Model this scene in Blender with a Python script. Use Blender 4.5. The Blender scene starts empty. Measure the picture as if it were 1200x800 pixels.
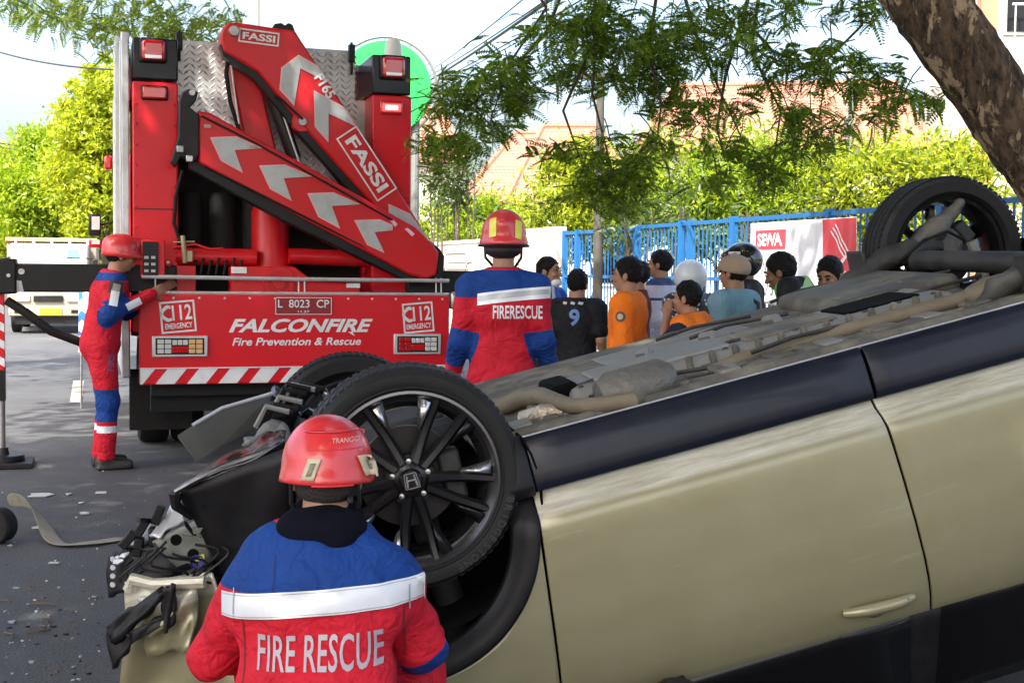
import bpy, bmesh, math, random
import numpy as np
from mathutils import Vector, Matrix
from mathutils.bvhtree import BVHTree
R = math.radians
SC = bpy.context.scene
COL = SC.collection
# ------------------------------------------------------------------ camera
F = 1570.0; CAMH = 1.5; PIT = math.atan(82 / F); ROL = 0.0107
cam = bpy.data.objects.new('camera', bpy.data.cameras.new('camera'))
COL.objects.link(cam)
cam.data.sensor_width = 36; cam.data.lens = F / 1200 * 36
cam.data.clip_start = 0.05; cam.data.clip_end = 3000
cam.matrix_world = Matrix.Translation((0, 0, CAMH)) @ Matrix.Rotation(R(90) - PIT, 4, 'X') @ Matrix.Rotation(ROL, 4, 'Z')
SC.camera = cam
# ------------------------------------------------------------------ sky and sun
SUN = Vector((-0.26, -0.56, 0.80)).normalized()
w = bpy.data.worlds.new('World'); SC.world = w; w.use_nodes = True
nt = w.node_tree; nt.nodes.clear()
sk = nt.nodes.new('ShaderNodeTexSky'); sk.sky_type = 'NISHITA'; sk.sun_disc = False
sk.sun_elevation = math.asin(SUN.z); sk.sun_rotation = math.atan2(SUN.x, SUN.y)
sk.air_density = 1.0; sk.dust_density = 7.0; sk.ozone_density = 1.0
bg = nt.nodes.new('ShaderNodeBackground'); bg.inputs[1].default_value = 0.15
ow = nt.nodes.new('ShaderNodeOutputWorld')
nt.links.new(sk.outputs[0], bg.inputs[0]); nt.links.new(bg.outputs[0], ow.inputs[0])
sl = bpy.data.lights.new('sun', 'SUN'); sl.energy = 3.0; sl.angle = R(0.6); sl.color = (1, 0.95, 0.86)
so = bpy.data.objects.new('sun', sl); COL.objects.link(so)
so.rotation_euler = SUN.to_track_quat('Z', 'Y').to_euler()
SC.view_settings.view_transform = 'Standard'; SC.view_settings.look = 'None'
SC.view_settings.gamma = 1; SC.view_settings.use_curve_mapping = False
SC.view_settings.exposure = 2.15
SC.cycles.max_bounces = 8; SC.cycles.transparent_max_bounces = 8
rng = np.random.default_rng(7); random.seed(7)

# ------------------------------------------------------------------ measuring helpers: photo pixel -> direction -> point
def ray(px, py):
    a = px - 600; b = py - 400
    x = a * math.cos(ROL) + b * math.sin(ROL); y = -a * math.sin(ROL) + b * math.cos(ROL)
    d = Vector((x / F, 0, 0)) + Vector((0, math.sin(PIT), math.cos(PIT))) * (-y / F) + Vector((0, math.cos(PIT), -math.sin(PIT)))
    return d / d.y
def P(px, py, Y):
    return Vector((0, 0, CAMH)) + ray(px, py) * Y

# ------------------------------------------------------------------ materials
MATS = {}
def mat(name, col, rough=0.5, metal=0.0, var=0.0, vscale=8.0, bump=0.0, bscale=40.0, coat=0.0, dirt=None, dscale=3.0, spec=0.5, emit=None, est=1.0, damt=0.5):
    if name in MATS: return MATS[name]
    m = bpy.data.materials.new(name); m.use_nodes = True; MATS[name] = m
    n = m.node_tree.nodes; l = m.node_tree.links
    b = n['Principled BSDF']
    b.inputs['Base Color'].default_value = (*col, 1); b.inputs['Roughness'].default_value = rough
    b.inputs['Metallic'].default_value = metal; b.inputs['Specular IOR Level'].default_value = spec
    if coat: b.inputs['Coat Weight'].default_value = coat; b.inputs['Coat Roughness'].default_value = 0.06
    if emit: b.inputs['Emission Color'].default_value = (*emit, 1); b.inputs['Emission Strength'].default_value = est
    tc = n.new('ShaderNodeTexCoord')
    last = None
    if var or dirt:
        no = n.new('ShaderNodeTexNoise'); no.inputs['Scale'].default_value = vscale; no.inputs['Detail'].default_value = 6; no.inputs['Roughness'].default_value = 0.62
        l.new(tc.outputs['Object'], no.inputs['Vector'])
        mx = n.new('ShaderNodeMix'); mx.data_type = 'RGBA'
        mx.inputs[6].default_value = (*[c * (1 - var) for c in col], 1); mx.inputs[7].default_value = (*[min(1, c * (1 + var)) for c in col], 1)
        l.new(no.outputs['Fac'], mx.inputs[0]); last = mx.outputs[2]
        if dirt:
            n2 = n.new('ShaderNodeTexNoise'); n2.inputs['Scale'].default_value = dscale; n2.inputs['Detail'].default_value = 8; n2.inputs['Roughness'].default_value = 0.7
            l.new(tc.outputs['Object'], n2.inputs['Vector'])
            rp = n.new('ShaderNodeValToRGB'); rp.color_ramp.elements[0].position = 0.45; rp.color_ramp.elements[1].position = 0.72
            rp.color_ramp.elements[1].color = (damt, damt, damt, 1)
            l.new(n2.outputs['Fac'], rp.inputs[0])
            m2 = n.new('ShaderNodeMix'); m2.data_type = 'RGBA'; m2.inputs[7].default_value = (*dirt, 1)
            l.new(rp.outputs[0], m2.inputs[0]); l.new(last, m2.inputs[6]); last = m2.outputs[2]
            mr = n.new('ShaderNodeMapRange'); mr.inputs[3].default_value = rough; mr.inputs[4].default_value = min(1, rough + 0.35)
            l.new(rp.outputs[0], mr.inputs[0]); l.new(mr.outputs[0], b.inputs['Roughness'])
        l.new(last, b.inputs['Base Color'])
    if bump:
        nb = n.new('ShaderNodeTexNoise'); nb.inputs['Scale'].default_value = bscale; nb.inputs['Detail'].default_value = 5
        l.new(tc.outputs['Object'], nb.inputs['Vector'])
        bp = n.new('ShaderNodeBump'); bp.inputs['Strength'].default_value = bump; bp.inputs['Distance'].default_value = 0.02
        l.new(nb.outputs['Fac'], bp.inputs['Height']); l.new(bp.outputs[0], b.inputs['Normal'])
    return m
def masked(name, cols, bump=0.42, bscale=11.0, rough=0.75):
    """cloth with up to four dye colours; signed vertex attributes m0,m1,m2 decide where the dyed panels are"""
    m = bpy.data.materials.new(name); m.use_nodes = True
    n = m.node_tree.nodes; l = m.node_tree.links; b = n['Principled BSDF']; b.inputs['Roughness'].default_value = rough
    b.inputs['Specular IOR Level'].default_value = 0.25
    tc = n.new('ShaderNodeTexCoord')
    no = n.new('ShaderNodeTexNoise'); no.inputs['Scale'].default_value = 7; no.inputs['Detail'].default_value = 6
    l.new(tc.outputs['Object'], no.inputs['Vector'])
    base = n.new('ShaderNodeRGB'); base.outputs[0].default_value = (*cols[0], 1); last = base.outputs[0]
    for i, c in enumerate(cols[1:]):
        at = n.new('ShaderNodeAttribute'); at.attribute_name = 'm%d' % i
        g = n.new('ShaderNodeMath'); g.operation = 'GREATER_THAN'; g.inputs[1].default_value = 0
        l.new(at.outputs['Fac'], g.inputs[0])
        mx = n.new('ShaderNodeMix'); mx.data_type = 'RGBA'; mx.inputs[7].default_value = (*c, 1)
        l.new(g.outputs[0], mx.inputs[0]); l.new(last, mx.inputs[6]); last = mx.outputs[2]
    hs = n.new('ShaderNodeHueSaturation'); mr = n.new('ShaderNodeMapRange'); mr.inputs[3].default_value = 0.72; mr.inputs[4].default_value = 1.28
    l.new(no.outputs['Fac'], mr.inputs[0]); l.new(mr.outputs[0], hs.inputs['Value']); l.new(last, hs.inputs['Color']); l.new(hs.outputs[0], b.inputs['Base Color'])
    nb = n.new('ShaderNodeTexNoise'); nb.inputs['Scale'].default_value = bscale; nb.inputs['Detail'].default_value = 4; nb.inputs['Distortion'].default_value = 0.6
    l.new(tc.outputs['Object'], nb.inputs['Vector'])
    nb2 = n.new('ShaderNodeTexNoise'); nb2.inputs['Scale'].default_value = 160
    l.new(tc.outputs['Object'], nb2.inputs['Vector'])
    ad = n.new('ShaderNodeMath'); ad.operation = 'MULTIPLY_ADD'; ad.inputs[1].default_value = 0.05
    l.new(nb2.outputs['Fac'], ad.inputs[0]); l.new(nb.outputs['Fac'], ad.inputs[2])
    nc = n.new('ShaderNodeTexNoise'); nc.inputs['Scale'].default_value = 6.5; nc.inputs['Detail'].default_value = 3; nc.inputs['Distortion'].default_value = 1.4
    l.new(tc.outputs['Object'], nc.inputs['Vector'])
    s1 = n.new('ShaderNodeMath'); s1.operation = 'SUBTRACT'; s1.inputs[1].default_value = 0.5; l.new(nc.outputs['Fac'], s1.inputs[0])
    s2 = n.new('ShaderNodeMath'); s2.operation = 'ABSOLUTE'; l.new(s1.outputs[0], s2.inputs[0])
    s3 = n.new('ShaderNodeMath'); s3.operation = 'MINIMUM'; s3.inputs[1].default_value = 0.10; l.new(s2.outputs[0], s3.inputs[0])
    s4 = n.new('ShaderNodeMath'); s4.operation = 'MULTIPLY_ADD'; s4.inputs[1].default_value = 2.6; l.new(s3.outputs[0], s4.inputs[0]); l.new(ad.outputs[0], s4.inputs[2])
    bp = n.new('ShaderNodeBump'); bp.inputs['Strength'].default_value = bump; bp.inputs['Distance'].default_value = 0.05
    l.new(s4.outputs[0], bp.inputs['Height']); l.new(bp.outputs[0], b.inputs['Normal'])
    return m
def leafmat(name, c1, c2, trans=0.4, rough=0.5):
    m = bpy.data.materials.new(name); m.use_nodes = True; MATS[name] = m
    n = m.node_tree.nodes; l = m.node_tree.links; b = n['Principled BSDF']
    g = n.new('ShaderNodeNewGeometry'); rp = n.new('ShaderNodeValToRGB')
    rp.color_ramp.elements[0].color = (*c1, 1); rp.color_ramp.elements[1].color = (*c2, 1)
    l.new(g.outputs['Random Per Island'], rp.inputs[0]); l.new(rp.outputs[0], b.inputs['Base Color'])
    b.inputs['Roughness'].default_value = rough
    t = n.new('ShaderNodeBsdfTranslucent'); mx = n.new('ShaderNodeMixShader'); mx.inputs[0].default_value = trans
    hs = n.new('ShaderNodeHueSaturation'); hs.inputs['Hue'].default_value = 0.485; hs.inputs['Value'].default_value = 1.5
    l.new(rp.outputs[0], hs.inputs['Color']); l.new(hs.outputs[0], t.inputs['Color'])
    l.new(b.outputs[0], mx.inputs[1]); l.new(t.outputs[0], mx.inputs[2]); l.new(mx.outputs[0], n['Material Output'].inputs[0])
    return m

# ------------------------------------------------------------------ mesh helpers
def tag(o, label=None, cat=None, group=None, kind=None):
    if label: o['label'] = label
    if cat: o['category'] = cat
    if group: o['group'] = group
    if kind: o['kind'] = kind
    return o
def empty(name, loc=(0, 0, 0), rz=0.0):
    o = bpy.data.objects.new(name, None); COL.objects.link(o); o.location = loc; o.rotation_euler = (0, 0, rz); o.empty_display_size = 0.1
    return o
def link(name, me, m=None, parent=None):
    o = bpy.data.objects.new(name, me); COL.objects.link(o)
    if m is not None and not me.materials:
        for q in (m if isinstance(m, (list, tuple)) else [m]): me.materials.append(q)
    if parent: o.parent = parent
    return o
class MB:
    def __init__(s, xf=None): s.v = []; s.f = []; s.m = []; s.mi = 0; s.xf = xf
    def add(s, vs, fs):
        b = len(s.v)
        s.v += [tuple(v) for v in vs]; s.f += [tuple(b + i for i in f) for f in fs]; s.m += [s.mi] * len(fs); return s
    def box(s, c, sz, rot=None):
        x, y, z = [k / 2 for k in sz]; c = Vector(c)
        vs = [Vector((i * x, j * y, k * z)) for i in (-1, 1) for j in (-1, 1) for k in (-1, 1)]
        if rot is not None: vs = [rot @ v for v in vs]
        return s.add([c + v for v in vs], [(0, 1, 3, 2), (4, 6, 7, 5), (0, 4, 5, 1), (2, 3, 7, 6), (0, 2, 6, 4), (1, 5, 7, 3)])
    def tube(s, pts, rad, n=8, cap=True):
        pts = [Vector(p) for p in pts]; N = len(pts)
        if not isinstance(rad, (list, tuple)): rad = [rad] * N
        rings = []; up = None
        for i, p in enumerate(pts):
            t = (pts[min(i + 1, N - 1)] - pts[max(i - 1, 0)]).normalized()
            if up is None: up = Vector((0, 0, 1)) if abs(t.z) < 0.9 else Vector((1, 0, 0))
            a = t.cross(up).normalized(); bb = a.cross(t).normalized(); up = bb
            rings.append([p + (a * math.cos(2 * math.pi * k / n) + bb * math.sin(2 * math.pi * k / n)) * rad[i] for k in range(n)])
        vs = [v for r in rings for v in r]; fs = []
        for i in range(N - 1):
            for k in range(n):
                fs.append((i * n + k, i * n + (k + 1) % n, (i + 1) * n + (k + 1) % n, (i + 1) * n + k))
        if cap: fs.append(tuple(range(n - 1, -1, -1))); fs.append(tuple((N - 1) * n + k for k in range(n)))
        return s.add(vs, fs)
    def lathe(s, prof, o, ax, n=32, ref=None, closed=False):
        """prof: (r, h) pairs; h along ax"""
        o = Vector(o); ax = Vector(ax).normalized()
        ref = Vector(ref) if ref is not None else (Vector((0, 0, 1)) if abs(ax.z) < 0.9 else Vector((1, 0, 0)))
        a = ref.cross(ax).normalized(); b = ax.cross(a)
        vs = []; L = len(prof)
        for k in range(n):
            t = 2 * math.pi * k / n; e = a * math.cos(t) + b * math.sin(t)
            for r, h in prof: vs.append(o + e * r + ax * h)
        fs = []
        for k in range(n):
            k2 = (k + 1) % n
            for i in range(L - 1 + (1 if closed else 0)):
                j = (i + 1) % L
                fs.append((k * L + i, k2 * L + i, k2 * L + j, k * L + j))
        return s.add(vs, fs)
    def prism(s, poly, depth, off=0.0):
        """poly: 3d points of a planar outline; extruded along depth (Vector)"""
        d = Vector(depth); n = len(poly)
        A = [Vector(p) for p in poly]; B = [p + d for p in A]
        fs = [tuple(range(n)), tuple(range(2 * n - 1, n - 1, -1))]
        fs += [(i, n + i, n + (i + 1) % n, (i + 1) % n) for i in range(n)]
        return s.add(A + B, fs)
    def grid(s, fn, nu, nv):
        vs = [fn(i / nu, j / nv) for i in range(nu + 1) for j in range(nv + 1)]
        fs = [(i * (nv + 1) + j, (i + 1) * (nv + 1) + j, (i + 1) * (nv + 1) + j + 1, i * (nv + 1) + j + 1) for i in range(nu) for j in range(nv)]
        return s.add(vs, fs)
    def build(s, name, m, parent=None, smooth=35, bevel=0, solid=0, merge=False, seg=2):
        me = bpy.data.meshes.new(name)
        vs = [s.xf(v) for v in s.v] if s.xf else s.v
        me.from_pydata([tuple(v) for v in vs], [], s.f)
        for i, p in enumerate(me.polygons): p.material_index = s.m[i]
        bm = bmesh.new(); bm.from_mesh(me)
        if merge: bmesh.ops.remove_doubles(bm, verts=bm.verts, dist=1e-5)
        bmesh.ops.recalc_face_normals(bm, faces=bm.faces); bm.to_mesh(me); bm.free()
        if smooth:
            me.shade_smooth(); me.set_sharp_from_angle(angle=R(smooth))
        o = link(name, me, m, parent)
        if solid: md = o.modifiers.new('s', 'SOLIDIFY'); md.thickness = solid; md.offset = -1
        if bevel: md = o.modifiers.new('b', 'BEVEL'); md.width = bevel; md.segments = seg; md.limit_method = 'ANGLE'; md.angle_limit = R(30); md.harden_normals = False
        return o
def npmesh(name, V, Q, m, parent=None, smooth=False, attrs=None):
    V = np.asarray(V, np.float32); Q = np.asarray(Q, np.int32); k = Q.shape[1]
    me = bpy.data.meshes.new(name)
    me.vertices.add(len(V)); me.vertices.foreach_set('co', V.ravel())
    me.loops.add(Q.size); me.loops.foreach_set('vertex_index', Q.ravel())
    me.polygons.add(len(Q)); me.polygons.foreach_set('loop_start', np.arange(0, Q.size, k, dtype=np.int32))
    me.polygons.foreach_set('loop_total', np.full(len(Q), k, np.int32))
    if attrs:
        for an, av in attrs.items():
            a = me.attributes.new(an, 'FLOAT', 'POINT'); a.data.foreach_set('value', np.asarray(av, np.float32))
    me.update(calc_edges=True); me.validate()
    if smooth: me.shade_smooth()
    return link(name, me, m, parent)
_txt = {}
def textmesh(body, w=None, h=None, shear=0.0, bold=0.0, space=1.0):
    """flat text outline (built-in font) scaled to w x h, centred; returns verts (s,t), faces"""
    cu = bpy.data.curves.new('t', 'FONT'); cu.body = body; cu.size = 1; cu.shear = shear; cu.offset = bold; cu.space_character = space; cu.resolution_u = 3
    o = bpy.data.objects.new('t', cu); COL.objects.link(o)
    dg = bpy.context.evaluated_depsgraph_get()
    me = bpy.data.meshes.new_from_object(o.evaluated_get(dg))
    vs = np.array([v.co[:2] for v in me.vertices]); fs = [tuple(p.vertices) for p in me.polygons]
    bpy.data.objects.remove(o); bpy.data.curves.remove(cu); bpy.data.meshes.remove(me)
    mn = vs.min(0); mx = vs.max(0); sz = mx - mn; vs = vs - (mn + mx) / 2
    if w is None: w = h * sz[0] / sz[1]
    if h is None: h = w * sz[1] / sz[0]
    vs = vs * np.array([w / sz[0], h / sz[1]])
    return vs, fs
def flat_text(mb, body, o, ux, uy, w, h, shear=0.0, bold=0.012, space=1.0):
    vs, fs = textmesh(body, w, h, shear, bold, space); o = Vector(o); ux = Vector(ux).normalized(); uy = Vector(uy).normalized()
    mb.add([o + ux * a + uy * b for a, b in vs], fs); return mb
def decal(vs, fs, bvh, o, U, V, N, cell=0.02, lift=0.004, far=0.6):
    """print wrapped on a surface: cut the flat print into cells, drop each vertex on the surface"""
    bm = bmesh.new(); bv = [bm.verts.new((a, b, 0)) for a, b in vs]
    for f in fs:
        try: bm.faces.new([bv[i] for i in f])
        except ValueError: pass
    for ax in (0, 1):
        lo = min(v.co[ax] for v in bm.verts); hi = max(v.co[ax] for v in bm.verts); k = lo + cell
        while k < hi:
            co = Vector((0, 0, 0)); co[ax] = k; no = Vector((0, 0, 0)); no[ax] = 1
            bmesh.ops.bisect_plane(bm, geom=bm.verts[:] + bm.edges[:] + bm.faces[:], plane_co=co, plane_no=no); k += cell
    bm.verts.index_update()
    o = Vector(o); U = Vector(U).normalized(); V = Vector(V).normalized(); N = Vector(N).normalized(); out = []; last = 0.0
    for v in bm.verts:
        p = o + U * v.co.x + V * v.co.y
        hit = bvh.ray_cast(p + N * far, -N)
        if hit[0] is not None: last = (hit[0] - p).dot(N)
        out.append(p + N * (last + lift))
    fo = [tuple(v.index for v in f.verts) for f in bm.faces]; bm.free()
    return out, fo
def rect(w, h): return [(-w / 2, -h / 2), (w / 2, -h / 2), (w / 2, h / 2), (-w / 2, h / 2)], [(0, 1, 2, 3)]
def bvh_of(o):
    me = o.data
    return BVHTree.FromPolygons([v.co.copy() for v in me.vertices], [tuple(p.vertices) for p in me.polygons])

# ------------------------------------------------------------------ implicit bodies (smooth unions meshed with surface nets)
def cone(a, b, r1, r2):
    a = np.array(a, float); b = np.array(b, float); ba = b - a; L = max(ba @ ba, 1e-9)
    lo = np.minimum(a - r1, b - r2); hi = np.maximum(a + r1, b + r2)
    def f(p):
        t = np.clip(((p - a) @ ba) / L, 0, 1)
        return np.linalg.norm(p - a - t[..., None] * ba, axis=-1) - (r1 + (r2 - r1) * t)
    return f, lo, hi
def ell(c, r, rot=None):
    c = np.array(c, float); r = np.array(r, float); M = np.array(rot.to_3x3()) if rot is not None else None
    m = r.max()
    def f(p):
        q = p - c
        if M is not None: q = q @ M
        k0 = np.linalg.norm(q / r, axis=-1); k1 = np.linalg.norm(q / (r * r), axis=-1) + 1e-9
        return k0 * (k0 - 1) / k1
    return f, c - m, c + m
def rbox(c, hs, rad, rot=None):
    c = np.array(c, float); hs = np.array(hs, float) - rad; M = np.array(rot.to_3x3()) if rot is not None else None
    m = np.linalg.norm(hs) + rad
    def f(p):
        q = p - c
        if M is not None: q = q @ M
        q = np.abs(q) - hs
        return np.linalg.norm(np.maximum(q, 0), axis=-1) + np.minimum(q.max(-1), 0) - rad
    return f, c - m, c + m
def plane(pt, n):
    pt = np.array(pt, float); n = np.array(n, float); n = n / np.linalg.norm(n)
    return lambda p: (p - pt) @ n
def field(prims, k, Pt):
    d = None
    for q in prims:
        e = q[0](Pt)
        if d is None: d = e
        else:
            h = np.clip(0.5 + 0.5 * (d - e) / k, 0, 1); d = d * (1 - h) + e * h - k * h * (1 - h)
    return d
def sdf(name, prims, m, parent, vox=0.014, k=0.03, cuts=(), subs=(), folds=0.0, fscale=1.0, masks=None, raw=False):
    lo = np.min([q[1] for q in prims], 0) - 3 * vox; hi = np.max([q[2] for q in prims], 0) + 3 * vox
    n = np.ceil((hi - lo) / vox).astype(int) + 1
    gx = [lo[i] + vox * np.arange(n[i]) for i in range(3)]
    Pt = np.stack(np.meshgrid(*gx, indexing='ij'), -1)
    d = field(prims, k, Pt)
    if folds:
        x, y, z = Pt[..., 0] * fscale, Pt[..., 1] * fscale, Pt[..., 2] * fscale
        d = d + folds * (np.sin(26 * z + 9 * x + 3 * np.sin(14 * y + 7 * x)) * 0.5 + 0.5 * np.sin(31 * x - 13 * z + 4 * np.sin(11 * z + 9 * y)) + 0.3 * np.sin(60 * z + 22 * y - 30 * x))
    for c in cuts: d = np.maximum(d, c(Pt))
    for s_ in subs: d = np.maximum(d, -s_[0](Pt))
    ins = d < 0
    # surface nets
    cs = [s - 1 for s in d.shape]
    acc = np.zeros((*cs, 3)); cnt = np.zeros(cs)
    corners = [(i, j, kk) for i in (0, 1) for j in (0, 1) for kk in (0, 1)]
    sl_ = lambda c: tuple(slice(c[a], c[a] + cs[a]) for a in range(3))
    for ci in corners:
        for a in range(3):
            if ci[a]: continue
            cj = list(ci); cj[a] = 1; cj = tuple(cj)
            A = d[sl_(ci)]; B = d[sl_(cj)]; x = (A < 0) != (B < 0)
            t = np.where(x, A / np.where(x, A - B, 1), 0)
            pos = np.array(ci, float) + np.zeros((*cs, 3)); pos[..., a] += t
            acc += np.where(x[..., None], pos, 0); cnt += x
    act = cnt > 0; idx = -np.ones(cs, int); idx[act] = np.arange(act.sum())
    base = np.argwhere(act)
    V = lo + vox * (base + acc[act] / cnt[act][:, None])
    Q = []
    for a in range(3):
        b, c = (a + 1) % 3, (a + 2) % 3
        s0 = [slice(None)] * 3; s1 = [slice(None)] * 3; s0[a] = slice(0, -1); s1[a] = slice(1, None)
        x = ins[tuple(s0)] != ins[tuple(s1)]
        e = np.argwhere(x); e = e[(e[:, b] > 0) & (e[:, c] > 0) & (e[:, b] < d.shape[b] - 1) & (e[:, c] < d.shape[c] - 1)]
        if not len(e): continue
        eb = np.eye(3, dtype=int)[b]; ec = np.eye(3, dtype=int)[c]
        q = np.stack([idx[tuple((e - eb - ec).T)], idx[tuple((e - ec).T)], idx[tuple(e.T)], idx[tuple((e - eb).T)]], 1)
        flip = ~ins[tuple(e.T)]
        q[flip] = q[flip][:, ::-1]; Q.append(q)
    Q = np.concatenate(Q)
    Q = Q[(Q >= 0).all(1)]
    if raw: return V, Q
    at = {('m%d' % i): fn(V) for i, fn in enumerate(masks or [])}
    return npmesh(name, V, Q, m, parent, True, at)
# ------------------------------------------------------------------ shared materials
RED = mat('truck_red', (.62, .006, .016), .34, 0, var=.1, vscale=3, coat=.12, spec=.35, dirt=(.45, .018, .024), dscale=2.2, damt=.4)
REDD = mat('crane_red', (.58, .007, .014), .36, 0, var=.15, vscale=5, coat=.1, spec=.35, dirt=(.36, .05, .045), dscale=4.0, damt=.4)
WHT = mat('reflective_white', (0.72, 0.74, 0.76), 0.42, 0, var=0.06, vscale=20, dirt=(0.42, 0.38, 0.36), dscale=9, damt=0.4)
GRYR = mat('chevron_grey', (0.44, 0.46, 0.47), 0.45, 0, var=0.08, vscale=12, dirt=(0.26, 0.22, 0.2), dscale=8, damt=0.4)
PINK = mat('sticker_edge', (0.8, 0.42, 0.42), 0.45)
BLK = mat('black_paint', (.007, .007, .008), .42, 0, var=.3, vscale=9, dirt=(.02, .019, .018), dscale=5, damt=.4, spec=.35)
RUB = mat('black_rubber', (.009, .009, .009), .75, 0, var=.3, vscale=14, dirt=(.03, .027, .023), dscale=6, damt=.4, bump=.15, spec=.3)
STL = mat('bare_steel', (0.5, 0.5, 0.5), 0.35, 0.9, var=0.15, vscale=10, dirt=(0.2, 0.16, 0.12), dscale=6)
SIL = mat('silver_panel', (0.62, 0.63, 0.65), 0.4, 0.5, var=0.1, vscale=6, dirt=(0.3, 0.28, 0.25), dscale=4)
DGR = mat('dark_grey', (.012, .012, .013), .6, 0, var=.3, vscale=8, spec=.3)
LENS_R = mat('red_lens', (0.55, 0.01, 0.015), 0.12, 0, coat=1)
LENS_C = mat('clear_lens', (0.75, 0.76, 0.76), 0.15, 0.2, coat=1)
LENS_A = mat('amber_lens', (0.72, 0.44, 0.20), 0.15, 0, coat=1)
LIT = mat('lit_red_lamp', (0.9, 0.05, 0.05), 0.3, emit=(1.0, 0.02, 0.02), est=2.0)
LITC = mat('lit_lamp_core', (1, 0.7, 0.65), 0.3, emit=(1.0, 0.30, 0.27), est=1.0)
PLATE = mat('plate_red', (0.24, 0.012, 0.016), 0.5)
GLS = mat('tinted_glass', (.004, .004, .005), .12, 0, spec=.35)
# ================================================================== setting
def rd(t, off=0.0, z=0.0):
    """point along the fence line (parallel to the road); off = metres towards the road"""
    return Vector((4.44 - .299 * t - .954 * off, 16.2 + .954 * t - .299 * off, z))
ASP = bpy.data.materials.new('asphalt'); ASP.use_nodes = True
n = ASP.node_tree.nodes; l = ASP.node_tree.links; b = n['Principled BSDF']; tc = n.new('ShaderNodeTexCoord')
def noise(sc, det=6, ro=.6):
    q = n.new('ShaderNodeTexNoise'); q.inputs['Scale'].default_value = sc; q.inputs['Detail'].default_value = det; q.inputs['Roughness'].default_value = ro; l.new(tc.outputs['Object'], q.inputs['Vector']); return q
n1 = noise(.55, 8); n2 = noise(90, 3); n3 = noise(4, 8, .7)
r1 = n.new('ShaderNodeValToRGB'); r1.color_ramp.elements[0].color = (.036, .038, .043, 1); r1.color_ramp.elements[1].color = (.078, .080, .084, 1); r1.color_ramp.elements[0].position = .3; r1.color_ramp.elements[1].position = .7; l.new(n1.outputs['Fac'], r1.inputs[0])
r2 = n.new('ShaderNodeValToRGB'); r2.color_ramp.elements[0].color = (.45, .45, .45, 1); r2.color_ramp.elements[1].color = (1.6, 1.6, 1.6, 1); r2.color_ramp.elements[0].position = .35; r2.color_ramp.elements[1].position = .7; l.new(n2.outputs['Fac'], r2.inputs[0])
mx = n.new('ShaderNodeMix'); mx.data_type = 'RGBA'; mx.blend_type = 'MULTIPLY'; mx.inputs[0].default_value = 1; l.new(r1.outputs[0], mx.inputs[6]); l.new(r2.outputs[0], mx.inputs[7])
r3 = n.new('ShaderNodeValToRGB'); r3.color_ramp.elements[0].position = .52; r3.color_ramp.elements[1].position = .75; r3.color_ramp.elements[1].color = (.6, .6, .6, 1); l.new(n3.outputs['Fac'], r3.inputs[0])
m2 = n.new('ShaderNodeMix'); m2.data_type = 'RGBA'; m2.inputs[7].default_value = (.105, .10, .088, 1); l.new(r3.outputs[0], m2.inputs[0]); l.new(mx.outputs[2], m2.inputs[6]); l.new(m2.outputs[2], b.inputs['Base Color'])
b.inputs['Roughness'].default_value = .78
bp = n.new('ShaderNodeBump'); bp.inputs['Strength'].default_value = .5; bp.inputs['Distance'].default_value = .01; l.new(n2.outputs['Fac'], bp.inputs['Height']); l.new(bp.outputs[0], b.inputs['Normal'])
SOIL = mat('verge_soil', (.13, .115, .08), .9, 0, var=.4, vscale=2, dirt=(.09, .11, .04), dscale=1.2, bump=.3)
PAVE = mat('pavement', (.27, .26, .24), .8, 0, var=.2, vscale=3, dirt=(.16, .15, .13), dscale=2, bump=.2)
mb = MB(); S_ = 900; mb.add([(-S_, -S_, -.02), (S_, -S_, -.02), (S_, S_, -.02), (-S_, S_, -.02)], [(0, 1, 2, 3)]); tag(mb.build('ground', SOIL, smooth=0), kind='structure')
def strip(o0, o1, z, t0=-60, t1=220): return [rd(t0, o0, z), rd(t1, o0, z), rd(t1, o1, z), rd(t0, o1, z)]
mb = MB(); mb.add(strip(2.3, 17.5, 0.0), [(0, 1, 2, 3)]); tag(mb.build('road', ASP, smooth=0), kind='structure')
mb = MB(); mb.prism(strip(-.2, 2.1, .0), (0, 0, .12)); pv = tag(mb.build('pavement', PAVE, smooth=0), kind='structure')
KERB = mat('kerb_concrete', (.36, .35, .32), .8, 0, var=.2, vscale=5, dirt=(.15, .14, .12), bump=.2)
for k in range(60):
    mb = MB(); t0 = -18 + k * 1.0; mb.prism([rd(t0, 2.1, 0), rd(t0 + .99, 2.1, 0), rd(t0 + .99, 2.3, 0), rd(t0, 2.3, 0)], (0, 0, .14)); mb.build('kerb_stone', KERB, pv, smooth=0)
mb = MB(); mb.prism(strip(17.5, 20, .0), (0, 0, .12)); tag(mb.build('pavement', PAVE, smooth=0), kind='structure')
# faded paint line
PAINT = mat('faded_paint', (.27, .255, .215), .8, 0, var=.4, vscale=6, dirt=(.07, .07, .07), dscale=9, damt=.95)
for k in range(3):
    mb = MB(); t0 = 1.4 + 9 * k + 0; mb.add([rd(t0, 9.2, .004), rd(t0 + 3, 9.2, .004), rd(t0 + 3, 9.33, .004), rd(t0, 9.33, .004)], [(0, 1, 2, 3)]); tag(mb.build('road_marking', PAINT, smooth=0), kind='structure')
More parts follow.
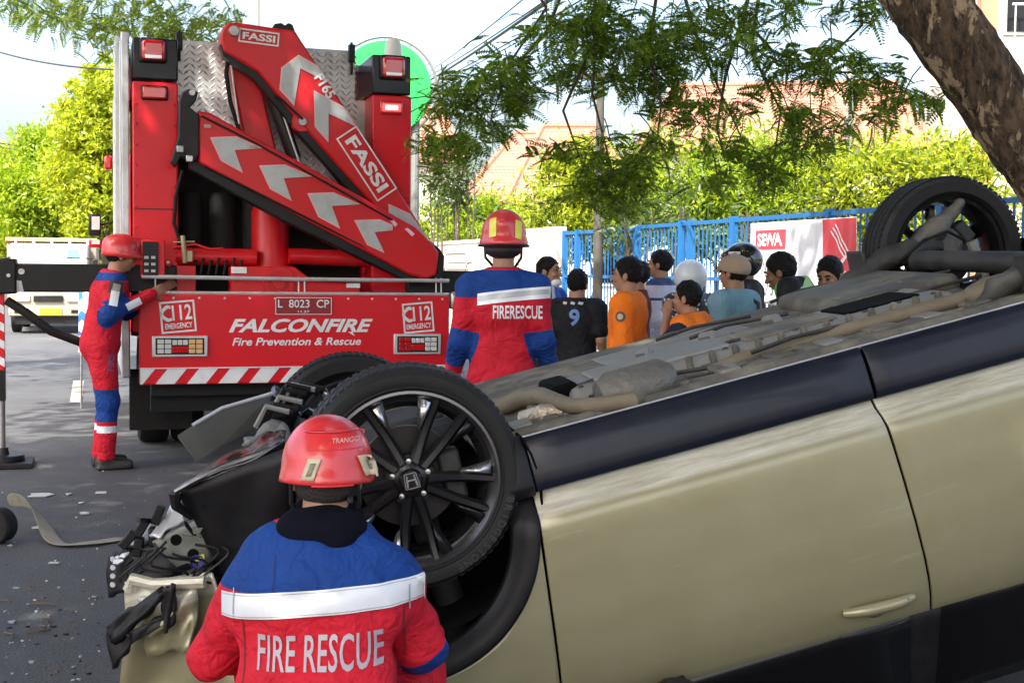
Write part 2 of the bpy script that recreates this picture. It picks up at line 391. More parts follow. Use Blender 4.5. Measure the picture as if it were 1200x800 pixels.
# ---------------- blue gate and fence
BLUE = mat('blue_fence_paint', (.010, .11, .30), .5, 0, var=.2, vscale=7, dirt=(.02, .10, .24), dscale=5)
def fencebox(t0, t1, off, z0, z1, dep):
    a = rd(t0, off + dep / 2, z0); b_ = rd(t1, off + dep / 2, z0); c = rd(t1, off - dep / 2, z0); d = rd(t0, off - dep / 2, z0)
    mb = MB(); mb.prism([a, b_, c, d], (0, 0, z1 - z0)); return mb
def make_fence(name, label, t0, t1, ztop, zmid, posts, step, nm='fence', zbot=.22, dbl=False):
    root = empty(nm, rd(t0, 0, .12)); tag(root, label, nm)
    inv = Matrix.Translation(-root.location)
    def addp(mb, nme):
        o = mb.build(nme, BLUE, None, smooth=0); o.data.transform(inv); o.parent = root; return o
    for z in ([zbot + .05, zmid, ztop - .03]): addp(fencebox(t0, t1, 0, z - .03, z + .03, .05), 'rail')
    for t in posts: addp(fencebox(t - .05, t + .05, 0, .12, ztop + .03, .10), 'post')
    mb = MB(); mb.box((0, 0, 0), (.02, .02, 1)); me0 = None
    k = 0; t = t0 + step / 2
    rz = math.atan2(.299, .954)
    while t < t1:
        z0, z1 = zbot, ztop
        p = rd(t, 0, (z0 + z1) / 2) - root.location
        if me0 is None: o = mb.build('bar', BLUE, root, smooth=0); me0 = o.data
        else: o = link('bar', me0, None, root)
        o.location = p; o.rotation_euler = (0, 0, rz); o.scale = (1, 1, z1 - z0); t += step
    if dbl:
        t = t0 + step
        while t < t1:
            o = link('bar', me0, None, root); o.location = rd(t, 0, (zbot + zmid) / 2) - root.location; o.rotation_euler = (0, 0, rz); o.scale = (1, 1, zmid - zbot); t += step
    return root
make_fence('gate', 'bright blue barred metal gate between white wall and fence', 7.55, 11.4, 2.30, 1.42, (7.6, 8.35, 10.6, 11.35), .15, 'gate', .2, False)
make_fence('fence', 'long blue barred fence along the pavement behind the banner', -7.0, 7.45, 2.32, 1.42, (-6, -3.6, -1.2, 1.2, 3.9, 5.4, 5.75), .145, 'fence', .3)
make_fence('fence2', 'far blue fence panel set behind the gate opening', 8.0, 10.9, 1.9, 1.3, (8.2, 10.7), .2, 'fence', .2) if False else None
# ---------------- banner
BAN = mat('banner_vinyl', (.56, .57, .60), .45, 0, var=.05, vscale=3, bump=.25, bscale=3)
BRED = mat('banner_red', (.62, .045, .06), .45, 0, var=.08); BTXT = mat('banner_dark_text', (.06, .065, .075), .6); BWT = mat('banner_white', (.78, .76, .76), .5)
ta, tb_ = 3.22, .42
ban = empty('banner', rd(ta, .07, 1.08)); tag(ban, 'white and red SEWA rental banner hung on the blue fence', 'banner')
ux = (rd(tb_) - rd(ta)); L_ = ux.length; ux.normalize(); nrm = Vector((-.954, -.299, 0)); Hb = 1.14
def bw(s, t): return .012 * math.sin(9 * s + 2 * t) * (1 - t / Hb * .4) + .008 * math.sin(23 * s - 5 * t)
def bpos(s, t, lift=0): return ux * s + Vector((0, 0, t)) + nrm * (bw(s, t) + lift)
mb = MB(); mb.grid(lambda u, v: bpos(u * L_, v * Hb), 50, 16); mb.build('banner_sheet', BAN, ban, solid=.003, smooth=60)
def bprint(vs, fs, s, t, m, nm, lift=.004):
    bm = bmesh.new(); q = [bm.verts.new((a, b_, 0)) for a, b_ in vs]
    for f in fs: bm.faces.new([q[i] for i in f])
    lo = min(v.co.x for v in bm.verts); hi = max(v.co.x for v in bm.verts); k = lo + .06
    while k < hi: bmesh.ops.bisect_plane(bm, geom=bm.verts[:] + bm.edges[:] + bm.faces[:], plane_co=(k, 0, 0), plane_no=(1, 0, 0)); k += .06
    lo = min(v.co.y for v in bm.verts); hi = max(v.co.y for v in bm.verts); k = lo + .12
    while k < hi: bmesh.ops.bisect_plane(bm, geom=bm.verts[:] + bm.edges[:] + bm.faces[:], plane_co=(0, k, 0), plane_no=(0, 1, 0)); k += .12
    bm.verts.index_update(); mb = MB(); mb.add([bpos(s + v.co.x, t + v.co.y, lift) for v in bm.verts], [tuple(v.index for v in f.verts) for f in bm.faces]); bm.free(); return mb.build(nm, m, ban, smooth=0)
bprint(*rect(.86, .27), .56, .90, BRED, 'red_panel'); bprint(*textmesh('SEWA', .70, .18, bold=.03), .56, .90, BWT, 'banner_lettering', .009)
bprint(*rect(.80, Hb - .02), L_ - .41, Hb / 2, BRED, 'red_panel')
for (s0, s1, t0, t1, w_) in ((2.20, 2.52, .98, .62, .022), (2.24, 2.56, 1.02, .66, .022), (2.28, 2.60, 1.06, .70, .022), (2.14, 2.62, .34, .72, .05), (2.20, 2.55, .18, .46, .05)):
    d = np.array([s1 - s0, t1 - t0]); nn = np.array([-d[1], d[0]]) / np.linalg.norm(d) * w_ / 2
    bprint([(s0 - nn[0], t0 - nn[1]), (s1 - nn[0], t1 - nn[1]), (s1 + nn[0], t1 + nn[1]), (s0 + nn[0], t0 + nn[1])], [(0, 1, 2, 3)], 0, 0, BWT, 'banner_stripe', .009)
bprint(*textmesh('SANTI', .52, .15, shear=.1, bold=-.004), .38, .52, BTXT, 'banner_lettering')
bprint(*textmesh('/ 3900', .70, .19, shear=.15, bold=-.004), .78, .22, BTXT, 'banner_lettering')
# ---------------- white wall with line drawing, lantern post, hedge
WW = mat('white_wall', (.47, .44, .39), .85, 0, var=.06, vscale=2, dirt=(.5, .46, .4), dscale=1.5, damt=.4)
mb = MB(); mb.prism([rd(11.55, .1, 0), rd(13.7, .1, 0), rd(13.7, -.1, 0), rd(11.55, -.1, 0)], (0, 0, 2.42)); tag(mb.build('boundary_wall', WW, smooth=0), 'short cream wall end beside the blue gate', 'wall')
mb = MB(); mb.prism([rd(13.72, .05, 0), rd(46, .05, 0), rd(46, -.15, 0), rd(13.72, -.15, 0)], (0, 0, 2.2)); wl = tag(mb.build('boundary_wall', WW, smooth=0), 'long white wall running behind the truck crane', 'wall')
mb = MB(); mb.prism([rd(13.72, .08, 2.2), rd(46, .08, 2.2), rd(46, -.18, 2.2), rd(13.72, -.18, 2.2)], (0, 0, .08)); mb.build('wall_coping', WW, wl, smooth=0)
LINE = mat('drawing_line', (.20, .17, .15), .8)
mb = MB()
def wl_line(pts, r=.02): mb.tube([rd(t, .06, z) for t, z in pts], r, 4)
wl_line([(20.6, 1.55), (20.6, 1.95), (18.6, 1.95), (18.4, 1.55), (20.6, 1.55)]); wl_line([(20.4, 1.72), (18.5, 1.72)], .012)
for tc_ in (21.3, 18.2):
    wl_line([(tc_ + .5 * math.cos(a), 1.45 + .28 * math.sin(a)) for a in np.linspace(0, 6.3, 20)])
wl_line([(22.4, 1.35), (17.2, 1.35)]); wl_line([(14.9, 2.0), (14.3, 1.9), (14.2, 1.4), (14.8, 1.4)], .014)
mb.build('painted_drawing', LINE, wl)
def lamp_post():
    q = P(643, 268, 33); r_ = empty('lamp_post', (q.x, q.y, 0)); tag(r_, 'cream garden lamp post with black lantern behind the wall', 'lamp post')
    zt = P(643, 188, 33).z
    mb = MB(); mb.tube([(0, 0, 0), (0, 0, zt)], .10, 10); mb.build('post', mat('cream_post', (.62, .56, .33), .6), r_)
    a = P(647, 236, 33).z
    mb = MB(); mb.lathe([(0, -.22), (.10, -.18), (.17, .1), (.19, .14), (.05, .24), (0, .25)], (.16, -.1, a), (0, 0, 1), 8); mb.tube([(0, 0, a + .1), (.16, -.1, a + .3), (.16, -.1, a + .2)], .03, 6); mb.build('lantern', BLK, r_)
    mb = MB(); mb.lathe([(.0, 0), (.09, .02), (.10, .2), (0, .24)], (.16, -.1, a + .22), (0, 0, 1), 8); mb.build('lantern_globe', mat('globe_white', (.7, .7, .65), .3), r_)
lamp_post()
# ---------------- poles, cables, round sign
CONC = mat('concrete_pole', (.20, .195, .185), .8, 0, var=.2, vscale=4)
def pole(px, ybase_Y, ytop, w_, label, cross=True, m_=CONC):
    q = P(px, 300, ybase_Y); zt = P(px, ytop, ybase_Y).z
    r_ = empty('utility_pole', (q.x, q.y, 0)); tag(r_, label, 'utility pole')
    mb = MB(); mb.tube([(0, 0, 0), (0, 0, zt * .5), (0, 0, zt)], [w_, w_ * .9, w_ * .75], 12); mb.build('pole_shaft', m_, r_)
    if cross:
        mb = MB(); mb.box((0, -.02, zt - .06), (1.1 * w_ / .13, .1, .1)); mb.build('cross_arm', m_, r_, bevel=.01)
        for x_ in (-.4, .0, .4):
            mb = MB(); mb.lathe([(0, .14), (.04, .13), (.05, .08), (.03, .05), (.05, 0), (0, 0)], (x_ * w_ / .13, -.02, zt - .01), (0, 0, 1), 10); mb.build('insulator', DGR, r_)
    return Vector((q.x, q.y, zt))
p1 = pole(701, 24, 86, .09, 'grey concrete utility pole behind the blue gate', m_=mat('weathered_pole', (.06, .055, .048), .85, var=.25))
p2 = pole(992, 40, 68, .14, 'thin dark pole standing above the tiled roof', False)
GPOL = mat('sign_pole', (.16, .17, .16), .6, .3)
q = P(487, 100, 26); sg = empty('round_sign', (q.x, q.y, 0)); tag(sg, 'round green sign with thin outer ring behind the truck', 'sign')
GRN = mat('sign_green', (.0, .33, .055), .6, 0, var=.06)
c = P(451, 104, 26) - Vector((q.x, q.y, 0)); rr = 54 * 26 / F
mb = MB(); mb.lathe([(0, -.1), (rr, -.1), (rr, .1), (0, .1)], c, (0, 1, 0), 64); mb.build('sign_disc', GRN, sg, smooth=30)
mb = MB(); mb.tube([c + Vector((rr * 1.12 * math.cos(t), 0, rr * 1.10 * math.sin(t))) for t in np.linspace(0, 2 * math.pi, 65)], .03, 6)
for t in np.linspace(0, 2 * math.pi, 13): mb.tube([c + Vector((rr * math.cos(t), 0, rr * math.sin(t))), c + Vector((rr * 1.12 * math.cos(t), 0, rr * 1.1 * math.sin(t)))], .012, 5)
mb.build('sign_ring', GPOL, sg)
WS = mat('sign_white', (.75, .8, .75), .5)
mb = MB(); c2 = P(428, 104, 25.88) - Vector((q.x, q.y, 0)); 
for ra, rb2 in ((.27, .21), (.15, .10)): mb.lathe([(ra, 0), (rb2, 0)], c2, (0, 1, 0), 32)
for dz in (-.38, -.46): mb.box(c2 + Vector((0, 0, dz)), (.5, .01, .035))
mb.build('sign_emblem', WS, sg)
mb = MB(); mb.tube([(0, .05, 0), (0, .05, c.z - rr * .3)], .085, 10); mb.build('sign_pole', GPOL, sg)
CAB = mat('cable_black', (.015, .015, .016), .6)
def cable(label, a, b_, sag, r=.018, n_=16):
    mb = MB(); mb.tube([a.lerp(b_, t) - Vector((0, 0, sag * 4 * t * (1 - t))) for t in np.linspace(0, 1, n_)], r, 5)
    tag(mb.build('overhead_cable', CAB), label, 'cable', 'overhead cables')
for i, (x0, y0, x1, y1, r_) in enumerate(((493, 95, 652, -8, .012), (497, 98, 648, -2, .026), (503, 84, 622, -8, .01), (507, 98, 690, -5, .013), (510, 99, 720, -14, .012))):
    cable(('thin cable second from the left in the rising bundle', 'thick bundled cable rising to the top above the firefighter', 'topmost thin cable left of the thick rising bundle', 'thin cable right below the thick rising bundle', 'lowest thin cable of the rising bundle')[i], P(x0, y0, 45), P(x1, y1, 18), .05, r_)
cable('long black cable crossing from the pole top up to the right', p1 + Vector((0, 0, -.1)), P(960, -12, 13), .25, .014)
cable('cable running from the pole top down to the left', p1, P(480, 135, 50), .4, .014)
cable('single wire crossing the sky at upper left', P(-20, 55, 50), P(150, 82, 40), .2, .03)
for i, y_ in enumerate((166, 171, 195)): cable(('upper of two close wires before the left trees', 'lower of two close wires before the left trees', 'lowest wire crossing before the left trees')[i], P(-10, y_, 55), P(140, y_ + 3, 50), .2, .03)
mb = MB(); mb.tube([P(303, -6, 40), P(303, 30, 40), P(303, 120, 40)], .035, 6); tag(mb.build('mast', GPOL), 'thin mast rising above the crane knuckle', 'mast')
mb = MB(); a = P(510, 84, 60); mb.tube([a, a - Vector((0, 0, 12))], .05, 6); mb.tube([a - Vector((.3, 0, .2)), a + Vector((.3, 0, -.2))], .03, 5); tag(mb.build('mast', GPOL), 'small antenna mast right of the green sign', 'mast')
# ---------------- houses
ROOF = mat('roof_tile', (.27, .118, .078), .8, 0, var=.1, vscale=2, dirt=(.21, .095, .064), dscale=1.5, damt=.6)
HW = mat('house_wall', (.66, .60, .50), .85, 0, var=.08, vscale=2)
def courses(mb, A, B, C_, D, rows, cols, lift=.014):
    """roof plane A,B (eaves) D,C (ridge): overlapping courses of tiles, joined"""
    A, B, C_, D = [Vector(v) for v in (A, B, C_, D)]; nr = (B - A).cross(D - A).normalized()
    if nr.z < 0: nr = -nr
    for i in range(rows):
        v0 = i / rows; v1 = (i + 1) / rows
        a0 = A.lerp(D, v0); b0 = B.lerp(C_, v0); a1 = A.lerp(D, v1); b1 = B.lerp(C_, v1)
        N_ = max(2, int(cols * (b0 - a0).length / (B - A).length))
        for j in range(N_):
            u0 = j / N_; u1 = (j + 1) / N_; um = (u0 + u1) / 2
            mb.add([a0.lerp(b0, u0) + nr * lift * .4, a0.lerp(b0, um) + nr * lift * 1.1, a0.lerp(b0, u1) + nr * lift * .4, a1.lerp(b1, u1), a1.lerp(b1, um) + nr * lift * .2, a1.lerp(b1, u0)], [(0, 1, 4, 5), (1, 2, 3, 4)])
def house(label, Y, eL, eR, rL, rR, back=8, rows=20, cols=34, name='house'):
    a = P(*eL, Y); b_ = P(*eR, Y); c = P(*rR, Y + 4); d = P(*rL, Y + 4); o = Vector(((a.x + b_.x) / 2, Y + 3, 0))
    r_ = empty(name, o); tag(r_, label, 'house')
    T = lambda v: v - o
    mb = MB(); courses(mb, T(a), T(b_), T(c), T(d), rows, cols); 
    e = Vector((a.x, Y + back, a.z)); f_ = Vector((b_.x, Y + back, b_.z))
    mb.add([T(a), T(d), T(e)], [(0, 1, 2)]); mb.add([T(b_), T(f_), T(c)], [(0, 1, 2)]); mb.add([T(e), T(d), T(c), T(f_)], [(0, 1, 2, 3)]); rf = mb.build('roof', ROOF, r_, smooth=0)
    mb = MB(); mb.tube([T(d), T(c)], .12, 8); mb.tube([T(a), T(d)], .10, 8); mb.tube([T(b_), T(c)], .10, 8); mb.build('ridge_tiles', ROOF, rf)
    mb = MB(); mb.box((0, back / 2 - 3, a.z / 2), ((b_.x - a.x) * .9, back - 1.2, a.z - .05)); wl_ = mb.build('wall', HW, r_)
    for k in (-.28, .28):
        mb = MB(); mb.box((k * (b_.x - a.x), -2.45, a.z * .5), (1.4, .1, 1.3)); w_ = mb.build('window', WHT, r_, bevel=.02)
        mb = MB(); mb.box((k * (b_.x - a.x), -2.52, a.z * .5), (1.2, .04, 1.1)); mb.build('pane', GLS, w_)
    return r_
house('house with steep pinkish hipped tile roof behind the lamp post', 40, (590, 240), (760, 240), (636, 148), (700, 148), rows=26, cols=30)
house('low house with pinkish roof slope behind the hanging branches', 44, (528, 246), (640, 246), (604, 156), (640, 156), rows=24, cols=22)
house('wide house with long salmon tile roof above the hedge', 46, (745, 178), (1095, 172), (790, 101), (1050, 97), rows=22, cols=80, back=10)
house('small house with red roof beside the green sign', 60, (470, 190), (545, 190), (482, 128), (520, 128), rows=16, cols=16)
# tall building at the upper right edge
Y = 42; a = P(1150, 300, Y); tb2 = empty('balcony_building', (a.x + 4.5, Y + 2, 0)); tag(tb2, 'pale multi storey building with brick red pillar and balcony', 'building')
zt = P(1180, -60, Y).z
mb = MB(); mb.box((0.2, 2, zt / 2), (9, 6, zt)); bwl = mb.build('wall', WW, tb2)
mb = MB(); x0 = P(1166, 30, Y).x - a.x - 4.5; mb.box((x0, -1.25, zt / 2), (.5, .4, zt)); mb.build('pillar', mat('brick_red', (.45, .16, .09), .8, var=.15), tb2)
for zp in (P(1190, 46, Y).z, P(1190, 46, Y).z - 3.4):
    mb = MB(); mb.box((2.2, -1.7, zp), (4.6, 1.4, .2)); bal = mb.build('balcony', WW, tb2)
    mb = MB()
    for k in range(12): mb.tube([(x0 + .5 + .35 * k, -2.35, zp), (x0 + .5 + .35 * k, -2.35, zp + 1.0)], .025, 5)
    mb.tube([(x0 + .4, -2.35, zp + 1.0), (4.5, -2.35, zp + 1)], .04, 6); mb.build('railing', GRYR, bal)
    for k in range(2):
        mb = MB(); mb.box((x0 + 1.2 + 1.9 * k, -1.02, zp + 1.2), (1.2, .1, 1.8)); w_ = mb.build('window', GRYR, tb2); mb = MB(); mb.box((x0 + 1.2 + 1.9 * k, -1.09, zp + 1.2), (1.0, .05, 1.6)); mb.build('pane', GLS, w_)
# ---------------- oncoming light truck
iy = 30; q = P(57, 395, iy); iz = empty('light_truck', (q.x, q.y, 0), R(16)); tag(iz, 'cream light truck facing the camera on the far road', 'truck')
CRM = mat('cab_cream', (.27, .255, .20), .35, 0, coat=.4, var=.06); LB = mat('sky_blue_sticker', (.02, .35, .65), .5)
mb = MB()
prof = [(-.0, .55), (-.03, .95), (.02, 1.15), (.42, 1.95), (.55, 2.02), (1.6, 2.02), (1.6, .55)]
mb.prism([(-.84, y_, z_) for y_, z_ in prof], (1.68, 0, 0)); cab2 = mb.build('cab', CRM, iz, bevel=.05, seg=3)
mb = MB(); mb.prism([(-.74, .035, 1.22), (.74, .035, 1.22), (.68, .375, 1.90), (-.68, .375, 1.90)], (0, -.02, .01)); mb.build('windscreen', mat('bright_glass', (.16, .19, .21), .1, 0, coat=1), cab2)
mb = MB(); mb.prism([(-.70, .27, 1.72), (.70, .27, 1.72), (.66, .352, 1.88), (-.66, .352, 1.88)], (0, -.02, .01)); mb.build('sun_strip', BWT, cab2, smooth=0)
mb = MB(); mb.prism([(.38, .245, 1.70), (.66, .245, 1.70), (.64, .34, 1.88), (.40, .34, 1.88)], (0, -.03, .012)); mb.build('sticker', LB, cab2, smooth=0)
mb = MB(); mb.box((0, -.04, .78), (.62, .04, .14)); mb.build('grille', BLK, cab2, bevel=.01)
mb = MB(); flat_text(mb, 'ISUZU', (0, -.045, 1.16), (1, 0, 0), (0, 0, 1), .55, .09, bold=.03); mb.build('lettering', BWT, cab2, smooth=0)
mb = MB(); mb.box((0, -.025, 1.16), (1.3, .02, .12)); mb.build('badge_strip', BLK, cab2)
for s in (-1, 1):
    mb = MB(); mb.box((s * .58, -.03, .80), (.40, .06, .17)); hl = mb.build('headlight', LENS_C, cab2, bevel=.04); mb = MB(); mb.box((s * .74, -.045, .80), (.1, .06, .14)); mb.build('indicator', LENS_A, hl, bevel=.02)
    mb = MB(); mb.box((s * 1.0, .3, 1.5), (.12, .08, .34)); mb.tube([(s * .8, .3, 1.7), (s * 1.0, .3, 1.66)], .02, 6); mb.build('mirror', BLK, cab2, bevel=.02)
    for y_ in (.75, 3.6):
        mb = MB(); mb.lathe([(.2, -.1), (.3, -.11), (.36, -.09), (.37, 0), (.36, .09), (.3, .11), (.2, .1)], (s * .72, y_, .37), (1, 0, 0), 22); w_ = mb.build('wheel', RUB, iz); mb = MB(); mb.lathe([(0, .06 * s), (.2, .09 * s)], (s * .72, y_, .37), (1, 0, 0), 16); mb.build('rim', STL, w_)
mb = MB(); mb.box((0, -.05, .50), (1.66, .14, .22)); fb = mb.build('front_bumper', CRM, iz, bevel=.03)
mb = MB(); mb.box((.05, -.14, .50), (.46, .02, .16)); mb.build('number_plate', mat('plate_yellow', (.8, .62, .02), .5), fb)
for s in (-1, 1): mb = MB(); mb.box((s * .6, -.125, .5), (.22, .02, .07)); mb.build('fog_lamp', BLK, fb)
mb = MB(); mb.box((0, .2, .32), (1.4, .5, .22)); mb.box((0, 2.2, .6), (.9, 4.2, .2)); mb.build('chassis', BLK, iz)
mb = MB(); mb.box((0, 3.0, 1.35), (2.0, 2.7, 1.4)); cg = mb.build('cargo_box', mat('cargo_beige', (.22, .19, .15), .7, var=.2), iz, bevel=.02)
mb = MB(); mb.box((0, 3.0, 2.12), (2.05, 2.8, .1)); mb.build('cargo_roof', mat('tarp_tan', (.27, .18, .12), .8, var=.15), iz, bevel=.02)
for k in range(5): mb = MB(); mb.box((-.8 + .4 * k, 1.62, 1.5), (.05, .05, 1.3)); mb.build('cargo_slat', HW, iz)
# blue and white printed sack/board near the truck control side
q = P(106, 402, 14.2); r_ = empty('advertising_board', (q.x, q.y, 0), R(10)); tag(r_, 'blue and white printed board behind the firefighter at the controls', 'board')
WB = bpy.data.materials.new('printed_board'); WB.use_nodes = True; n = WB.node_tree.nodes; l = WB.node_tree.links; no_ = n.new('ShaderNodeTexNoise'); no_.inputs['Scale'].default_value = 7; rp = n.new('ShaderNodeValToRGB'); rp.color_ramp.interpolation = 'CONSTANT'
rp.color_ramp.elements[0].color = (.03, .18, .55, 1); rp.color_ramp.elements[1].color = (.7, .74, .78, 1); rp.color_ramp.elements[1].position = .5; tc = n.new('ShaderNodeTexCoord'); l.new(tc.outputs['Object'], no_.inputs['Vector']); l.new(no_.outputs['Fac'], rp.inputs[0]); l.new(rp.outputs[0], n['Principled BSDF'].inputs['Base Color'])
zb_ = P(106, 395, 14.2).z; zt_ = P(106, 342, 14.2).z
mb = MB(); mb.box((0, 0, (zt_ + zb_) / 2), (.24, .03, zt_ - zb_)); mb.build('board_face', WB, r_, bevel=.008)
for s in (-1, 1): mb = MB(); mb.tube([(s * .1, .02, 0), (s * .09, .03, zt_)], .012, 6); mb.build('board_leg', STL, r_)
# ================================================================== crane rescue truck
TH = R(17.4)
pL = P(163, 345, 10.02)
truck = empty('rescue_truck', (pL.x, pL.y, 0), TH)
tag(truck, 'red fire rescue truck with folded crane on its rear', 'fire truck')
TI = (Matrix.Translation(truck.location) @ Matrix.Rotation(TH, 4, 'Z')).inverted()
def tp(px, py, w=0.0):
    o = TI @ Vector((0, 0, CAMH)); d = TI.to_3x3() @ ray(px, py)
    return o + d * ((w - o.y) / d.y)
def tpoly(pts, w, dep, mb=None):
    mb = mb or MB(); return mb.prism([tp(x, y, w) for x, y in pts], (0, dep, 0))
X0 = 0.0; X1 = tp(527, 347).x; ZB = tp(166, 451).z; ZT = tp(163, 345).z
# bumper board
mb = MB(); mb.box(((X0 + X1) / 2, 0.05, (ZB + ZT) / 2), (X1 - X0, 0.10, ZT - ZB)); bump_o = mb.build('bumper_board', RED, truck, bevel=0.012)
mb = MB(); mb.tube([(X0 + 0.0, 0.03, ZT + 0.012), (X1, 0.03, ZT + 0.012)], 0.014, 8); mb.build('bumper_trim', SIL, truck)
# chevron strip at the bottom of the board
zs0, zs1 = tp(300, 449).z + 0.005, tp(300, 431).z
mb = MB(); mb.box(((X0 + X1) / 2, -0.008, zs1 + 0.006), (X1 - X0 - 0.01, 0.012, 0.008)); mb.build('chevron_rule', WHT, truck)
sw = tp(215, 440).x - tp(182, 440).x; step = (tp(292, 440).x - tp(182, 440).x) / 3
x = tp(182, 440).x - step
hh = 0.09
while x < X1:
    a, b = x, x + 0.14; c, d = x + hh, x + 0.14 + hh
    pts = [(max(a, X0 + .005), zs0), (min(max(b, X0 + .005), X1 - .005), zs0), (min(d, X1 - .005), zs1), (max(min(c, X1 - .005), X0 + .005), zs1)]
    if pts[1][0] - pts[0][0] > 0.02 or pts[2][0] - pts[3][0] > 0.02:
        mb = MB(); mb.prism([(p[0], -0.004, p[1]) for p in pts], (0, 0.006, 0)); mb.build('chevron', WHT, truck, smooth=0)
    x += step
# tail lamp boxes
for (x0, x1, y0, y1, flip) in ((178, 243, 393, 418, 0), (461, 516, 391, 415, 1)):
    a = tp(x0, y1); b = tp(x1, y0); W_ = b.x - a.x; H_ = b.z - a.z; cx = (a.x + b.x) / 2; cz = (a.z + b.z) / 2
    mb = MB(); mb.box((cx, -0.012, cz), (W_, 0.03, H_)); lamp = mb.build('tail_lamp', SIL, truck, bevel=0.006)
    mb = MB(); mb.box((cx, -0.026, cz), (W_ - 0.05, 0.014, H_ - 0.035)); mb.build('lamp_housing', BLK, lamp, bevel=0.003)
    iw = W_ - .07; ih = H_ - .05; x0_ = cx - iw / 2; z0_ = cz - ih / 2
    side = [(LENS_C, 0), (LENS_A, 1)] if not flip else [(LENS_R, 0), (LENS_C, 1)]
    for m_, e in side:
        for j in range(3):
            for i in range(2):
                mb = MB(); mb.box((x0_ + (iw * .16 * (i + .5)) + e * iw * .68, -.036, z0_ + ih * (j + .5) / 3), (iw * .14, .012, ih * .29)); mb.build('lamp_lens', m_, lamp, bevel=.003)
    for i in range(3):
        mb = MB(); mb.box((cx + (i - 1) * iw * .115, -.036, cz + ih * .27), (iw * .10, .012, ih * .34)); mb.build('lamp_lens', LENS_C, lamp, bevel=.003)
    mb = MB(); mb.box((cx, -.036, cz - ih * .22), (iw * .34, .012, ih * .42)); mb.build('lamp_lens', LENS_R, lamp, bevel=.003)
# 112 stickers
def phone_icon(mb, o, ux, uy, s):
    pts = []
    for t in np.linspace(0, 1, 9): pts.append((-0.35 * math.sin(math.pi * t) - 0.05 + 0.25 * t * 0, 0.5 - t))
    L = [];
    for (x_, y_) in pts: L.append((x_ - 0.10, y_))
    Rr = [(x_ + 0.12, y_ * 0.72) for x_, y_ in pts]
    out = [(0.22, 0.52), (0.0, 0.58)] + L + [(0.0, -0.58), (0.30, -0.50), (0.24, -0.30), (0.06, -0.36)] + Rr[::-1][1:-1] + [(0.06, 0.34), (0.26, 0.30)]
    mb.add([Vector(o) + Vector(ux) * (a * s) + Vector(uy) * (b * s) for a, b in out], [tuple(range(len(out)))])
for (cx, cy, w_, h_) in ((208.5, 371, 0.245, 0.225), (490, 372, 0.235, 0.225)):
    c = tp(cx, cy); c.y = -0.004
    a = R(5); ux = Vector((math.cos(a), 0, math.sin(a))); uy = Vector((-math.sin(a), 0, math.cos(a)))
    st = MB()
    for (ox, oz, ww, hh_) in ((0, h_ / 2, w_, .014), (0, -h_ / 2, w_, .014), (-w_ / 2, 0, .014, h_ + .014), (w_ / 2, 0, .014, h_ + .014)):
        q = c + ux * ox + uy * oz
        st.add([q - ux * ww / 2 - uy * hh_ / 2, q + ux * ww / 2 - uy * hh_ / 2, q + ux * ww / 2 + uy * hh_ / 2, q - ux * ww / 2 + uy * hh_ / 2], [(0, 1, 2, 3)])
    q = c - uy * (h_ * 0.30)
    flat_text(st, '112', c + ux * 0.032 + uy * 0.032, ux, uy, 0.145, 0.115, bold=0.02)
    flat_text(st, 'EMERGENCY', q - Vector((0, 0.001, 0)), ux, uy, 0.20, 0.042, bold=0.02)
    phone_icon(st, c - ux * 0.075 + uy * 0.030, ux, uy, 0.11)
    st.build('emergency_sticker', WHT, truck, smooth=0)
# lettering
c0 = tp(268, 391); c1 = tp(437, 372); cc = (c0 + c1) / 2; cc.y = -0.004
mb = MB(); flat_text(mb, 'FALCONFIRE', cc, (1, 0, 0), (0, 0, 1), c1.x - c0.x, (c1.z - c0.z) * 0.85, shear=0.35, bold=0.035); 
zr = cc.z
mb.add([(c1.x - 0.20, -0.004, zr - 0.05), (c1.x - 0.165, -0.004, zr - 0.05), (c1.x - 0.14, -0.004, zr - 0.085)], [(0, 1, 2)])
mb.build('lettering', WHT, truck, smooth=0)
mb = MB(); hs = []
ox = tp(333, 383).x; oz = cc.z
mb.add([(ox - .05, -0.0065, oz - .03), (ox - .01, -0.0065, oz - .005), (ox + .02, -0.0065, oz - .012), (ox + .035, -.0065, oz + .018), (ox + .06, -.0065, oz + .03), (ox + .02, -.0065, oz + .028), (ox - .02, -.0065, oz + .018)], [(0, 1, 2, 3, 4, 5, 6)])
mb.build('lettering_emblem', RED, truck, smooth=0)
c0 = tp(272, 405); c1 = tp(423, 395); cc = (c0 + c1) / 2; cc.y = -0.004
mb = MB(); flat_text(mb, 'Fire Prevention & Rescue', cc, (1, 0, 0), (0, 0, 1), c1.x - c0.x, c1.z - c0.z, shear=0.25, bold=0.02); mb.build('lettering', WHT, truck, smooth=0)
# number plate
c0 = tp(322, 369); c1 = tp(389, 348); cc = (c0 + c1) / 2
mb = MB(); mb.box((cc.x, -0.004, cc.z), (c1.x - c0.x, 0.008, c1.z - c0.z)); pl_ = mb.build('number_plate', PLATE, truck, bevel=0.002)
mb = MB(); W_ = c1.x - c0.x - .012; H_ = c1.z - c0.z - .012
for sx, sz, ww, h2 in ((0, H_ / 2, W_, .005), (0, -H_ / 2, W_, .005), (-W_ / 2, 0, .005, H_), (W_ / 2, 0, .005, H_)): mb.box((cc.x + sx, -.0095, cc.z + sz), (ww, .002, h2))
flat_text(mb, 'L  8023  CP', (cc.x, -0.0105, cc.z + 0.018), (1, 0, 0), (0, 0, 1), W_ * 0.92, 0.062, bold=0.01)
flat_text(mb, '11.27', (cc.x, -0.0105, cc.z - 0.043), (1, 0, 0), (0, 0, 1), 0.09, 0.018, bold=0.01)
mb.build('plate_characters', WHT, pl_, smooth=0)
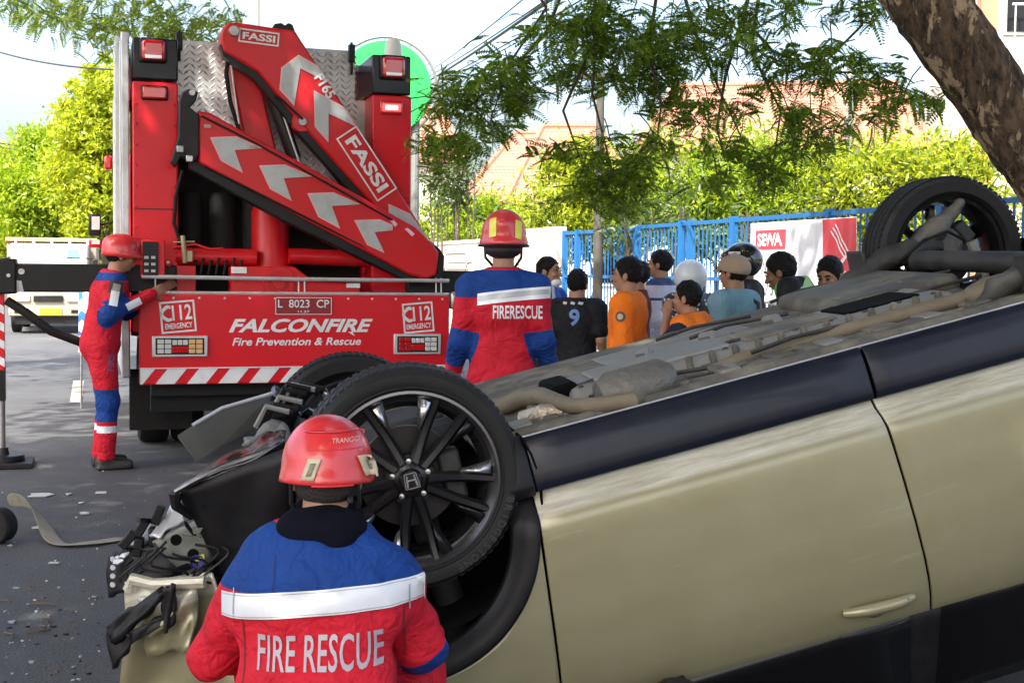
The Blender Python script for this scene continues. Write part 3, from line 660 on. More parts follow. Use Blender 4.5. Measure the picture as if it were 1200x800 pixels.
# handrail
zr = tp(163, 324).z
mb = MB(); mb.tube([tp(166, 324, 0.02), tp(345, 327, 0.02), tp(526, 329, 0.02)], 0.016, 10)
for px in (182, 350, 357, 511, 517): mb.tube([tp(px, 326, 0.03), tp(px, 345, 0.03)], 0.006, 6)
mb.build('handrail', SIL, truck)
# cargo body: corner columns, checker plate back, side, roof
CK = bpy.data.materials.new('checker_plate'); CK.use_nodes = True; MATS['checker_plate'] = CK
n = CK.node_tree.nodes; l = CK.node_tree.links; b = n['Principled BSDF']; b.inputs['Metallic'].default_value = 0.55; b.inputs['Roughness'].default_value = 0.42
tc = n.new('ShaderNodeTexCoord'); no = n.new('ShaderNodeTexNoise'); no.inputs['Scale'].default_value = 2.5; no.inputs['Detail'].default_value = 8; l.new(tc.outputs['Object'], no.inputs['Vector'])
rp = n.new('ShaderNodeValToRGB'); rp.color_ramp.elements[0].color = (0.30, 0.29, 0.28, 1); rp.color_ramp.elements[1].color = (0.62, 0.62, 0.62, 1); rp.color_ramp.elements[0].position = .35; rp.color_ramp.elements[1].position = .6
l.new(no.outputs['Fac'], rp.inputs[0]); l.new(rp.outputs[0], b.inputs['Base Color'])
z_top_l = tp(182, 45, 0.35).z; BW = 0.35
def col(pxa, pxb, pyt, w0, w1, zb, name, m):
    a = tp(pxa, 200, w0).x; b_ = tp(pxb, 200, w0).x; zt = tp((pxa + pxb) / 2, pyt, w0).z
    mb = MB(); mb.box(((a + b_) / 2, (w0 + w1) / 2, (zt + zb) / 2), (b_ - a, w1 - w0, zt - zb)); return mb.build(name, m, truck, bevel=0.015), a, b_, zt
cl_, la, lb, lzt = col(155, 209, 96, 0.30, 0.9, ZT - 0.3, 'corner_column', RED)
cr_, ra, rb_, rzt = col(436, 482, 112, 0.30, 0.9, ZT - 0.3, 'corner_column', RED)
BLU = mat('black_gloss', (.008, .009, .013), .2, 0, spec=.3, var=.4, vscale=6)
for (pa, pb, yt, yb) in ((155, 209, 45, 94), (436, 482, 65, 111)):
    a = tp(pa, 70, 0.3).x; b_ = tp(pb, 70, 0.3).x; zt = tp((pa + pb) / 2, yt, 0.3).z; zb = tp((pa + pb) / 2, yb, 0.3).z
    mb = MB(); mb.box(((a + b_) / 2, 0.6, (zt + zb) / 2), (b_ - a - .004, 0.598, zt - zb)); mb.build('column_cap', BLU, truck, bevel=0.015)
for (x0, y0, x1, y1) in ((163, 46, 196, 73), (445, 66, 476, 93)):
    a = tp(x0, y1, .29); b_ = tp(x1, y0, .29)
    mb = MB(); mb.box(((a.x + b_.x) / 2, .285, (a.z + b_.z) / 2), (b_.x - a.x, .05, b_.z - a.z)); o = mb.build('beacon_housing', BLK, truck, bevel=.02)
    mb = MB(); mb.box(((a.x + b_.x) / 2, .27, (a.z + b_.z) / 2), (b_.x - a.x - .03, .06, b_.z - a.z - .03)); o2 = mb.build('beacon_lens', LENS_R, o, bevel=.03, seg=3)
    mb = MB(); mb.box(((a.x + b_.x) / 2, .242, a.z + .04), ((b_.x - a.x) * .6, .012, .028)); mb.build('beacon_reflector', LENS_C, o, bevel=.004)
a = tp(165, 117, .29); b_ = tp(197, 101, .29)
mb = MB(); mb.box(((a.x + b_.x) / 2, .29, (a.z + b_.z) / 2), (b_.x - a.x, .03, b_.z - a.z)); o = mb.build('marker_lamp', BLK, truck, bevel=.015)
mb = MB(); mb.box(((a.x + b_.x) / 2, .28, (a.z + b_.z) / 2), (b_.x - a.x - .025, .03, b_.z - a.z - .022)); mb.build('marker_lens', LENS_R, o, bevel=.012)
a = tp(445, 134, .29); b_ = tp(472, 119, .29)
mb = MB(); mb.box(((a.x + b_.x) / 2, .29, (a.z + b_.z) / 2), (b_.x - a.x, .03, b_.z - a.z)); o = mb.build('marker_lamp', LENS_R, truck, bevel=.015)
tag(o, 'lit red marker lamp')
mb = MB(); mb.box(((a.x + b_.x) / 2, .278, (a.z + b_.z) / 2), ((b_.x - a.x) * .8, .012, (b_.z - a.z) * .55)); mb.build('lit_lens', LIT, o, bevel=.005)
mb = MB(); mb.box(((a.x + b_.x) / 2, .272, (a.z + b_.z) / 2), ((b_.x - a.x) * .55, .012, (b_.z - a.z) * .34)); mb.build('lit_core', LITC, o, bevel=.004)
# checker plate back wall above the crane bay, cut lower on the right
zt0 = tp(213, 47, .55).z
mb = MB(); mb.prism([tp(x_, y_, .62) for x_, y_ in ((205, 47), (416, 60), (416, 118), (445, 118), (445, 285), (330, 225), (205, 158))], (0, .05, 0))
cp = mb.build('checker_back', CK, truck, smooth=0)
# raised lozenges of the checker plate, joined
lo = MB(); xa = tp(211, 100, .62).x; xb = tp(416, 100, .62).x; za = tp(300, 235, .62).z; zb = tp(300, 58, .62).z
_a = tp(205, 154, .62); _b = tp(445, 281, .62)
def zcut(x_): return _a.z + (_b.z - _a.z) * (x_ - _a.x) / (_b.x - _a.x) + .03
i = 0; zz = za
while zz < zb:
    xx = xa + (0.05 if i % 2 else 0)
    j = 0
    while xx < xb:
        s_ = 1 if (i + j) % 2 else -1
        if zz < zcut(xx): xx += .05; j += 1; continue
        q = Vector((xx, .62, zz)); u_ = Vector((.026, 0, .026 * s_)); v_ = Vector((.006, 0, -.006 * s_))
        lo.add([q - u_, q + v_, q + u_, q - v_, q + Vector((0, -.006, 0))], [(0, 1, 4), (1, 2, 4), (2, 3, 4), (3, 0, 4)])
        xx += .05; j += 1
    zz += .05; i += 1
o = lo.build('checker_lozenges', CK, truck, smooth=0); o['kind'] = 'stuff'
for (x0, y0, x1, y1) in ((409, 50, 416, 88), (207, 36, 213, 72)):
    mb = MB(); mb.tube([tp(x0 + 3, y0, .55), tp(x0 + 3, y1, .55)], .012, 8); mb.box(tp(x0 + 3, y0 + 13, .55), (.05, .06, .14)); mb.build('latch', BLK, truck, bevel=.006)
# body side with locker strips
SB = 3.6
mb = MB(); mb.box((la - .05, .32 + SB / 2, (lzt + .62) / 2 + .2), (.06, SB, z_top_l - .62)); mb.build('body_side', SIL, truck, bevel=.01)
for k in range(5):
    mb = MB(); mb.box((la - .085, .45 + .62 * k + .3, 2.15), (.02, .54, 1.9)); mb.build('locker_door', [mat('locker_white', (.7, .7, .7), .4, .2, var=.1), RED][0 if k != 1 else 1], truck, bevel=.008)
mb = MB(); mb.box((la - .11, .33, 2.1), (.03, .03, 2.3)); mb.box((la - .115, .55, 2.1), (.03, .03, 2.2)); mb.build('locker_edge', WHT, truck, bevel=.004)
mb = MB(); mb.box((rb_ + .02, .9 + SB / 2, 2.1), (.06, SB, 2.2)); mb.build('body_side', RED, truck, bevel=.01)
mb = MB(); mb.box(((la + rb_) / 2, .9 + SB / 2, tp(415, 62, .7).z - .10), (rb_ - la, SB, .06)); mb.build('body_roof', SIL, truck, bevel=.01)
a = tp(149, 124, .8)
mb = MB(); mb.tube([a, a + Vector((-.06, .2, 0))], .05, 10); mb.build('side_lamp', LENS_A, truck)
a = tp(127, 191, 1.6); mb = MB(); mb.box(a, (.07, .1, .12)); mb.build('side_lamp', LENS_R, truck, bevel=.02)
a = tp(461, 60, .7); mb = MB(); mb.lathe([(0.0, .17), (.045, .16), (.07, .1), (.075, 0), (.0, 0)], a - Vector((0, 0, .06)), (0, 0, 1), 14); mb.build('work_lamp', mat('lamp_white', (.75, .75, .68), .4), truck)
# bay interior
mb = MB(); mb.box(((la + rb_) / 2, .85, 1.9), (rb_ - la, .06, 1.9)); mb.box(((la + rb_) / 2, .55, 1.28), (rb_ - la, .7, .04)); mb.build('bay_liner', DGR, truck)
for k, (px, wd) in enumerate(((225, 28), (262, 34), (300, 30))):
    a = tp(px, 250, .5); mb = MB(); r_ = wd / 157 / 2
    mb.lathe([(0, 0), (r_, .02), (r_, .55), (r_ * .9, .6), (0, .62)], (a.x, .62, 1.5), (0, 0, 1), 16); mb.build('rubber_bellows', RUB, truck)
# crane pedestal, base and cross tubes
a = tp(315, 250, .42); b_ = tp(318, 332, .42)
mb = MB(); mb.lathe([(0, .66), (.135, .66), (.15, .62), (.15, .30), (.20, .1), (.21, 0), (0, 0)], (b_.x, .5, b_.z - .05), (0, 0, 1), 24); ped = mb.build('crane_pedestal', REDD, truck)
mb = MB(); tpoly([(271, 312), (345, 312), (368, 330), (422, 332), (422, 346), (271, 346)], .10, .25, mb); mb.build('crane_base', REDD, truck, bevel=.012)
mb = MB(); mb.lathe([(0, -.02), (.05, -.02), (.055, 0), (.085, 0), (.085, -.012), (.12, -.012), (.125, .02)], tp(327, 331, .09), (0, 1, 0), 24); mb.build('base_flange', REDD, truck)
mb = MB(); mb.tube([tp(205, 300, .35), tp(300, 302, .35)], .07, 14); mb.tube([tp(338, 300, .35), tp(440, 304, .35)], .065, 14); mb.build('cross_tube', REDD, truck)
mb = MB(); mb.tube([tp(395, 296, .28), tp(398, 296, .28)], .0, 4) if False else None
mb = MB(); mb.box(tp(216, 328, .3), (.16, .2, .22)); mb.tube([tp(205, 290, .26), tp(228, 286, .26), tp(246, 292, .26), tp(262, 291, .26)], .012, 6); mb.build('valve_block', REDD, truck, bevel=.01)
YEL = mat('aged_brass', (.42, .36, .22), .45, .4, var=.2)
mb = MB(); mb.tube([tp(214, 276, .24), tp(217, 308, .24)], .018, 8); mb.tube([tp(203, 284, .24), tp(228, 283, .24)], .007, 6); mb.box(tp(222, 300, .26), (.04, .05, .08)); mb.build('lever', YEL, truck)
for k in range(7):
    x_ = 226 + k * 9
    mb = MB(); mb.tube([tp(x_, 322, .25), tp(x_ + 3, 306 - 3 * (k % 2), .28), tp(x_ + 16, 302, .4), tp(x_ + 32, 318, .45)], .011, 6); mb.build('hose', RUB, truck)
for (px, py) in ((188, 309), (190, 314)):
    pass
mb = MB(); mb.lathe([(0, -.03), (.022, -.028), (.03, 0)], tp(197, 309, .2), (0, 1, 0), 12); mb.build('push_button', LENS_R, truck)
for (x0, y0, x1, y1) in ((271, 313, 289, 320), (406, 332, 422, 337)):
    a = tp(x0, y1, .095); b_ = tp(x1, y0, .095); mb = MB(); mb.box(((a.x + b_.x) / 2, .095, (a.z + b_.z) / 2), (b_.x - a.x, .006, b_.z - a.z)); mb.build('data_plate', WHT, truck)
# control box where the firefighter works
a = tp(166, 325, .05); b_ = tp(186, 281, .05)
mb = MB(); mb.box(((a.x + b_.x) / 2 + .02, .12, (a.z + b_.z) / 2), (b_.x - a.x + .05, .2, b_.z - a.z)); cb = mb.build('control_box', RED, truck, bevel=.01)
mb = MB(); mb.box(((a.x + b_.x) / 2, .015, (a.z + b_.z) / 2), (b_.x - a.x - .01, .02, b_.z - a.z - .03)); mb.build('control_screen', BLK, cb, bevel=.004)
mb = MB()
for k in range(2):
    for j in range(3): mb = MB(); mb.box(((a.x + b_.x) / 2 - .03 + .05 * k, -.001, a.z + .05 + .05 * j), (.03, .012, .02)); mb.build('control_key', GRYR, cb)
# crane booms
def boom(pts, w, dep, name, m, bev=.018): 
    mb = MB(); tpoly(pts, w, dep, mb); return mb.build(name, m, truck, bevel=bev)
inner = boom([(265, 50), (290, 58), (302, 83), (327, 188), (287, 170)], .46, .2, 'inner_boom', REDD)
outer = boom([(258, 44), (260, 34), (267, 27), (277, 26), (330, 34), (346, 36), (352, 46), (366, 67), (478, 240), (492, 262), (505, 290), (470, 290), (437, 240), (350, 142), (302, 84), (272, 66), (262, 60)], .24, .2, 'outer_boom', REDD)
mb = MB(); tpoly([(258, 52), (302, 86), (350, 143), (437, 242), (430, 245), (345, 150), (298, 92), (262, 66)], .262, .16, mb); mb.build('boom_flange', BLK, outer)
lower = boom([(232, 130), (246, 132), (296, 160), (352, 190), (440, 240), (487, 266), (507, 285), (515, 296), (512, 322), (500, 327), (480, 322), (232, 190)], .02, .19, 'lower_boom', REDD)
mb = MB(); tpoly([(222, 184), (480, 319), (498, 329), (478, 330), (330, 258), (222, 198)], .06, .14, mb); mb.build('boom_underside', BLK, lower, bevel=.01)
mb = MB(); tpoly([(503, 281), (516, 292), (521, 300), (520, 322), (514, 328), (506, 326), (513, 320), (514, 297)], .05, .14, mb); mb.build('boom_end', BLK, lower, bevel=.008)
mb = MB(); tpoly([(210, 118), (214, 107), (224, 104), (232, 108), (230, 118), (222, 126), (233, 134), (233, 182), (228, 190), (212, 184), (206, 196), (200, 190), (209, 160)], .0, .12, mb); brk = mb.build('boom_bracket', BLK, lower, bevel=.01)
mb = MB(); mb.lathe([(0, -.02), (.022, -.02), (.026, 0)], tp(225, 109, -.005), (0, 1, 0), 12)
mb.build('pin', STL, brk)
for (px, py, w_) in ((211, 175, -.01), (222, 186, -.01)):
    mb = MB(); mb.box(tp(px, py, w_), (.05, .03, .05)); mb.build('bracket_link', STL, brk, bevel=.006)
def cyl(pts, r, name, m, par):
    mb = MB(); mb.tube(pts, r, 14); return mb.build(name, m, par)
cyl([tp(311, 88, .40), tp(345, 186, .40)], .055, 'hydraulic_cylinder', BLK, truck)
cyl([tp(353, 146, .34), tp(428, 238, .34)], .068, 'hydraulic_cylinder', BLK, truck)
cyl([tp(318, 92, .36), tp(352, 196, .36)], .016, 'hydraulic_pipe', STL, truck)
cyl([tp(268, 66, .44), tp(265, 86, .43), tp(270, 120, .43), tp(280, 152, .43), tp(288, 163, .43)], .017, 'hose', RUB, truck)
cyl([tp(270, 70, .42), tp(275, 110, .42), tp(280, 145, .42)], .007, 'hydraulic_pipe', WHT, truck)
cyl([tp(355, 140, .22), tp(331, 118, .22), tp(322, 112, .23)], .009, 'hose', RUB, truck)
for (px, py, r_, w_) in ((274, 37, .036, .235), (303, 88, .025, .4), (354, 143, .03, .255)):
    mb = MB(); mb.lathe([(0, -.03), (r_, -.03), (r_ * 1.15, -.015), (r_ * 1.15, .02)], tp(px, py, w_), (0, 1, 0), 18); mb.build('pivot_pin', STL, truck)
mb = MB(); mb.lathe([(0, -.0), (.075, -.0), (.08, .02), (.08, .1)], tp(354, 143, .245), (0, 1, 0), 20); mb.build('pivot_boss', REDD, truck)
mb = MB(); tpoly([(319, 33), (322, 28), (330, 27), (334, 30), (338, 27), (343, 29), (347, 40)], .28, .08, mb); mb.build('boom_lug', BLK, outer, bevel=.006)
# chevrons on the booms (outline strip + grey reflective sheet)
def sheet(pts, w, par, nm='reflective_chevron', m=GRYR):
    c = np.mean(pts, 0); big = [tuple(c + (np.array(p) - c) * 1.07) for p in pts]
    mb = MB(); mb.prism([tp(x_, y_, w - .004) for x_, y_ in big], (0, .002, 0)); mb.build('chevron_edge', PINK, par, smooth=0)
    mb = MB(); mb.prism([tp(x_, y_, w - .008) for x_, y_ in pts], (0, .002, 0)); mb.build(nm, m, par, smooth=0)
for (dx, dy) in ((0, 0), (57.5, 33), (114, 65.5), (169, 97)):
    p = [(248, 162), (277, 161), (306, 174), (275, 176), (284, 201), (260, 188)]
    if dx > 150: p = [(248, 162), (276, 161), (290, 167), (290, 173), (270, 175), (281, 198), (262, 189)]
    sheet([(x_ + dx, y_ + dy) for x_, y_ in p], .02, lower)
sheet([(331, 80), (350, 66), (371, 78), (384, 97), (352, 80), (345, 122), (329, 104)], .24, outer)
sheet([(369, 108), (402, 126), (416, 148), (385, 133), (385, 165), (370, 148)], .24, outer)
sheet([(456, 240), (480, 251), (500, 278), (470, 262), (466, 268), (457, 257)], .24, outer)
for (x0, y0, x1, y1) in ((457, 258, 466, 266), (474, 268, 486, 277)):
    mb = MB(); mb.prism([tp(x_, y_, .016) for x_, y_ in ((x0, y0), (x0 + 4, y0 - 1), (x1, y1 - 3), (x1 - 3, y1))], (0, .002, 0)); mb.build('decal_patch', mat('pink_patch', (.75, .5, .6), .5), lower, smooth=0)
# maker's lettering
def framed(cx, cy, w_, h_, ang, wpl, par, txt='FASSI'):
    c = tp(cx, cy, wpl - .006); a = R(ang); ux = Vector((math.cos(a), 0, math.sin(a))); uy = Vector((-math.sin(a), 0, math.cos(a)))
    mb = MB(); t = .012
    for ox, oz, ww, hh_ in ((0, h_ / 2, w_, t), (0, -h_ / 2, w_, t), (-w_ / 2, 0, t, h_ + t), (w_ / 2, 0, t, h_ + t)):
        q = c + ux * ox + uy * oz; mb.add([q - ux * ww / 2 - uy * hh_ / 2, q + ux * ww / 2 - uy * hh_ / 2, q + ux * ww / 2 + uy * hh_ / 2, q - ux * ww / 2 + uy * hh_ / 2], [(0, 1, 2, 3)])
    flat_text(mb, txt, c, ux, uy, w_ * .84, h_ * .58, bold=.03); mb.build('lettering', WHT, par, smooth=0)
framed(303.5, 44, .30, .095, -4, .24, outer)
framed(430, 192, .58, .185, -55.5, .24, outer)
mb = MB(); c = tp(381, 101, .231); a = R(-56); flat_text(mb, 'F165', c, (math.cos(a), 0, math.sin(a)), (-math.sin(a), 0, math.cos(a)), .20, .085, bold=.03); mb.build('lettering', WHT, outer, smooth=0)
# outriggers
za = tp(60, 342, .3).z; zb = tp(60, 309, .3).z; xl = tp(6, 325, .3).x
mb = MB(); mb.box(((xl + .3) / 2, .3, (za + zb) / 2), (.3 - xl, .2, zb - za)); orl = mb.build('outrigger_beam', BLK, truck, bevel=.012)
mb = MB(); mb.box((xl, .3, (za + zb) / 2 + .01), (.17, .24, zb - za + .05)); mb.build('beam_head', BLK, orl, bevel=.015)
mb = MB(); mb.lathe([(0, -.012), (.022, -.012), (.024, 0)], (xl + .12, .2, zb - .06), (0, 1, 0), 12); mb.lathe([(0, -.012), (.014, -.012), (.015, 0)], (xl + .03, .18, zb - .09), (0, 1, 0), 12); mb.build('bolt', STL, orl)
mb = MB(); q = [tp(12, 346 - 4, .195), tp(28, 342, .195), tp(25, 329, .195), tp(12, 328, .195)]; mb.prism(q, (0, .004, 0)); mb.build('reflective_patch', GRYR, orl, smooth=0)
mb = MB(); mb.box((xl - .05, .3, (za + .72) / 2), (.09, .09, za - .72)); leg = mb.build('outrigger_leg', RED, truck, bevel=.006)
for k in range(4):
    z_ = za - .06 - .13 * k
    mb = MB(); mb.prism([(xl - .094, .252, z_), (xl - .006, .252, z_ - .05), (xl - .006, .252, z_ - .11), (xl - .094, .252, z_ - .06)], (0, .002, 0)); mb.build('leg_stripe', WHT, leg, smooth=0)
mb = MB(); mb.box((xl - .045, .3, .62), (.085, .085, .25)); mb.build('leg_sleeve', BLK, leg)
mb = MB(); mb.tube([(xl - .035, .3, .7), (xl - .035, .3, .06)], .028, 12); mb.build('jack_rod', STL, leg)
mb = MB(); mb.lathe([(0, .1), (.04, .1), (.05, .05), (.15, .045), (.16, .03), (.16, .0), (0, 0)], (xl - .03, .3, .04), (0, 0, 1), 18); mb.build('jack_foot', BLK, leg)
mb = MB(); mb.box((xl - .02, .3, .02), (.42, .42, .04)); mb.build('jack_pad', DGR, leg, bevel=.008)
cyl([tp(8, 352, .25), tp(30, 366, .22), tp(60, 388, .2), (tp(100, 403, .25)), tp(140, 402, .35)], .034, 'hose_bundle', RUB, truck)
xr = X1 + .42
mb = MB(); mb.box(((xr + 2.1) / 2, .3, (za + zb) / 2 - .02), (xr - 2.1, .2, zb - za)); mb.build('outrigger_beam', BLK, truck, bevel=.012)
mb = MB(); mb.box((xr + .05, .3, .8), (.1, .1, 1.4)); mb.box((xr + .05, .3, .05), (.36, .36, .06)); mb.build('outrigger_leg', BLK, truck, bevel=.006)
mb = MB(); mb.box(tp(533, 352, .05), (.09, .1, .14)); mb.build('hose_coupling', STL, truck, bevel=.02)
# chassis, wheels, cab
mb = MB(); mb.box((1.2, 3.3, .85), (.9, 6.4, .25)); mb.box((1.2, .5, .62), (2.2, .12, .5)); mb.build('chassis', DGR, truck)
mb = MB(); mb.box((1.2, .3, .66), (2.2, .06, .3)); mb.build('under_guard', BLK, truck)
for (wx, wy) in ((.16, 1.55), (.44, 1.55), (2.24, 1.55), (1.96, 1.55), (.28, 5.3), (2.12, 5.3)):
    mb = MB(); s_ = -1 if wx < 1.2 else 1; r_ = .46
    mb.lathe([(.24, -.11), (.36, -.125), (.42, -.125), (r_ - .01, -.11), (r_, -.07), (r_, .07), (r_ - .01, .11), (.42, .125), (.36, .125), (.24, .11)], (wx, wy, r_), (1, 0, 0), 28)
    wh = mb.build('wheel', RUB, truck)
    mb = MB(); mb.lathe([(0, .04 * s_), (.09, .06 * s_), (.1, 0), (.2, .02 * s_), (.24, .1 * s_), (.26, .1 * s_)], (wx, wy, r_), (1, 0, 0), 22); mb.build('rim', STL, wh)
for x_ in (.2, 2.2):
    mb = MB(); mb.box((x_, .95, .42), (.5, .012, .5)); mb.build('mud_flap', RUB, truck)
mb = MB(); mb.box((1.2, 5.4, 1.75), (2.35, 1.9, 2.0)); cabo = mb.build('cab', RED, truck, bevel=.12, seg=3)
mb = MB(); mb.box((.02, 5.7, 2.15), (.02, 1.0, .7)); mb.build('cab_window', BLU, cabo, bevel=.01)
mb = MB(); mb.box((1.2, 6.37, 2.15), (2.0, .02, .8)); mb.build('windscreen', BLU, cabo, bevel=.01)
for (py0, py1, nm, m_) in ((251, 276, 'mirror', BLK), (281, 290, 'mirror', RED)):
    a = tp(111, py0, 6.1); b_ = tp(111, py1, 6.1)
    mb = MB(); mb.box(((a.x), 6.1, (a.z + b_.z) / 2), (.14, .1, a.z - b_.z)); o = mb.build(nm, m_, cabo, bevel=.02)
    mb = MB(); mb.box((a.x + .01, 6.04, (a.z + b_.z) / 2 + .02), (.09, .012, (a.z - b_.z) * .62)); mb.build('mirror_glass', LENS_C, o)
mb = MB(); a = tp(111, 264, 6.1); mb.tube([(a.x + .05, 6.1, a.z), (.1, 6.1, a.z + .1)], .015, 6); mb.tube([(a.x + .05, 6.1, a.z - .2), (.1, 6.1, a.z - .25)], .015, 6); mb.build('mirror_arm', BLK, cabo)

# bolts, seams, labels and grease nipples
for (xa, xb, z0, z1) in ((la, lb, 1.5, 2.75), (ra, rb_, 1.75, 2.65)):
    for k in range(9):
        for x_ in (xa + .03, xb - .03):
            mb = MB(); mb.lathe([(0, -.006), (.008, -.005), (.011, 0)], (x_, .298, z0 + (z1 - z0) * k / 8), (0, 1, 0), 8); mb.build('bolt', REDD, truck)
for k in range(13):
    mb = MB(); mb.lathe([(0, -.005), (.007, -.004), (.01, 0)], (X0 + .06 + (X1 - X0 - .12) * k / 12, -.001, ZT - .025), (0, 1, 0), 8); mb.build('bolt', SIL, truck)
for (px, py, w_, h_, wp) in ((243, 148, .05, .025, .012), (297, 172, .06, .02, .012)):
    a = tp(px, py, wp); mb = MB(); mb.box((a.x, wp - .002, a.z), (w_, .003, h_)); mb.build('warning_label', mat('label_faded', (.45, .30, .28), .6, var=.3, vscale=60), truck)
mb = MB(); mb.box(((la + lb) / 2, .297, 1.95), (lb - la - .02, .004, .006)); mb.build('panel_seam', BLK, truck)
mb = MB(); mb.box(((ra + rb_) / 2, .297, 2.05), (rb_ - ra - .02, .004, .006)); mb.build('panel_seam', BLK, truck)
cyl([tp(236, 136, .0), tp(300, 168, -.005), tp(380, 213, -.005), tp(460, 258, -.005)], .008, 'grease_pipe', BLK, lower)
cyl([tp(240, 194, .04), tp(330, 240, .03), tp(420, 286, .03), tp(470, 314, .04)], .012, 'hose', RUB, lower)
cyl([tp(340, 130, .3), tp(370, 178, .3), tp(418, 232, .3)], .014, 'hose', RUB, truck)
cyl([tp(214, 200, .2), tp(206, 230, .22), tp(204, 262, .25), tp(212, 285, .26)], .014, 'hose', RUB, truck)
# ================================================================== overturned car
def rotm(yaw, pit, rol):
    return Matrix.Rotation(R(yaw), 3, 'Z') @ Matrix.Rotation(R(pit), 3, 'Y') @ Matrix.Rotation(R(rol), 3, 'X')
CM = rotm(9, -14.5, 1).to_4x4()
_nf = P(482, 563, 4.0)
CO = _nf - (CM.to_3x3() @ Vector((0, -.89, -.25)))
car = empty('overturned_car'); car.matrix_world = Matrix.Translation(CO) @ CM
tag(car, 'champagne gold car lying upside down on its roof with smashed front', 'car')
CI = car.matrix_world.inverted()
def cl(px, py, y):
    o = CI @ Vector((0, 0, CAMH)); d = CI.to_3x3() @ ray(px, py); q = o + d * ((y - o.y) / d.y)
    return Vector((q.x, q.y, -q.z))
def clz(px, py, z):
    o = CI @ Vector((0, 0, CAMH)); d = CI.to_3x3() @ ray(px, py); q = o + d * ((-z - o.z) / d.z)
    return Vector((q.x, q.y, -q.z))
UP = lambda v: (v[0], v[1], -v[2])
def CB(): return MB(UP)
PNT = bpy.data.materials.new('champagne_paint'); PNT.use_nodes = True; MATS['champagne_paint'] = PNT
n = PNT.node_tree.nodes; l = PNT.node_tree.links; b = n['Principled BSDF']
tc = n.new('ShaderNodeTexCoord')
no = n.new('ShaderNodeTexNoise'); no.inputs['Scale'].default_value = 1.6; no.inputs['Detail'].default_value = 7; no.inputs['Roughness'].default_value = .65; l.new(tc.outputs['Object'], no.inputs['Vector'])
rp = n.new('ShaderNodeValToRGB'); rp.color_ramp.elements[0].color = (.236, .217, .120, 1); rp.color_ramp.elements[1].color = (.282, .262, .160, 1); rp.color_ramp.elements[0].position = .35; rp.color_ramp.elements[1].position = .7
l.new(no.outputs['Fac'], rp.inputs[0])
mp = n.new('ShaderNodeMapping'); mp.inputs['Scale'].default_value = (.9, 6, 12); mp.inputs['Rotation'].default_value = (0, R(4), 0); l.new(tc.outputs['Object'], mp.inputs['Vector'])
ns = n.new('ShaderNodeTexNoise'); ns.inputs['Scale'].default_value = 3.0; ns.inputs['Detail'].default_value = 9; ns.inputs['Roughness'].default_value = .75; l.new(mp.outputs[0], ns.inputs['Vector'])
r2 = n.new('ShaderNodeValToRGB'); r2.color_ramp.elements[0].position = .60; r2.color_ramp.elements[1].position = .78; r2.color_ramp.elements[1].color = (.6, .6, .6, 1); l.new(ns.outputs['Fac'], r2.inputs[0])
mx = n.new('ShaderNodeMix'); mx.data_type = 'RGBA'; mx.inputs[7].default_value = (.42, .40, .33, 1); l.new(r2.outputs[0], mx.inputs[0]); l.new(rp.outputs[0], mx.inputs[6]); 
# bright sky reflection painted as pale scuffs along the lower door edge
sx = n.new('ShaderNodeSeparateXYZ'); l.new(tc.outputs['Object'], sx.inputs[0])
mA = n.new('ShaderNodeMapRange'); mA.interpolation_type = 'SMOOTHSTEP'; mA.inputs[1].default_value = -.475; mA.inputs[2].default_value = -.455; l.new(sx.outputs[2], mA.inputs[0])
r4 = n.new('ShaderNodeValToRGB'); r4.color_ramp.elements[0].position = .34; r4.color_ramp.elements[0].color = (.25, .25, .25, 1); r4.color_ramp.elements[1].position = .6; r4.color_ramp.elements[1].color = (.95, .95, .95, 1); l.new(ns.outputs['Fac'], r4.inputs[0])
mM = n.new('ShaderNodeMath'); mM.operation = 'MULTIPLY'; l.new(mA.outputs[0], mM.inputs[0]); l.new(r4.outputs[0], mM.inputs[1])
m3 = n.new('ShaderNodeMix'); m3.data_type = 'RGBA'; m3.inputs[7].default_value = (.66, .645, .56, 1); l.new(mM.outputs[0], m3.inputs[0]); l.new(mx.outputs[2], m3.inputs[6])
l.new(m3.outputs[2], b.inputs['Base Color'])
mr = n.new('ShaderNodeMapRange'); mr.inputs[3].default_value = .34; mr.inputs[4].default_value = .6; l.new(r2.outputs[0], mr.inputs[0]); l.new(mr.outputs[0], b.inputs['Roughness'])
b.inputs['Metallic'].default_value = .3; b.inputs['Coat Weight'].default_value = .7; b.inputs['Coat Roughness'].default_value = .2
CLAD = mat('gloss_cladding', (.005, .007, .016), .3, 0, coat=.1, var=.3, vscale=5, dirt=(.012, .013, .018), dscale=7, damt=.3, spec=.25)
PLS = mat('black_plastic', (.007, .007, .009), .42, 0, var=.3, vscale=8, dirt=(.02, .02, .019), dscale=6, damt=.4, spec=.25, bump=.05, bscale=90)
DUST = mat('dusty_underbody', (.085, .08, .066), .8, 0, var=.55, vscale=11, dirt=(.235, .21, .155), dscale=5, damt=1.0, bump=.6, bscale=22)
DUSTL = mat('dusty_shield', (.20, .20, .19), .55, .25, var=.2, vscale=7, dirt=(.24, .22, .165), dscale=5, damt=.7, bump=.25, bscale=18)
DUSTD = mat('dark_suspension', (.018, .018, .017), .6, 0, var=.4, vscale=9, dirt=(.09, .083, .065), dscale=7, damt=.6)
RUST = mat('muddy_exhaust', (.15, .125, .085), .65, .2, var=.3, vscale=9, dirt=(.23, .195, .135), dscale=6, damt=.7, bump=.2)
VOID = mat('dark_cabin', (.003, .003, .003), .9, spec=.1)
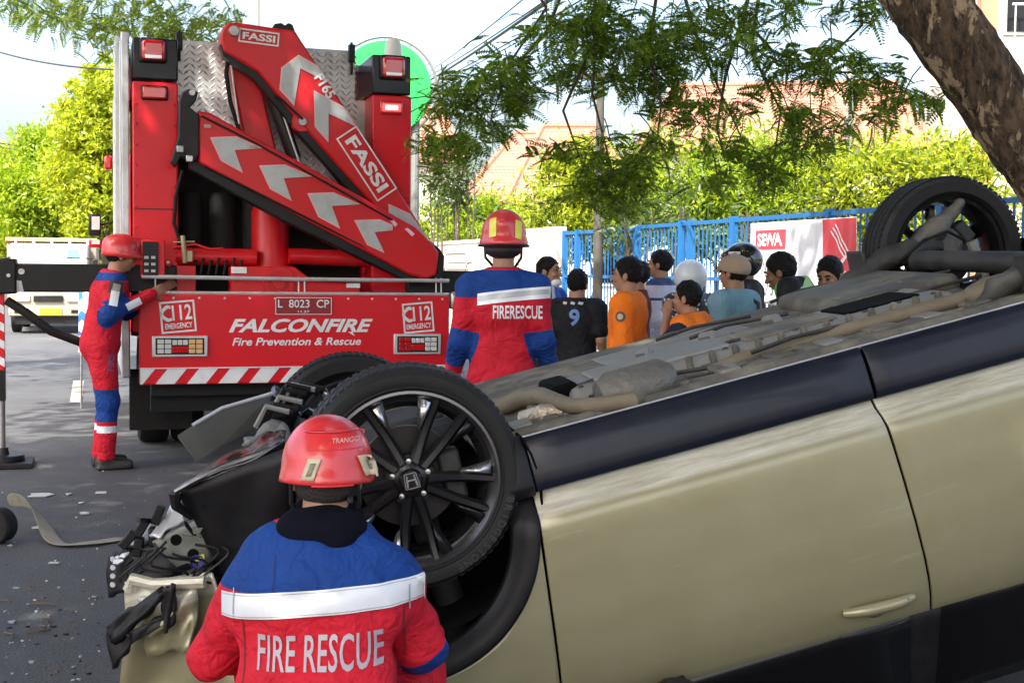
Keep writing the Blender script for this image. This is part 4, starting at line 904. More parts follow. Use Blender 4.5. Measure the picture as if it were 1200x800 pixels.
ZP = [(.20, .805), (.225, .822), (.26, .842), (.30, .852), (.385, .868), (.40, .832), (.425, .852), (.462, .894), (.475, .900), (.52, .906), (.65, .912), (.80, .914), (.92, .908), (.985, .897), (1.02, .888), (1.06, .872), (1.11, .845), (1.25, .78), (1.45, .685), (1.53, .60), (1.58, .40)]
def hw(x, z):
    y = np.interp(z, [a for a, _ in ZP], [b for _, b in ZP])
    if x < 0: y -= .16 * (min(-x, .95) / .9) ** 2.2
    if x > 2.5: y -= .14 * (min(x - 2.5, 1.1) / 1.0) ** 2
    return float(y)
def sidept(x, z, s, inset=0.0): return Vector((x, s * (hw(x, z) - inset), z))
BELT = lambda x: 1.10 + .012 * x
def panel(name, xl, xr, z0, z1, s, m, nu=14, nv=26, inset=0, solid=.012, par=None):
    mb = CB()
    def f(u, v):
        zm = z0(0.5) if callable(z0) else z0
        # v first, then the edges at that height
        zz0 = z0; zz1 = z1
        za = zz0 + (zz1(1.0) - zz0) * v
        x = xl(za) + (xr(za) - xl(za)) * u
        z = zz0 + (zz1(x) - zz0) * v
        return sidept(x, z, s, inset)
    mb.grid(f, nu, nv)
    o = mb.build(name, m, par or car, smooth=50)
    md = o.modifiers.new('s', 'SOLIDIFY'); md.thickness = solid; md.offset = 0
    md = o.modifiers.new('b', 'BEVEL'); md.width = .003; md.segments = 2; md.limit_method = 'ANGLE'; md.angle_limit = R(50)
    return o
fseam = lambda z: .352 - .06 * ((z - .39) / .6) - .0 + .05 * max(0, (z - 1.0) / .1) ** 2 * .5
bseam = lambda z: 1.488 + .05 * ((z - .39) / .72) ** .8 if z > .39 else 1.488
def rseam(z):
    r = .47
    if abs(z - .36) < r: return min(2.50, 2.61 - math.sqrt(r * r - (z - .36) ** 2))
    return 2.50
G = .004
for s in (-1, 1):
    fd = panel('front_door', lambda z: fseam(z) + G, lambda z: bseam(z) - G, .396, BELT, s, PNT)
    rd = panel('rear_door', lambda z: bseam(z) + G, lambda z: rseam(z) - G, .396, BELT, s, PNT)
    for x0, x1 in ((.365, 1.488), (1.498, 2.2)):
        mb = CB(); 
        mb.grid(lambda u, v: sidept(x0 + (x1 - x0) * u, (.225 if s < 0 else .30) + (.388 - (.225 if s < 0 else .30)) * v, s, -.004), 10, 6)
        o = mb.build('sill_cladding', CLAD, car, smooth=60); md = o.modifiers.new('s', 'SOLIDIFY'); md.thickness = .02; md.offset = 0
        md = o.modifiers.new('b', 'BEVEL'); md.width = .004; md.segments = 2; md.limit_method = 'ANGLE'; md.angle_limit = R(50)
    mb = CB(); mb.tube([sidept(.30 + 1.92 * t, .222 if s < 0 else .31, s, -.006) for t in np.linspace(0, 1, 14)], .005, 6); mb.build('sill_edge', mat('pale_edge', (.35, .36, .38), .4, .3), car)  # thin pale line along the top edge of the sill
    # matte end block of the sill
    mb = CB(); mb.grid(lambda u, v: sidept(.255 + .105 * u, .215 + .18 * v, s, -.014 - .006 * math.sin(math.pi * u)), 6, 6)
    o = mb.build('sill_end_cap', PLS, car, smooth=50); md = o.modifiers.new('s', 'SOLIDIFY'); md.thickness = .03; md.offset = 0; md = o.modifiers.new('b', 'BEVEL'); md.width = .008; md.segments = 2
    # wheel arch cladding rings
    for cx, cz, a0, a1 in ((-.09, .42, -3, 165), (2.61, .345, -8, 190)):
        mb = CB()
        def ring(u, v, cx=cx, cz=cz, a0=a0, a1=a1):
            a = R(a0 + (a1 - a0) * u); r = .355 + .082 * v
            x = cx + r * math.cos(a); z = cz + r * math.sin(a) * (1.0)
            y = hw(x, max(z, .41)) + .005 * math.sin(math.pi * v) + .004 - (.035 * (1 - v) ** 2)
            return Vector((x, s * y, z))
        mb.grid(ring, 40, 8); o = mb.build('arch_cladding', PLS, car, smooth=60); md = o.modifiers.new('s', 'SOLIDIFY'); md.thickness = .016; md.offset = 0
    # front fender, fanned from the arch out to the seam and the bonnet edge
    def fen(u, v):
        a = R(-3 + 153 * u); dx, dz = math.cos(a), math.sin(a); r0 = .434; best = 9; fx_, fz_ = -.09, .42
        if dx > 0: 
            t = (fseam(.7) - G - fx_) / dx
            for _ in range(4): t = (fseam(min(1.0, fz_ + t * dz)) - G - fx_) / dx
            best = min(best, t)
        if dz > 0: best = min(best, (1.035 - fz_) / (dz + .10 * -min(dx, 0)))
        if dx < 0: best = min(best, .62 / -dx)
        r = r0 + (max(best, r0 + .002) - r0) * v
        x = fx_ + r * dx; z = fz_ + r * dz
        return sidept(x, z, s, .002)
    mb = CB(); mb.grid(fen, 46, 14); o = mb.build('front_fender', PNT, car, smooth=60); md = o.modifiers.new('s', 'SOLIDIFY'); md.thickness = .008; md.offset = 0
    # strip of fender between arch end and door
    # rear quarter
    def rq(u, v):
        a = R(180 - 186 * u); dx, dz = math.cos(a), math.sin(a); best = 9; r0 = .462
        if dz > 0: best = min(best, (1.10 - .345) / dz)
        if dx > 0: best = min(best, .86 / dx)
        if dx < 0: best = min(best, .47 if dz < .8 else .11 / -dx) if -dx > .15 else best
        r = r0 + (max(best, r0 + .003) - r0) * v
        return sidept(2.61 + r * dx, .345 + r * dz, s)
    mb = CB(); mb.grid(rq, 46, 10); o = mb.build('rear_quarter', PNT, car, smooth=60); md = o.modifiers.new('s', 'SOLIDIFY'); md.thickness = .008; md.offset = 0
    # glass and pillars
    for nm, x0, x1, x0t, x1t, m_ in (('side_window', .42, 1.47, .98, 1.47, GLS), ('pillar', 1.47, 1.58, 1.47, 1.56, PLS), ('side_window', 1.58, 2.4, 1.56, 2.2, GLS), ('pillar', 2.4, 3.2, 2.2, 2.75, PNT), ('pillar', .2, .42, .86, .98, PLS)):
        mb = CB(); mb.grid(lambda u, v: Vector(((x0 + (x1 - x0) * u) * (1 - v) + (x0t + (x1t - x0t) * u) * v, s * (hw(1.2, 1.112 + (1.5 - 1.112) * v) - .01), 1.112 + .40 * v)), 4, 6)
        o = mb.build(nm, m_, car, smooth=60); md = o.modifiers.new('s', 'SOLIDIFY'); md.thickness = .01; md.offset = 0
    # door handle
    hc = cl(1030, 709, -.90) if s < 0 else None
    hx, hz = (1.36, 1.035)
    if s < 0: hx, hz = hc.x, hc.z
    for (hx_, par) in ((hx, fd), (hx + 1.02, rd)):
        y0 = hw(hx_, hz)
        # recess cup, its shade painted as a darker disc on the door
        mb = CB(); mb.lathe([(.0, .004), (.03, .004), (.05, .006), (.056, .0)], (hx_ - .005, s * (y0 + .002), hz - .014), (0, s, 0), 24)
        o = mb.build('handle_cup', mat('cup_shade', (.085, .078, .048), .4, .3), par)
        mb = CB(); N_ = 14; pts = []; rad = []
        for t in np.linspace(-1, 1, N_):
            pts.append((hx_ + .118 * t, s * (y0 + .012 + .026 * (1 - abs(t) ** 3)), hz + .006 * t)); rad.append(.019 - .005 * abs(t) ** 3)
        mb.tube(pts, rad, 10); mb.lathe([(0, .046), (.007, .044), (.009, .04)], (hx_ + .085, s * (y0 - .004), hz), (0, s, 0), 10)
        mb.build('door_handle', PNT, par, smooth=60)
        mb = CB(); mb.tube([(hx_ - .04, s * (y0 + .013), hz + .021), (hx_ + .055, s * (y0 + .013), hz + .023)], .008, 8); mb.build('handle_trim', mat('chrome', (.8, .8, .78), .12, 1), par)
        mb = CB(); mb.lathe([(0, .0365), (.006, .0365), (.006, .03)], (hx_ + .088, s * (y0 + .006), hz), (0, s, 0), 10); mb.build('handle_lock', PLS, par)
    # mirror
    mb = CB(); c = Vector((.62, s * 1.0, 1.13)); mb.lathe([(0, -.11), (.06, -.10), (.085, -.04), (.085, .04), (.07, .07), (0, .075)], c, (0, s, .1), 18); mb.box((.62, s * .89, 1.10), (.12, .14, .035)); mb.build('door_mirror', PLS, car, smooth=50)
# inner body core so that gaps and windows look into the dark
mb = CB()
st = [(-.30, .62, .34, .98), (.0, .45, .34, 1.0), (.40, .80, .26, 1.03), (1.0, .80, .25, 1.09), (2.1, .80, .25, 1.09), (2.3, .50, .30, 1.09), (2.95, .50, .34, 1.08), (3.3, .68, .36, 1.05)]
rings = [[(x, -y, z0), (x, y, z0), (x, y + .03, z1), (x, -y - .03, z1)] for x, y, z0, z1 in st]
vs = [p for r_ in rings for p in r_]; fs = [(0, 1, 2, 3), tuple(4 * (len(st) - 1) + k for k in range(4))]
for i in range(len(st) - 1):
    for k in range(4): fs.append((4 * i + k, 4 * i + (k + 1) % 4, 4 * i + 4 + (k + 1) % 4, 4 * i + 4 + k))
mb.add(vs, fs); mb.build('body_core', VOID, car, smooth=0)
# bonnet, roof, screens, tail
mb = CB(); mb.grid(lambda u, v: Vector((-.62 + 1.0 * u, (hw(-.62 + 1.0 * u, .98) - .03) * (2 * v - 1), .86 + .20 * u ** .7 + .035 * (1 - (2 * v - 1) ** 2) - .05 * math.sin(u * 9) * (1 - u))), 16, 16); mb.build('bonnet', PNT, car, solid=.01, smooth=60)
mb = CB(); mb.grid(lambda u, v: Vector((.95 + 1.95 * u, (.62 - .06 * u) * (2 * v - 1), 1.52 + .045 * (1 - (2 * v - 1) ** 2) - .05 * (2 * u - 1) ** 2)), 12, 12); mb.build('roof', PNT, car, solid=.02, smooth=60)
mb = CB(); mb.grid(lambda u, v: Vector((.36 + .60 * u, (.78 - .18 * u) * (2 * v - 1), 1.06 + .44 * u)), 6, 8); mb.build('windscreen', GLS, car, solid=.006)
mb = CB(); mb.grid(lambda u, v: Vector((2.9 + .45 * u, (.56 + .14 * u) * (2 * v - 1), 1.48 - .42 * u)), 6, 8); mb.build('rear_window', GLS, car, solid=.006)
mb = CB(); mb.grid(lambda u, v: Vector((3.36 + .10 * math.sin(math.pi * v), .72 * (2 * u - 1), 1.06 - .42 * v)), 10, 6); mb.build('tailgate', PNT, car, solid=.012, smooth=60)
mb = CB(); mb.grid(lambda u, v: Vector((3.46 - .25 * (2 * u - 1) ** 4, .80 * (2 * u - 1), .64 - .36 * v)), 14, 6); mb.build('rear_bumper', PLS, car, solid=.02, smooth=60)
for s in (-1, 1):
    mb = CB(); mb.box((3.33, s * .66, .93), (.12, .22, .10)); mb.build('tail_light', LENS_R, car, bevel=.02)
# ------------------------------------------------------------------ wheels
TYR = mat('tyre_rubber', (.0065, .0065, .007), .58, 0, var=.25, vscale=18, dirt=(.018, .0175, .016), dscale=5, damt=.5, spec=.35)
ALY = mat('dark_alloy', (.012, .012, .014), .22, .3, var=.25, vscale=10, dirt=(.035, .033, .03), dscale=7, damt=.3)
ALYC = mat('machined_alloy', (.42, .43, .45), .22, .9, var=.1)
NUT = mat('nut_steel', (.6, .6, .6), .25, 1)
DISC = mat('brake_disc', (.035, .034, .033), .45, .8, var=.2, vscale=15)
def carwheel(c, s, detail=True, tilt=0.0, spin=0.0):
    """c centre of the wheel's outer plane (upright coords), s=-1 near / +1 far"""
    wr = empty('wheel'); wr.parent = car
    ax = Vector((math.sin(R(tilt)), s * math.cos(R(tilt)), 0)); C_ = Vector(c)
    RO, RI = .341, .268
    mb = CB()
    prof = [(RI - .012, -.02), (RI + .006, .0), (RI + .012, .004), (RI + .016, .0015), (RI + .028, .006), (RI + .050, .005), (RI + .053, .002), (RO - .022, -.010), (RO - .006, -.026), (RO, -.05), (RO, -.075), (RO - .01, -.078), (RO - .01, -.088), (RO, -.091), (RO + .002, -.11), (RO - .01, -.113), (RO - .01, -.123), (RO + .002, -.126), (RO, -.15), (RO - .01, -.153), (RO - .01, -.163), (RO, -.166), (RO, -.19), (RO - .006, -.212), (RO - .022, -.228), (RI + .05, -.24), (RI + .005, -.235), (RI - .012, -.215)]
    mb.lathe(prof, C_, ax, 72); ty = mb.build('tyre', TYR, wr, smooth=28)
    # tread blocks across the shoulders
    tb = CB(); N_ = 76
    ref = Vector((0, 0, 1)); a_ = ref.cross(ax).normalized(); b_ = ax.cross(a_)
    for k in range(N_):
        t = 2 * math.pi * k / N_; e = a_ * math.cos(t) + b_ * math.sin(t); tg = -a_ * math.sin(t) + b_ * math.cos(t)
        for h0, h1 in ((-.034, -.072), (-.168, -.208)):
            p0 = C_ + e * (RO + .0015) + ax * h0; p1 = C_ + e * (RO + .0015) + ax * h1 + tg * .004
            w_ = tg * .0095; up_ = e * .004
            tb.add([p0 - w_ - up_ * 2, p0 + w_ - up_ * 2, p1 + w_ - up_, p1 - w_ - up_, p0 - w_ * .9 - up_ * .4, p0 + w_ * .9 - up_ * .4, p1 + w_ * .9 + up_ * .4, p1 - w_ * .9 + up_ * .4], [(4, 5, 6, 7), (0, 1, 5, 4), (1, 2, 6, 5), (2, 3, 7, 6), (3, 0, 4, 7)])
    o = tb.build('tread_blocks', TYR, ty, smooth=0); o['kind'] = 'stuff'
    mb = CB(); mb.lathe([(RI - .012, -.205), (RI - .03, -.20), (RI - .045, -.15), (RI - .05, -.06), (RI - .03, -.02), (RI - .016, -.014), (RI - .004, .002), (RI + .004, .000)], C_, ax, 64); rim = mb.build('rim', ALY, wr, smooth=40)
    mb = CB(); mb.lathe([(RI - .017, -.012), (RI - .005, .0035), (RI + .003, .0025)], C_, ax, 64); mb.build('rim_lip', mat('lip_alloy', (.14, .14, .15), .25, .9), rim)
    # five twin spokes
    for k in range(5):
        t0 = 2 * math.pi * k / 5 + spin
        e = a_ * math.cos(t0) + b_ * math.sin(t0); tg = -a_ * math.sin(t0) + b_ * math.cos(t0)
        mb = CB()
        for sg in (-1, 1):
            rows = []
            for q in np.linspace(0, 1, 7):
                r_ = .052 + (RI - .018 - .052) * q
                lat = sg * (.014 + .016 * math.sin(min(1, q * 1.5) * math.pi / 2) + .018 * q ** 1.6)
                wd = .0150 + .004 * (1 - q); dep = -.012 - .014 * math.sin(math.pi * q * .9) + .004 * q
                p = C_ + e * r_ + tg * lat + ax * dep
                rows.append([p - tg * wd + ax * -.006, p - tg * wd * .45 + ax * .006, p + tg * wd * .45 + ax * .006, p + tg * wd + ax * -.006, p + tg * wd * .8 - ax * .035, p - tg * wd * .8 - ax * .035])
            vs = [v for r_ in rows for v in r_]; fs = [tuple(range(5, -1, -1)), tuple(36 + i for i in range(6))]
            for i in range(6):
                for j in range(6): fs.append((6 * i + j, 6 * i + (j + 1) % 6, 6 * i + 6 + (j + 1) % 6, 6 * i + 6 + j))
            mb.add(vs, fs)
        sp = mb.build('spoke', ALY, rim, smooth=40)
        # polished web on one flank near the rim
        p = lambda r_, la, d_: C_ + e * r_ + tg * la + ax * d_
        mb = CB(); mb.add([p(.236, -.060, -.014), p(.232, -.100, -.022), p(.15, -.058, -.036), p(.145, -.046, -.03)], [(0, 1, 2, 3)]); mb.build('polished_web', ALYC if k in (0, 3, 4, 2) else ALY, rim, solid=.01)
        mb = CB(); mb.add([p(.236, .060, -.014), p(.232, .094, -.022), p(.16, .060, -.036), p(.15, .048, -.03)], [(0, 1, 2, 3)]); mb.build('polished_web', ALYC if k in (1, 3) else ALY, rim, solid=.01)
        t1 = t0 + math.pi / 5; e2 = a_ * math.cos(t1) + b_ * math.sin(t1)
        mb = CB(); mb.lathe([(0, .006), (.008, .005), (.0115, 0), (.0115, -.03)], C_ + e2 * .057 + ax * -.018, ax, 12); mb.build('lug_nut', NUT, rim)
        mb = CB(); mb.lathe([(.0125, -.012), (.02, -.012), (.024, -.03)], C_ + e2 * .057 + ax * -.012, ax, 14); mb.build('lug_socket', ALY, rim)
    mb = CB(); mb.lathe([(0, .004), (.030, .003), (.034, -.002), (.036, -.012), (.062, -.02), (.075, -.034), (.075, -.06)], C_, ax, 36); hub = mb.build('hub', ALY, rim)
    # H emblem on the cap, upside down with the car
    em = CB(); u_ = Vector((1, 0, 0)); v_ = Vector((0, 0, 1)); q0 = C_ + ax * .0055
    def bar(pts): em.prism([q0 + u_ * x_ + v_ * z_ for x_, z_ in pts], ax * .002)
    bar([(-.018, .018), (-.012, .018), (-.009, -.018), (-.013, -.018)]); bar([(.018, .018), (.012, .018), (.009, -.018), (.013, -.018)]); bar([(-.012, .0), (.012, .0), (.0105, -.005), (-.0105, -.005)])
    for pts in ([(-.023, .021), (.023, .021), (.022, .0235), (-.022, .0235)], [(-.023, .021), (-.0205, .021), (-.0165, -.022), (-.019, -.022)], [(.023, .021), (.0205, .021), (.0165, -.022), (.019, -.022)], [(-.018, -.022), (.018, -.022), (.017, -.0245), (-.017, -.0245)]): bar(pts)
    em.build('emblem', ALYC, hub, smooth=0)
    mb = CB(); mb.lathe([(.07, -.09), (.155, -.09), (.155, -.112), (.07, -.112)], C_, ax, 40, closed=True); mb.lathe([(0, -.08), (.07, -.08), (.07, -.12)], C_, ax, 24); mb.build('brake_disc', DISC, wr)
    mb = CB(); q = C_ + ax * -.10 + Vector((.13, 0, .03)); mb.box(q, (.07, .07, .16)); mb.build('brake_caliper', DUSTD, wr, bevel=.012)
    if detail:
        # maker's word moulded on the side wall
        word = 'BRIDGESTONE'; tm = CB()
        for i, ch in enumerate(word):
            vs, fs = textmesh(ch, h=.023, bold=.012); th = R(26 + 4.9 * i)
            er = Vector((math.cos(th), 0, math.sin(th))); et = Vector((-math.sin(th), 0, math.cos(th)))
            q = C_ + er * (RI + .040) + ax * .0068
            tm.add([q + et * a + er * b2 for a, b2 in vs], fs)
        tm.build('tyre_lettering', mat('raised_rubber', (.03, .03, .031), .5), ty, smooth=0)
    return wr
NFc = (0, -.89, .25)
carwheel(NFc, -1, True, spin=R(25))
carwheel((-.13, .88, .305), 1, False, spin=R(20))
carwheel((2.61, .88, .20), 1, False, spin=R(33))
carwheel((2.61, -.89, .20), -1, False, spin=R(50))
# ------------------------------------------------------------------ underbody
def plate(pts, m, name, th=.01, par=None, bevel=.0, smooth=0):
    mb = CB(); pts = [Vector(p) for p in pts]; nrm = (pts[1] - pts[0]).cross(pts[2] - pts[0]).normalized()
    mb.prism(pts, nrm * th); return mb.build(name, m, par or car, bevel=bevel, smooth=smooth)
def floor_z(x, y):
    z = .235
    z += .05 * max(0, 1 - abs(y) / .17)                                # tunnel
    z += .012 * (1 if (int((x + 5) / .16) % 2) else 0) * (1 if .2 < abs(y) < .62 else 0)
    z += .006 * math.sin(23 * x + 9 * y) + .004 * math.sin(41 * y - 11 * x)
    if abs(y) > .66: z = .232 + .01 * max(0, (abs(y) - .74) / .06)
    if y > .12: z = max(z, .25)
    return z
mb = CB(); mb.grid(lambda u, v: Vector((.22 + 1.95 * u, -.80 + 1.60 * v, floor_z(.22 + 1.95 * u, -.80 + 1.6 * v))), 90, 60); mb.build('floor_pan', DUST, car, solid=.012, smooth=40)
for s in (-1, 1):
    mb = CB(); mb.tube([(.25 + 1.95 * t, s * .75, .232 if s < 0 else .262) for t in np.linspace(0, 1, 14)], .022, 8); mb.build('sill_flange', DUST, car)
# long resin covers with stepped edges
def cover(x0, x1, y0, y1, z, h, name, m, r=.03):
    mb = CB(); mb.box(((x0 + x1) / 2, (y0 + y1) / 2, z), (x1 - x0, y1 - y0, h)); return mb.build(name, m, car, bevel=r, seg=3)
cv = cover(.62, 2.05, -.44, -.06, .215, .06, 'under_cover', DUSTL)
cover(.72, 1.22, -.37, -.12, .182, .02, 'access_panel', DUSTL, .012); cover(1.28, 1.62, -.38, -.14, .182, .014, 'access_panel', DUST, .012)
cover(1.66, 1.95, -.36, -.12, .184, .014, 'vent_slot', VOID, .01); cover(.56, .66, -.36, -.10, .19, .05, 'vent_slot', VOID, .02)
cv2 = cover(.55, 2.10, .14, .58, .248, .036, 'under_cover', DUST); cover(.9, 1.5, .22, .52, .229, .010, 'access_panel', DUSTL, .012)
for k in range(16):
    mb = CB(); mb.box((.70 + .085 * k, -.445, .205), (.02, .03, .07)); mb.build('cover_rib', DUST, car, bevel=.006)
for k in range(22):
    x_ = .66 + .066 * (k % 11) * 2; y_ = -.10 if k < 11 else -.40
    mb = CB(); mb.lathe([(0, .008), (.008, .006), (.011, 0)], (x_, y_, .185), (0, 0, -1), 8); mb.build('bolt', DUSTD, car)
for k in range(5):
    mb = CB(); x_ = 1.0 + .26 * k; mb.tube([(x_, -.06, .2), (x_ + .03, .05, .19), (x_ + .01, .14, .2)], .018, 8); mb.build('cross_brace', DUSTL, car)
# exhaust: lumpy front pipe, converter, long pipe
mb = CB(); pth = [clz(585, 478, .21), clz(612, 466, .19), clz(634, 464, .185), clz(652, 470, .18), clz(672, 476, .195), clz(705, 474, .20), clz(740, 470, .205), clz(765, 462, .235), clz(790, 450, .30)]
mb.tube(pth, [.03, .036, .032, .027, .024, .026, .026, .026, .026], 14); mb.build('exhaust_pipe', RUST, car)
mb = CB(); mb.tube([clz(612, 490, .215), clz(635, 484, .205), clz(662, 481, .215)], [.024, .03, .024], 10); mb.build('flexible_joint', mat('pale_metal', (.5, .42, .32), .4, .7, bump=.6, bscale=60), car)
a = clz(742, 440, .15); mb = CB(); mb.lathe([(0, -.14), (.05, -.13), (.075, -.09), (.075, .09), (.05, .13), (0, .14)], (a.x, a.y, .19), (1, .1, 0), 18); mb.build('catalytic_converter', mat('heat_shield', (.12, .117, .105), .5, .4, var=.3, dirt=(.23, .2, .15), bump=.6, bscale=25), car)
mb = CB(); mb.tube([(1.0, -.50, .25), (1.2, -.50, .215), (1.55, -.52, .21), (1.95, -.55, .205), (2.20, -.57, .20), (2.5, -.5, .22), (2.8, -.3, .28)], [.02, .024, .025, .026, .03, .028, .028], 12); mb.build('exhaust_pipe', RUST, car)
mb = CB(); a = clz(1092, 372, .16); mb.lathe([(0, -.20), (.035, -.18), (.05, -.12), (.05, .12), (.035, .19), (0, .2)], (2.2, -.57, .20), (1, .05, 0), 18); mb.build('exhaust_silencer', RUST, car)
mb = CB(); mb.lathe([(0, -.35), (.13, -.33), (.16, -.25), (.16, .25), (.13, .33), (0, .35)], (3.05, .1, .30), (0, 1, 0), 20); mb.build('rear_silencer', DUST, car)
for k in range(9):
    y_ = rng.uniform(-.6, .6); x_ = rng.uniform(.3, 2.1)
    mb = CB(); mb.tube([(x_, y_, .195), (x_ + .15, y_ + rng.uniform(-.05, .05), .18), (x_ + .4, y_ + rng.uniform(-.06, .06), .195)], .008, 6); mb.build('brake_line', DUSTD, car)
for k in range(9):
    y_ = (-.70, -.62, -.54, -.02, .04, .08, -.58, -.50, -.66)[k]
    mb = CB(); mb.tube([(.30 + 1.85 * t, y_ + .008 * math.sin(9 * t + k), .228 + .004 * math.sin(14 * t + k)) for t in np.linspace(0, 1, 20)], .011 if k % 2 else .007, 6); mb.build('floor_bead', DUST if k % 3 else DUSTD, car)
for k in range(10):
    x_ = .40 + .18 * k
    mb = CB(); mb.box((x_, -.60, .222), (.07, .12, .02), Matrix.Rotation(rng.uniform(-.2, .2), 3, 'Z')); mb.build('floor_bracket', DUST if k % 2 else DUSTL, car, bevel=.006)
    mb = CB(); mb.lathe([(0, .006), (.014, .005), (.02, 0)], (x_ + .08, -.66, .228), (0, 0, -1), 10); mb.build('floor_plug', DUSTD, car)
for k in range(6):
    x_ = .5 + .3 * k; mb = CB(); mb.box((x_, -.30, .222), (.05, .7, .022)); mb.build('crossmember', DUST, car, bevel=.008)
# fuel tank and rear beam with arms
cover(1.75, 2.25, -.1, .6, .215, .08, 'fuel_tank', mat('tank_plastic', (.06, .058, .05), .6, dirt=(.24, .22, .16), damt=.8, dscale=4), .035)
mb = CB(); mb.tube([(2.42, -.66, .19), (2.36, -.4, .165), (2.36, .4, .165), (2.42, .66, .19)], [.04, .042, .042, .04], 14); mb.build('torsion_beam', DUSTD, car)
for s in (-1, 1):
    KN = mat('grey_knuckle', (.075, .074, .07), .6, .1, var=.35, vscale=14, dirt=(.15, .138, .105), dscale=9, damt=.8, bump=.5, bscale=30)
    arm = [cone((1.96, s * .58, -.30), (2.10, s * .60, -.20), .038, .042), cone((2.10, s * .60, -.20), (2.30, s * .63, -.14), .040, .046), cone((2.30, s * .63, -.14), (2.50, s * .67, -.14), .046, .055), cone((2.50, s * .67, -.14), (2.62, s * .71, -.19), .05, .05), ell((2.33, s * .61, -.155), (.10, .035, .03))]
    sdf('trailing_arm', arm, DUSTD, car, vox=.009, k=.03, folds=.003, fscale=1.6)
    kn = [cone((2.44, s * .66, -.13), (2.56, s * .655, -.075), .04, .05), cone((2.56, s * .655, -.075), (2.66, s * .67, -.02), .045, .028), ell((2.60, s * .70, -.17), (.085, .05, .10)), cone((2.60, s * .66, -.2), (2.60, s * .79, -.2), .05, .085), cone((2.66, s * .67, -.02), (2.69, s * .655, .01), .02, .024)]
    sdf('rear_hub', kn, KN, car, vox=.008, k=.022, folds=.003, fscale=2.2)
    mb = CB(); mb.tube([(2.30, s * .56, .17), (2.45, s * .57, .10), (2.58, s * .60, .09), (2.66, s * .62, .15)], .007, 6); mb.build('brake_hose', PLS, car)
    mb = CB(); mb.box((2.70, s * .70, .12), (.06, .06, .10), Matrix.Rotation(.5, 3, 'Y')); mb.build('brake_caliper', DUSTD, car, bevel=.012)
    mb = CB()
    for k in range(5): mb.lathe([(.055, -.008), (.065, 0), (.055, .008)], (2.45, s * .52, .16 + .05 * k), (0, 0, 1), 14)
    mb.build('coil_spring', DUSTD, car)
    mb = CB(); mb.tube([(2.68, s * .60, .16), (2.72, s * .58, .5)], .024, 8); mb.build('shock_absorber', DUSTL, car)
    # rear mud guard flap
    mb = CB(); mb.box((2.19, s * .70, .16), (.02, .17, .15)); mb.build('mud_flap', DUSTD, car, bevel=.008)
    # front suspension
    mb = CB(); mb.tube([(.22, s * .34, .22), (.05, s * .52, .19), (-.02, s * .70, .20)], [.05, .045, .035], 10); mb.build('lower_arm', DUSTD, car)
    mb = CB(); mb.tube([(-.02, s * .70, .22), (.02, s * .62, .45), (.05, s * .58, .85)], [.05, .045, .05], 12); mb.build('front_strut', DUSTD, car)
    mb = CB(); mb.tube([(.0, s * .35, .26), (0, s * .72, .25)], .022, 10); mb.build('drive_shaft', RUST, car)
    # inner arch liner
    mb = CB(); mb.grid(lambda u, v: Vector((.0 + .385 * math.cos(R(-20 + 215 * u)), s * (.50 + .37 * v), .345 + .385 * math.sin(R(-20 + 215 * u)))), 24, 4); mb.build('arch_liner', VOID, car, solid=.006, smooth=60)
    mb = CB(); mb.grid(lambda u, v: Vector((2.61 + .385 * math.cos(R(-20 + 215 * u)), s * (.50 + .37 * v), .345 + .385 * math.sin(R(-20 + 215 * u)))), 24, 4); mb.build('arch_liner', VOID, car, solid=.006, smooth=60)
mb = CB(); mb.box((.0, 0, .30), (.55, .6, .22)); mb.tube([(-.2, -.3, .2), (-.15, .3, .2)], .05, 10); mb.box((.12, -.18, .21), (.28, .3, .12)); mb.build('gearbox', DUSTD, car, bevel=.03)
mb = CB(); mb.tube([(.25, -.42, .20), (.18, -.2, .16), (.18, .2, .16), (.25, .42, .20)], .04, 10); mb.tube([(-.45, -.38, .24), (.2, -.38, .2)], .035, 8); mb.tube([(-.45, .38, .24), (.2, .38, .2)], .035, 8); mb.build('front_subframe', DUST, car)
# ------------------------------------------------------------------ smashed nose
PALE = mat('primer_panel', (.13, .14, .125), .5, .1, var=.2, vscale=9, dirt=(.33, .32, .28), dscale=7, damt=.5)
WHS = mat('bare_silver_panel', (.55, .56, .58), .4, .3, var=.1, dirt=(.3, .28, .25), dscale=8)
NAV = mat('navy_edge_panel', (.012, .014, .022), .2, 0, coat=.8, dirt=(.05, .05, .05), damt=.3)
def bent(pts, m, name, th=.008, n=10, amp=.02, par=None):
    """quad panel with dents: four corners"""
    A, B, C2, D = [Vector(p) for p in pts]; nrm = (B - A).cross(D - A).normalized(); ph = rng.uniform(0, 6, 4)
    mb = CB(); mb.grid(lambda u, v: (A * (1 - u) + B * u) * (1 - v) + (D * (1 - u) + C2 * u) * v + nrm * amp * (math.sin(5 * u + ph[0]) * math.sin(4 * v + ph[1]) + .5 * math.sin(11 * u + 7 * v + ph[2])), n, n)
    return mb.build(name, m, par or car, solid=th, smooth=50)
# undertray / arch front, black outer face with the navy top edge
q = [cl(207, 578, -.72), cl(345, 520, -.80), cl(345, 690, -.72), cl(262, 672, -.66)]
bent(q, PLS, 'torn_arch_liner', amp=.012)
ed = [cl(x_, y_, -.74) for x_, y_ in ((205, 576), (230, 562), (262, 547), (300, 534), (345, 517))]
mb = CB(); mb.tube(ed, [.008, .011, .012, .012, .012], 8); mb.build('torn_liner_edge', NAV, car)
q = [cl(212, 572, -.74), cl(335, 522, -.78), cl(335, 505, -.2), cl(300, 515, -.1)]
bent(q, NAV, 'undertray', amp=.01)
mb = CB(); mb.tube([cl(205, 578, -.74), cl(206, 592, -.74), cl(225, 606, -.70)], [.02, .016, .01], 8); mb.build('undertray_hook', PLS, car)
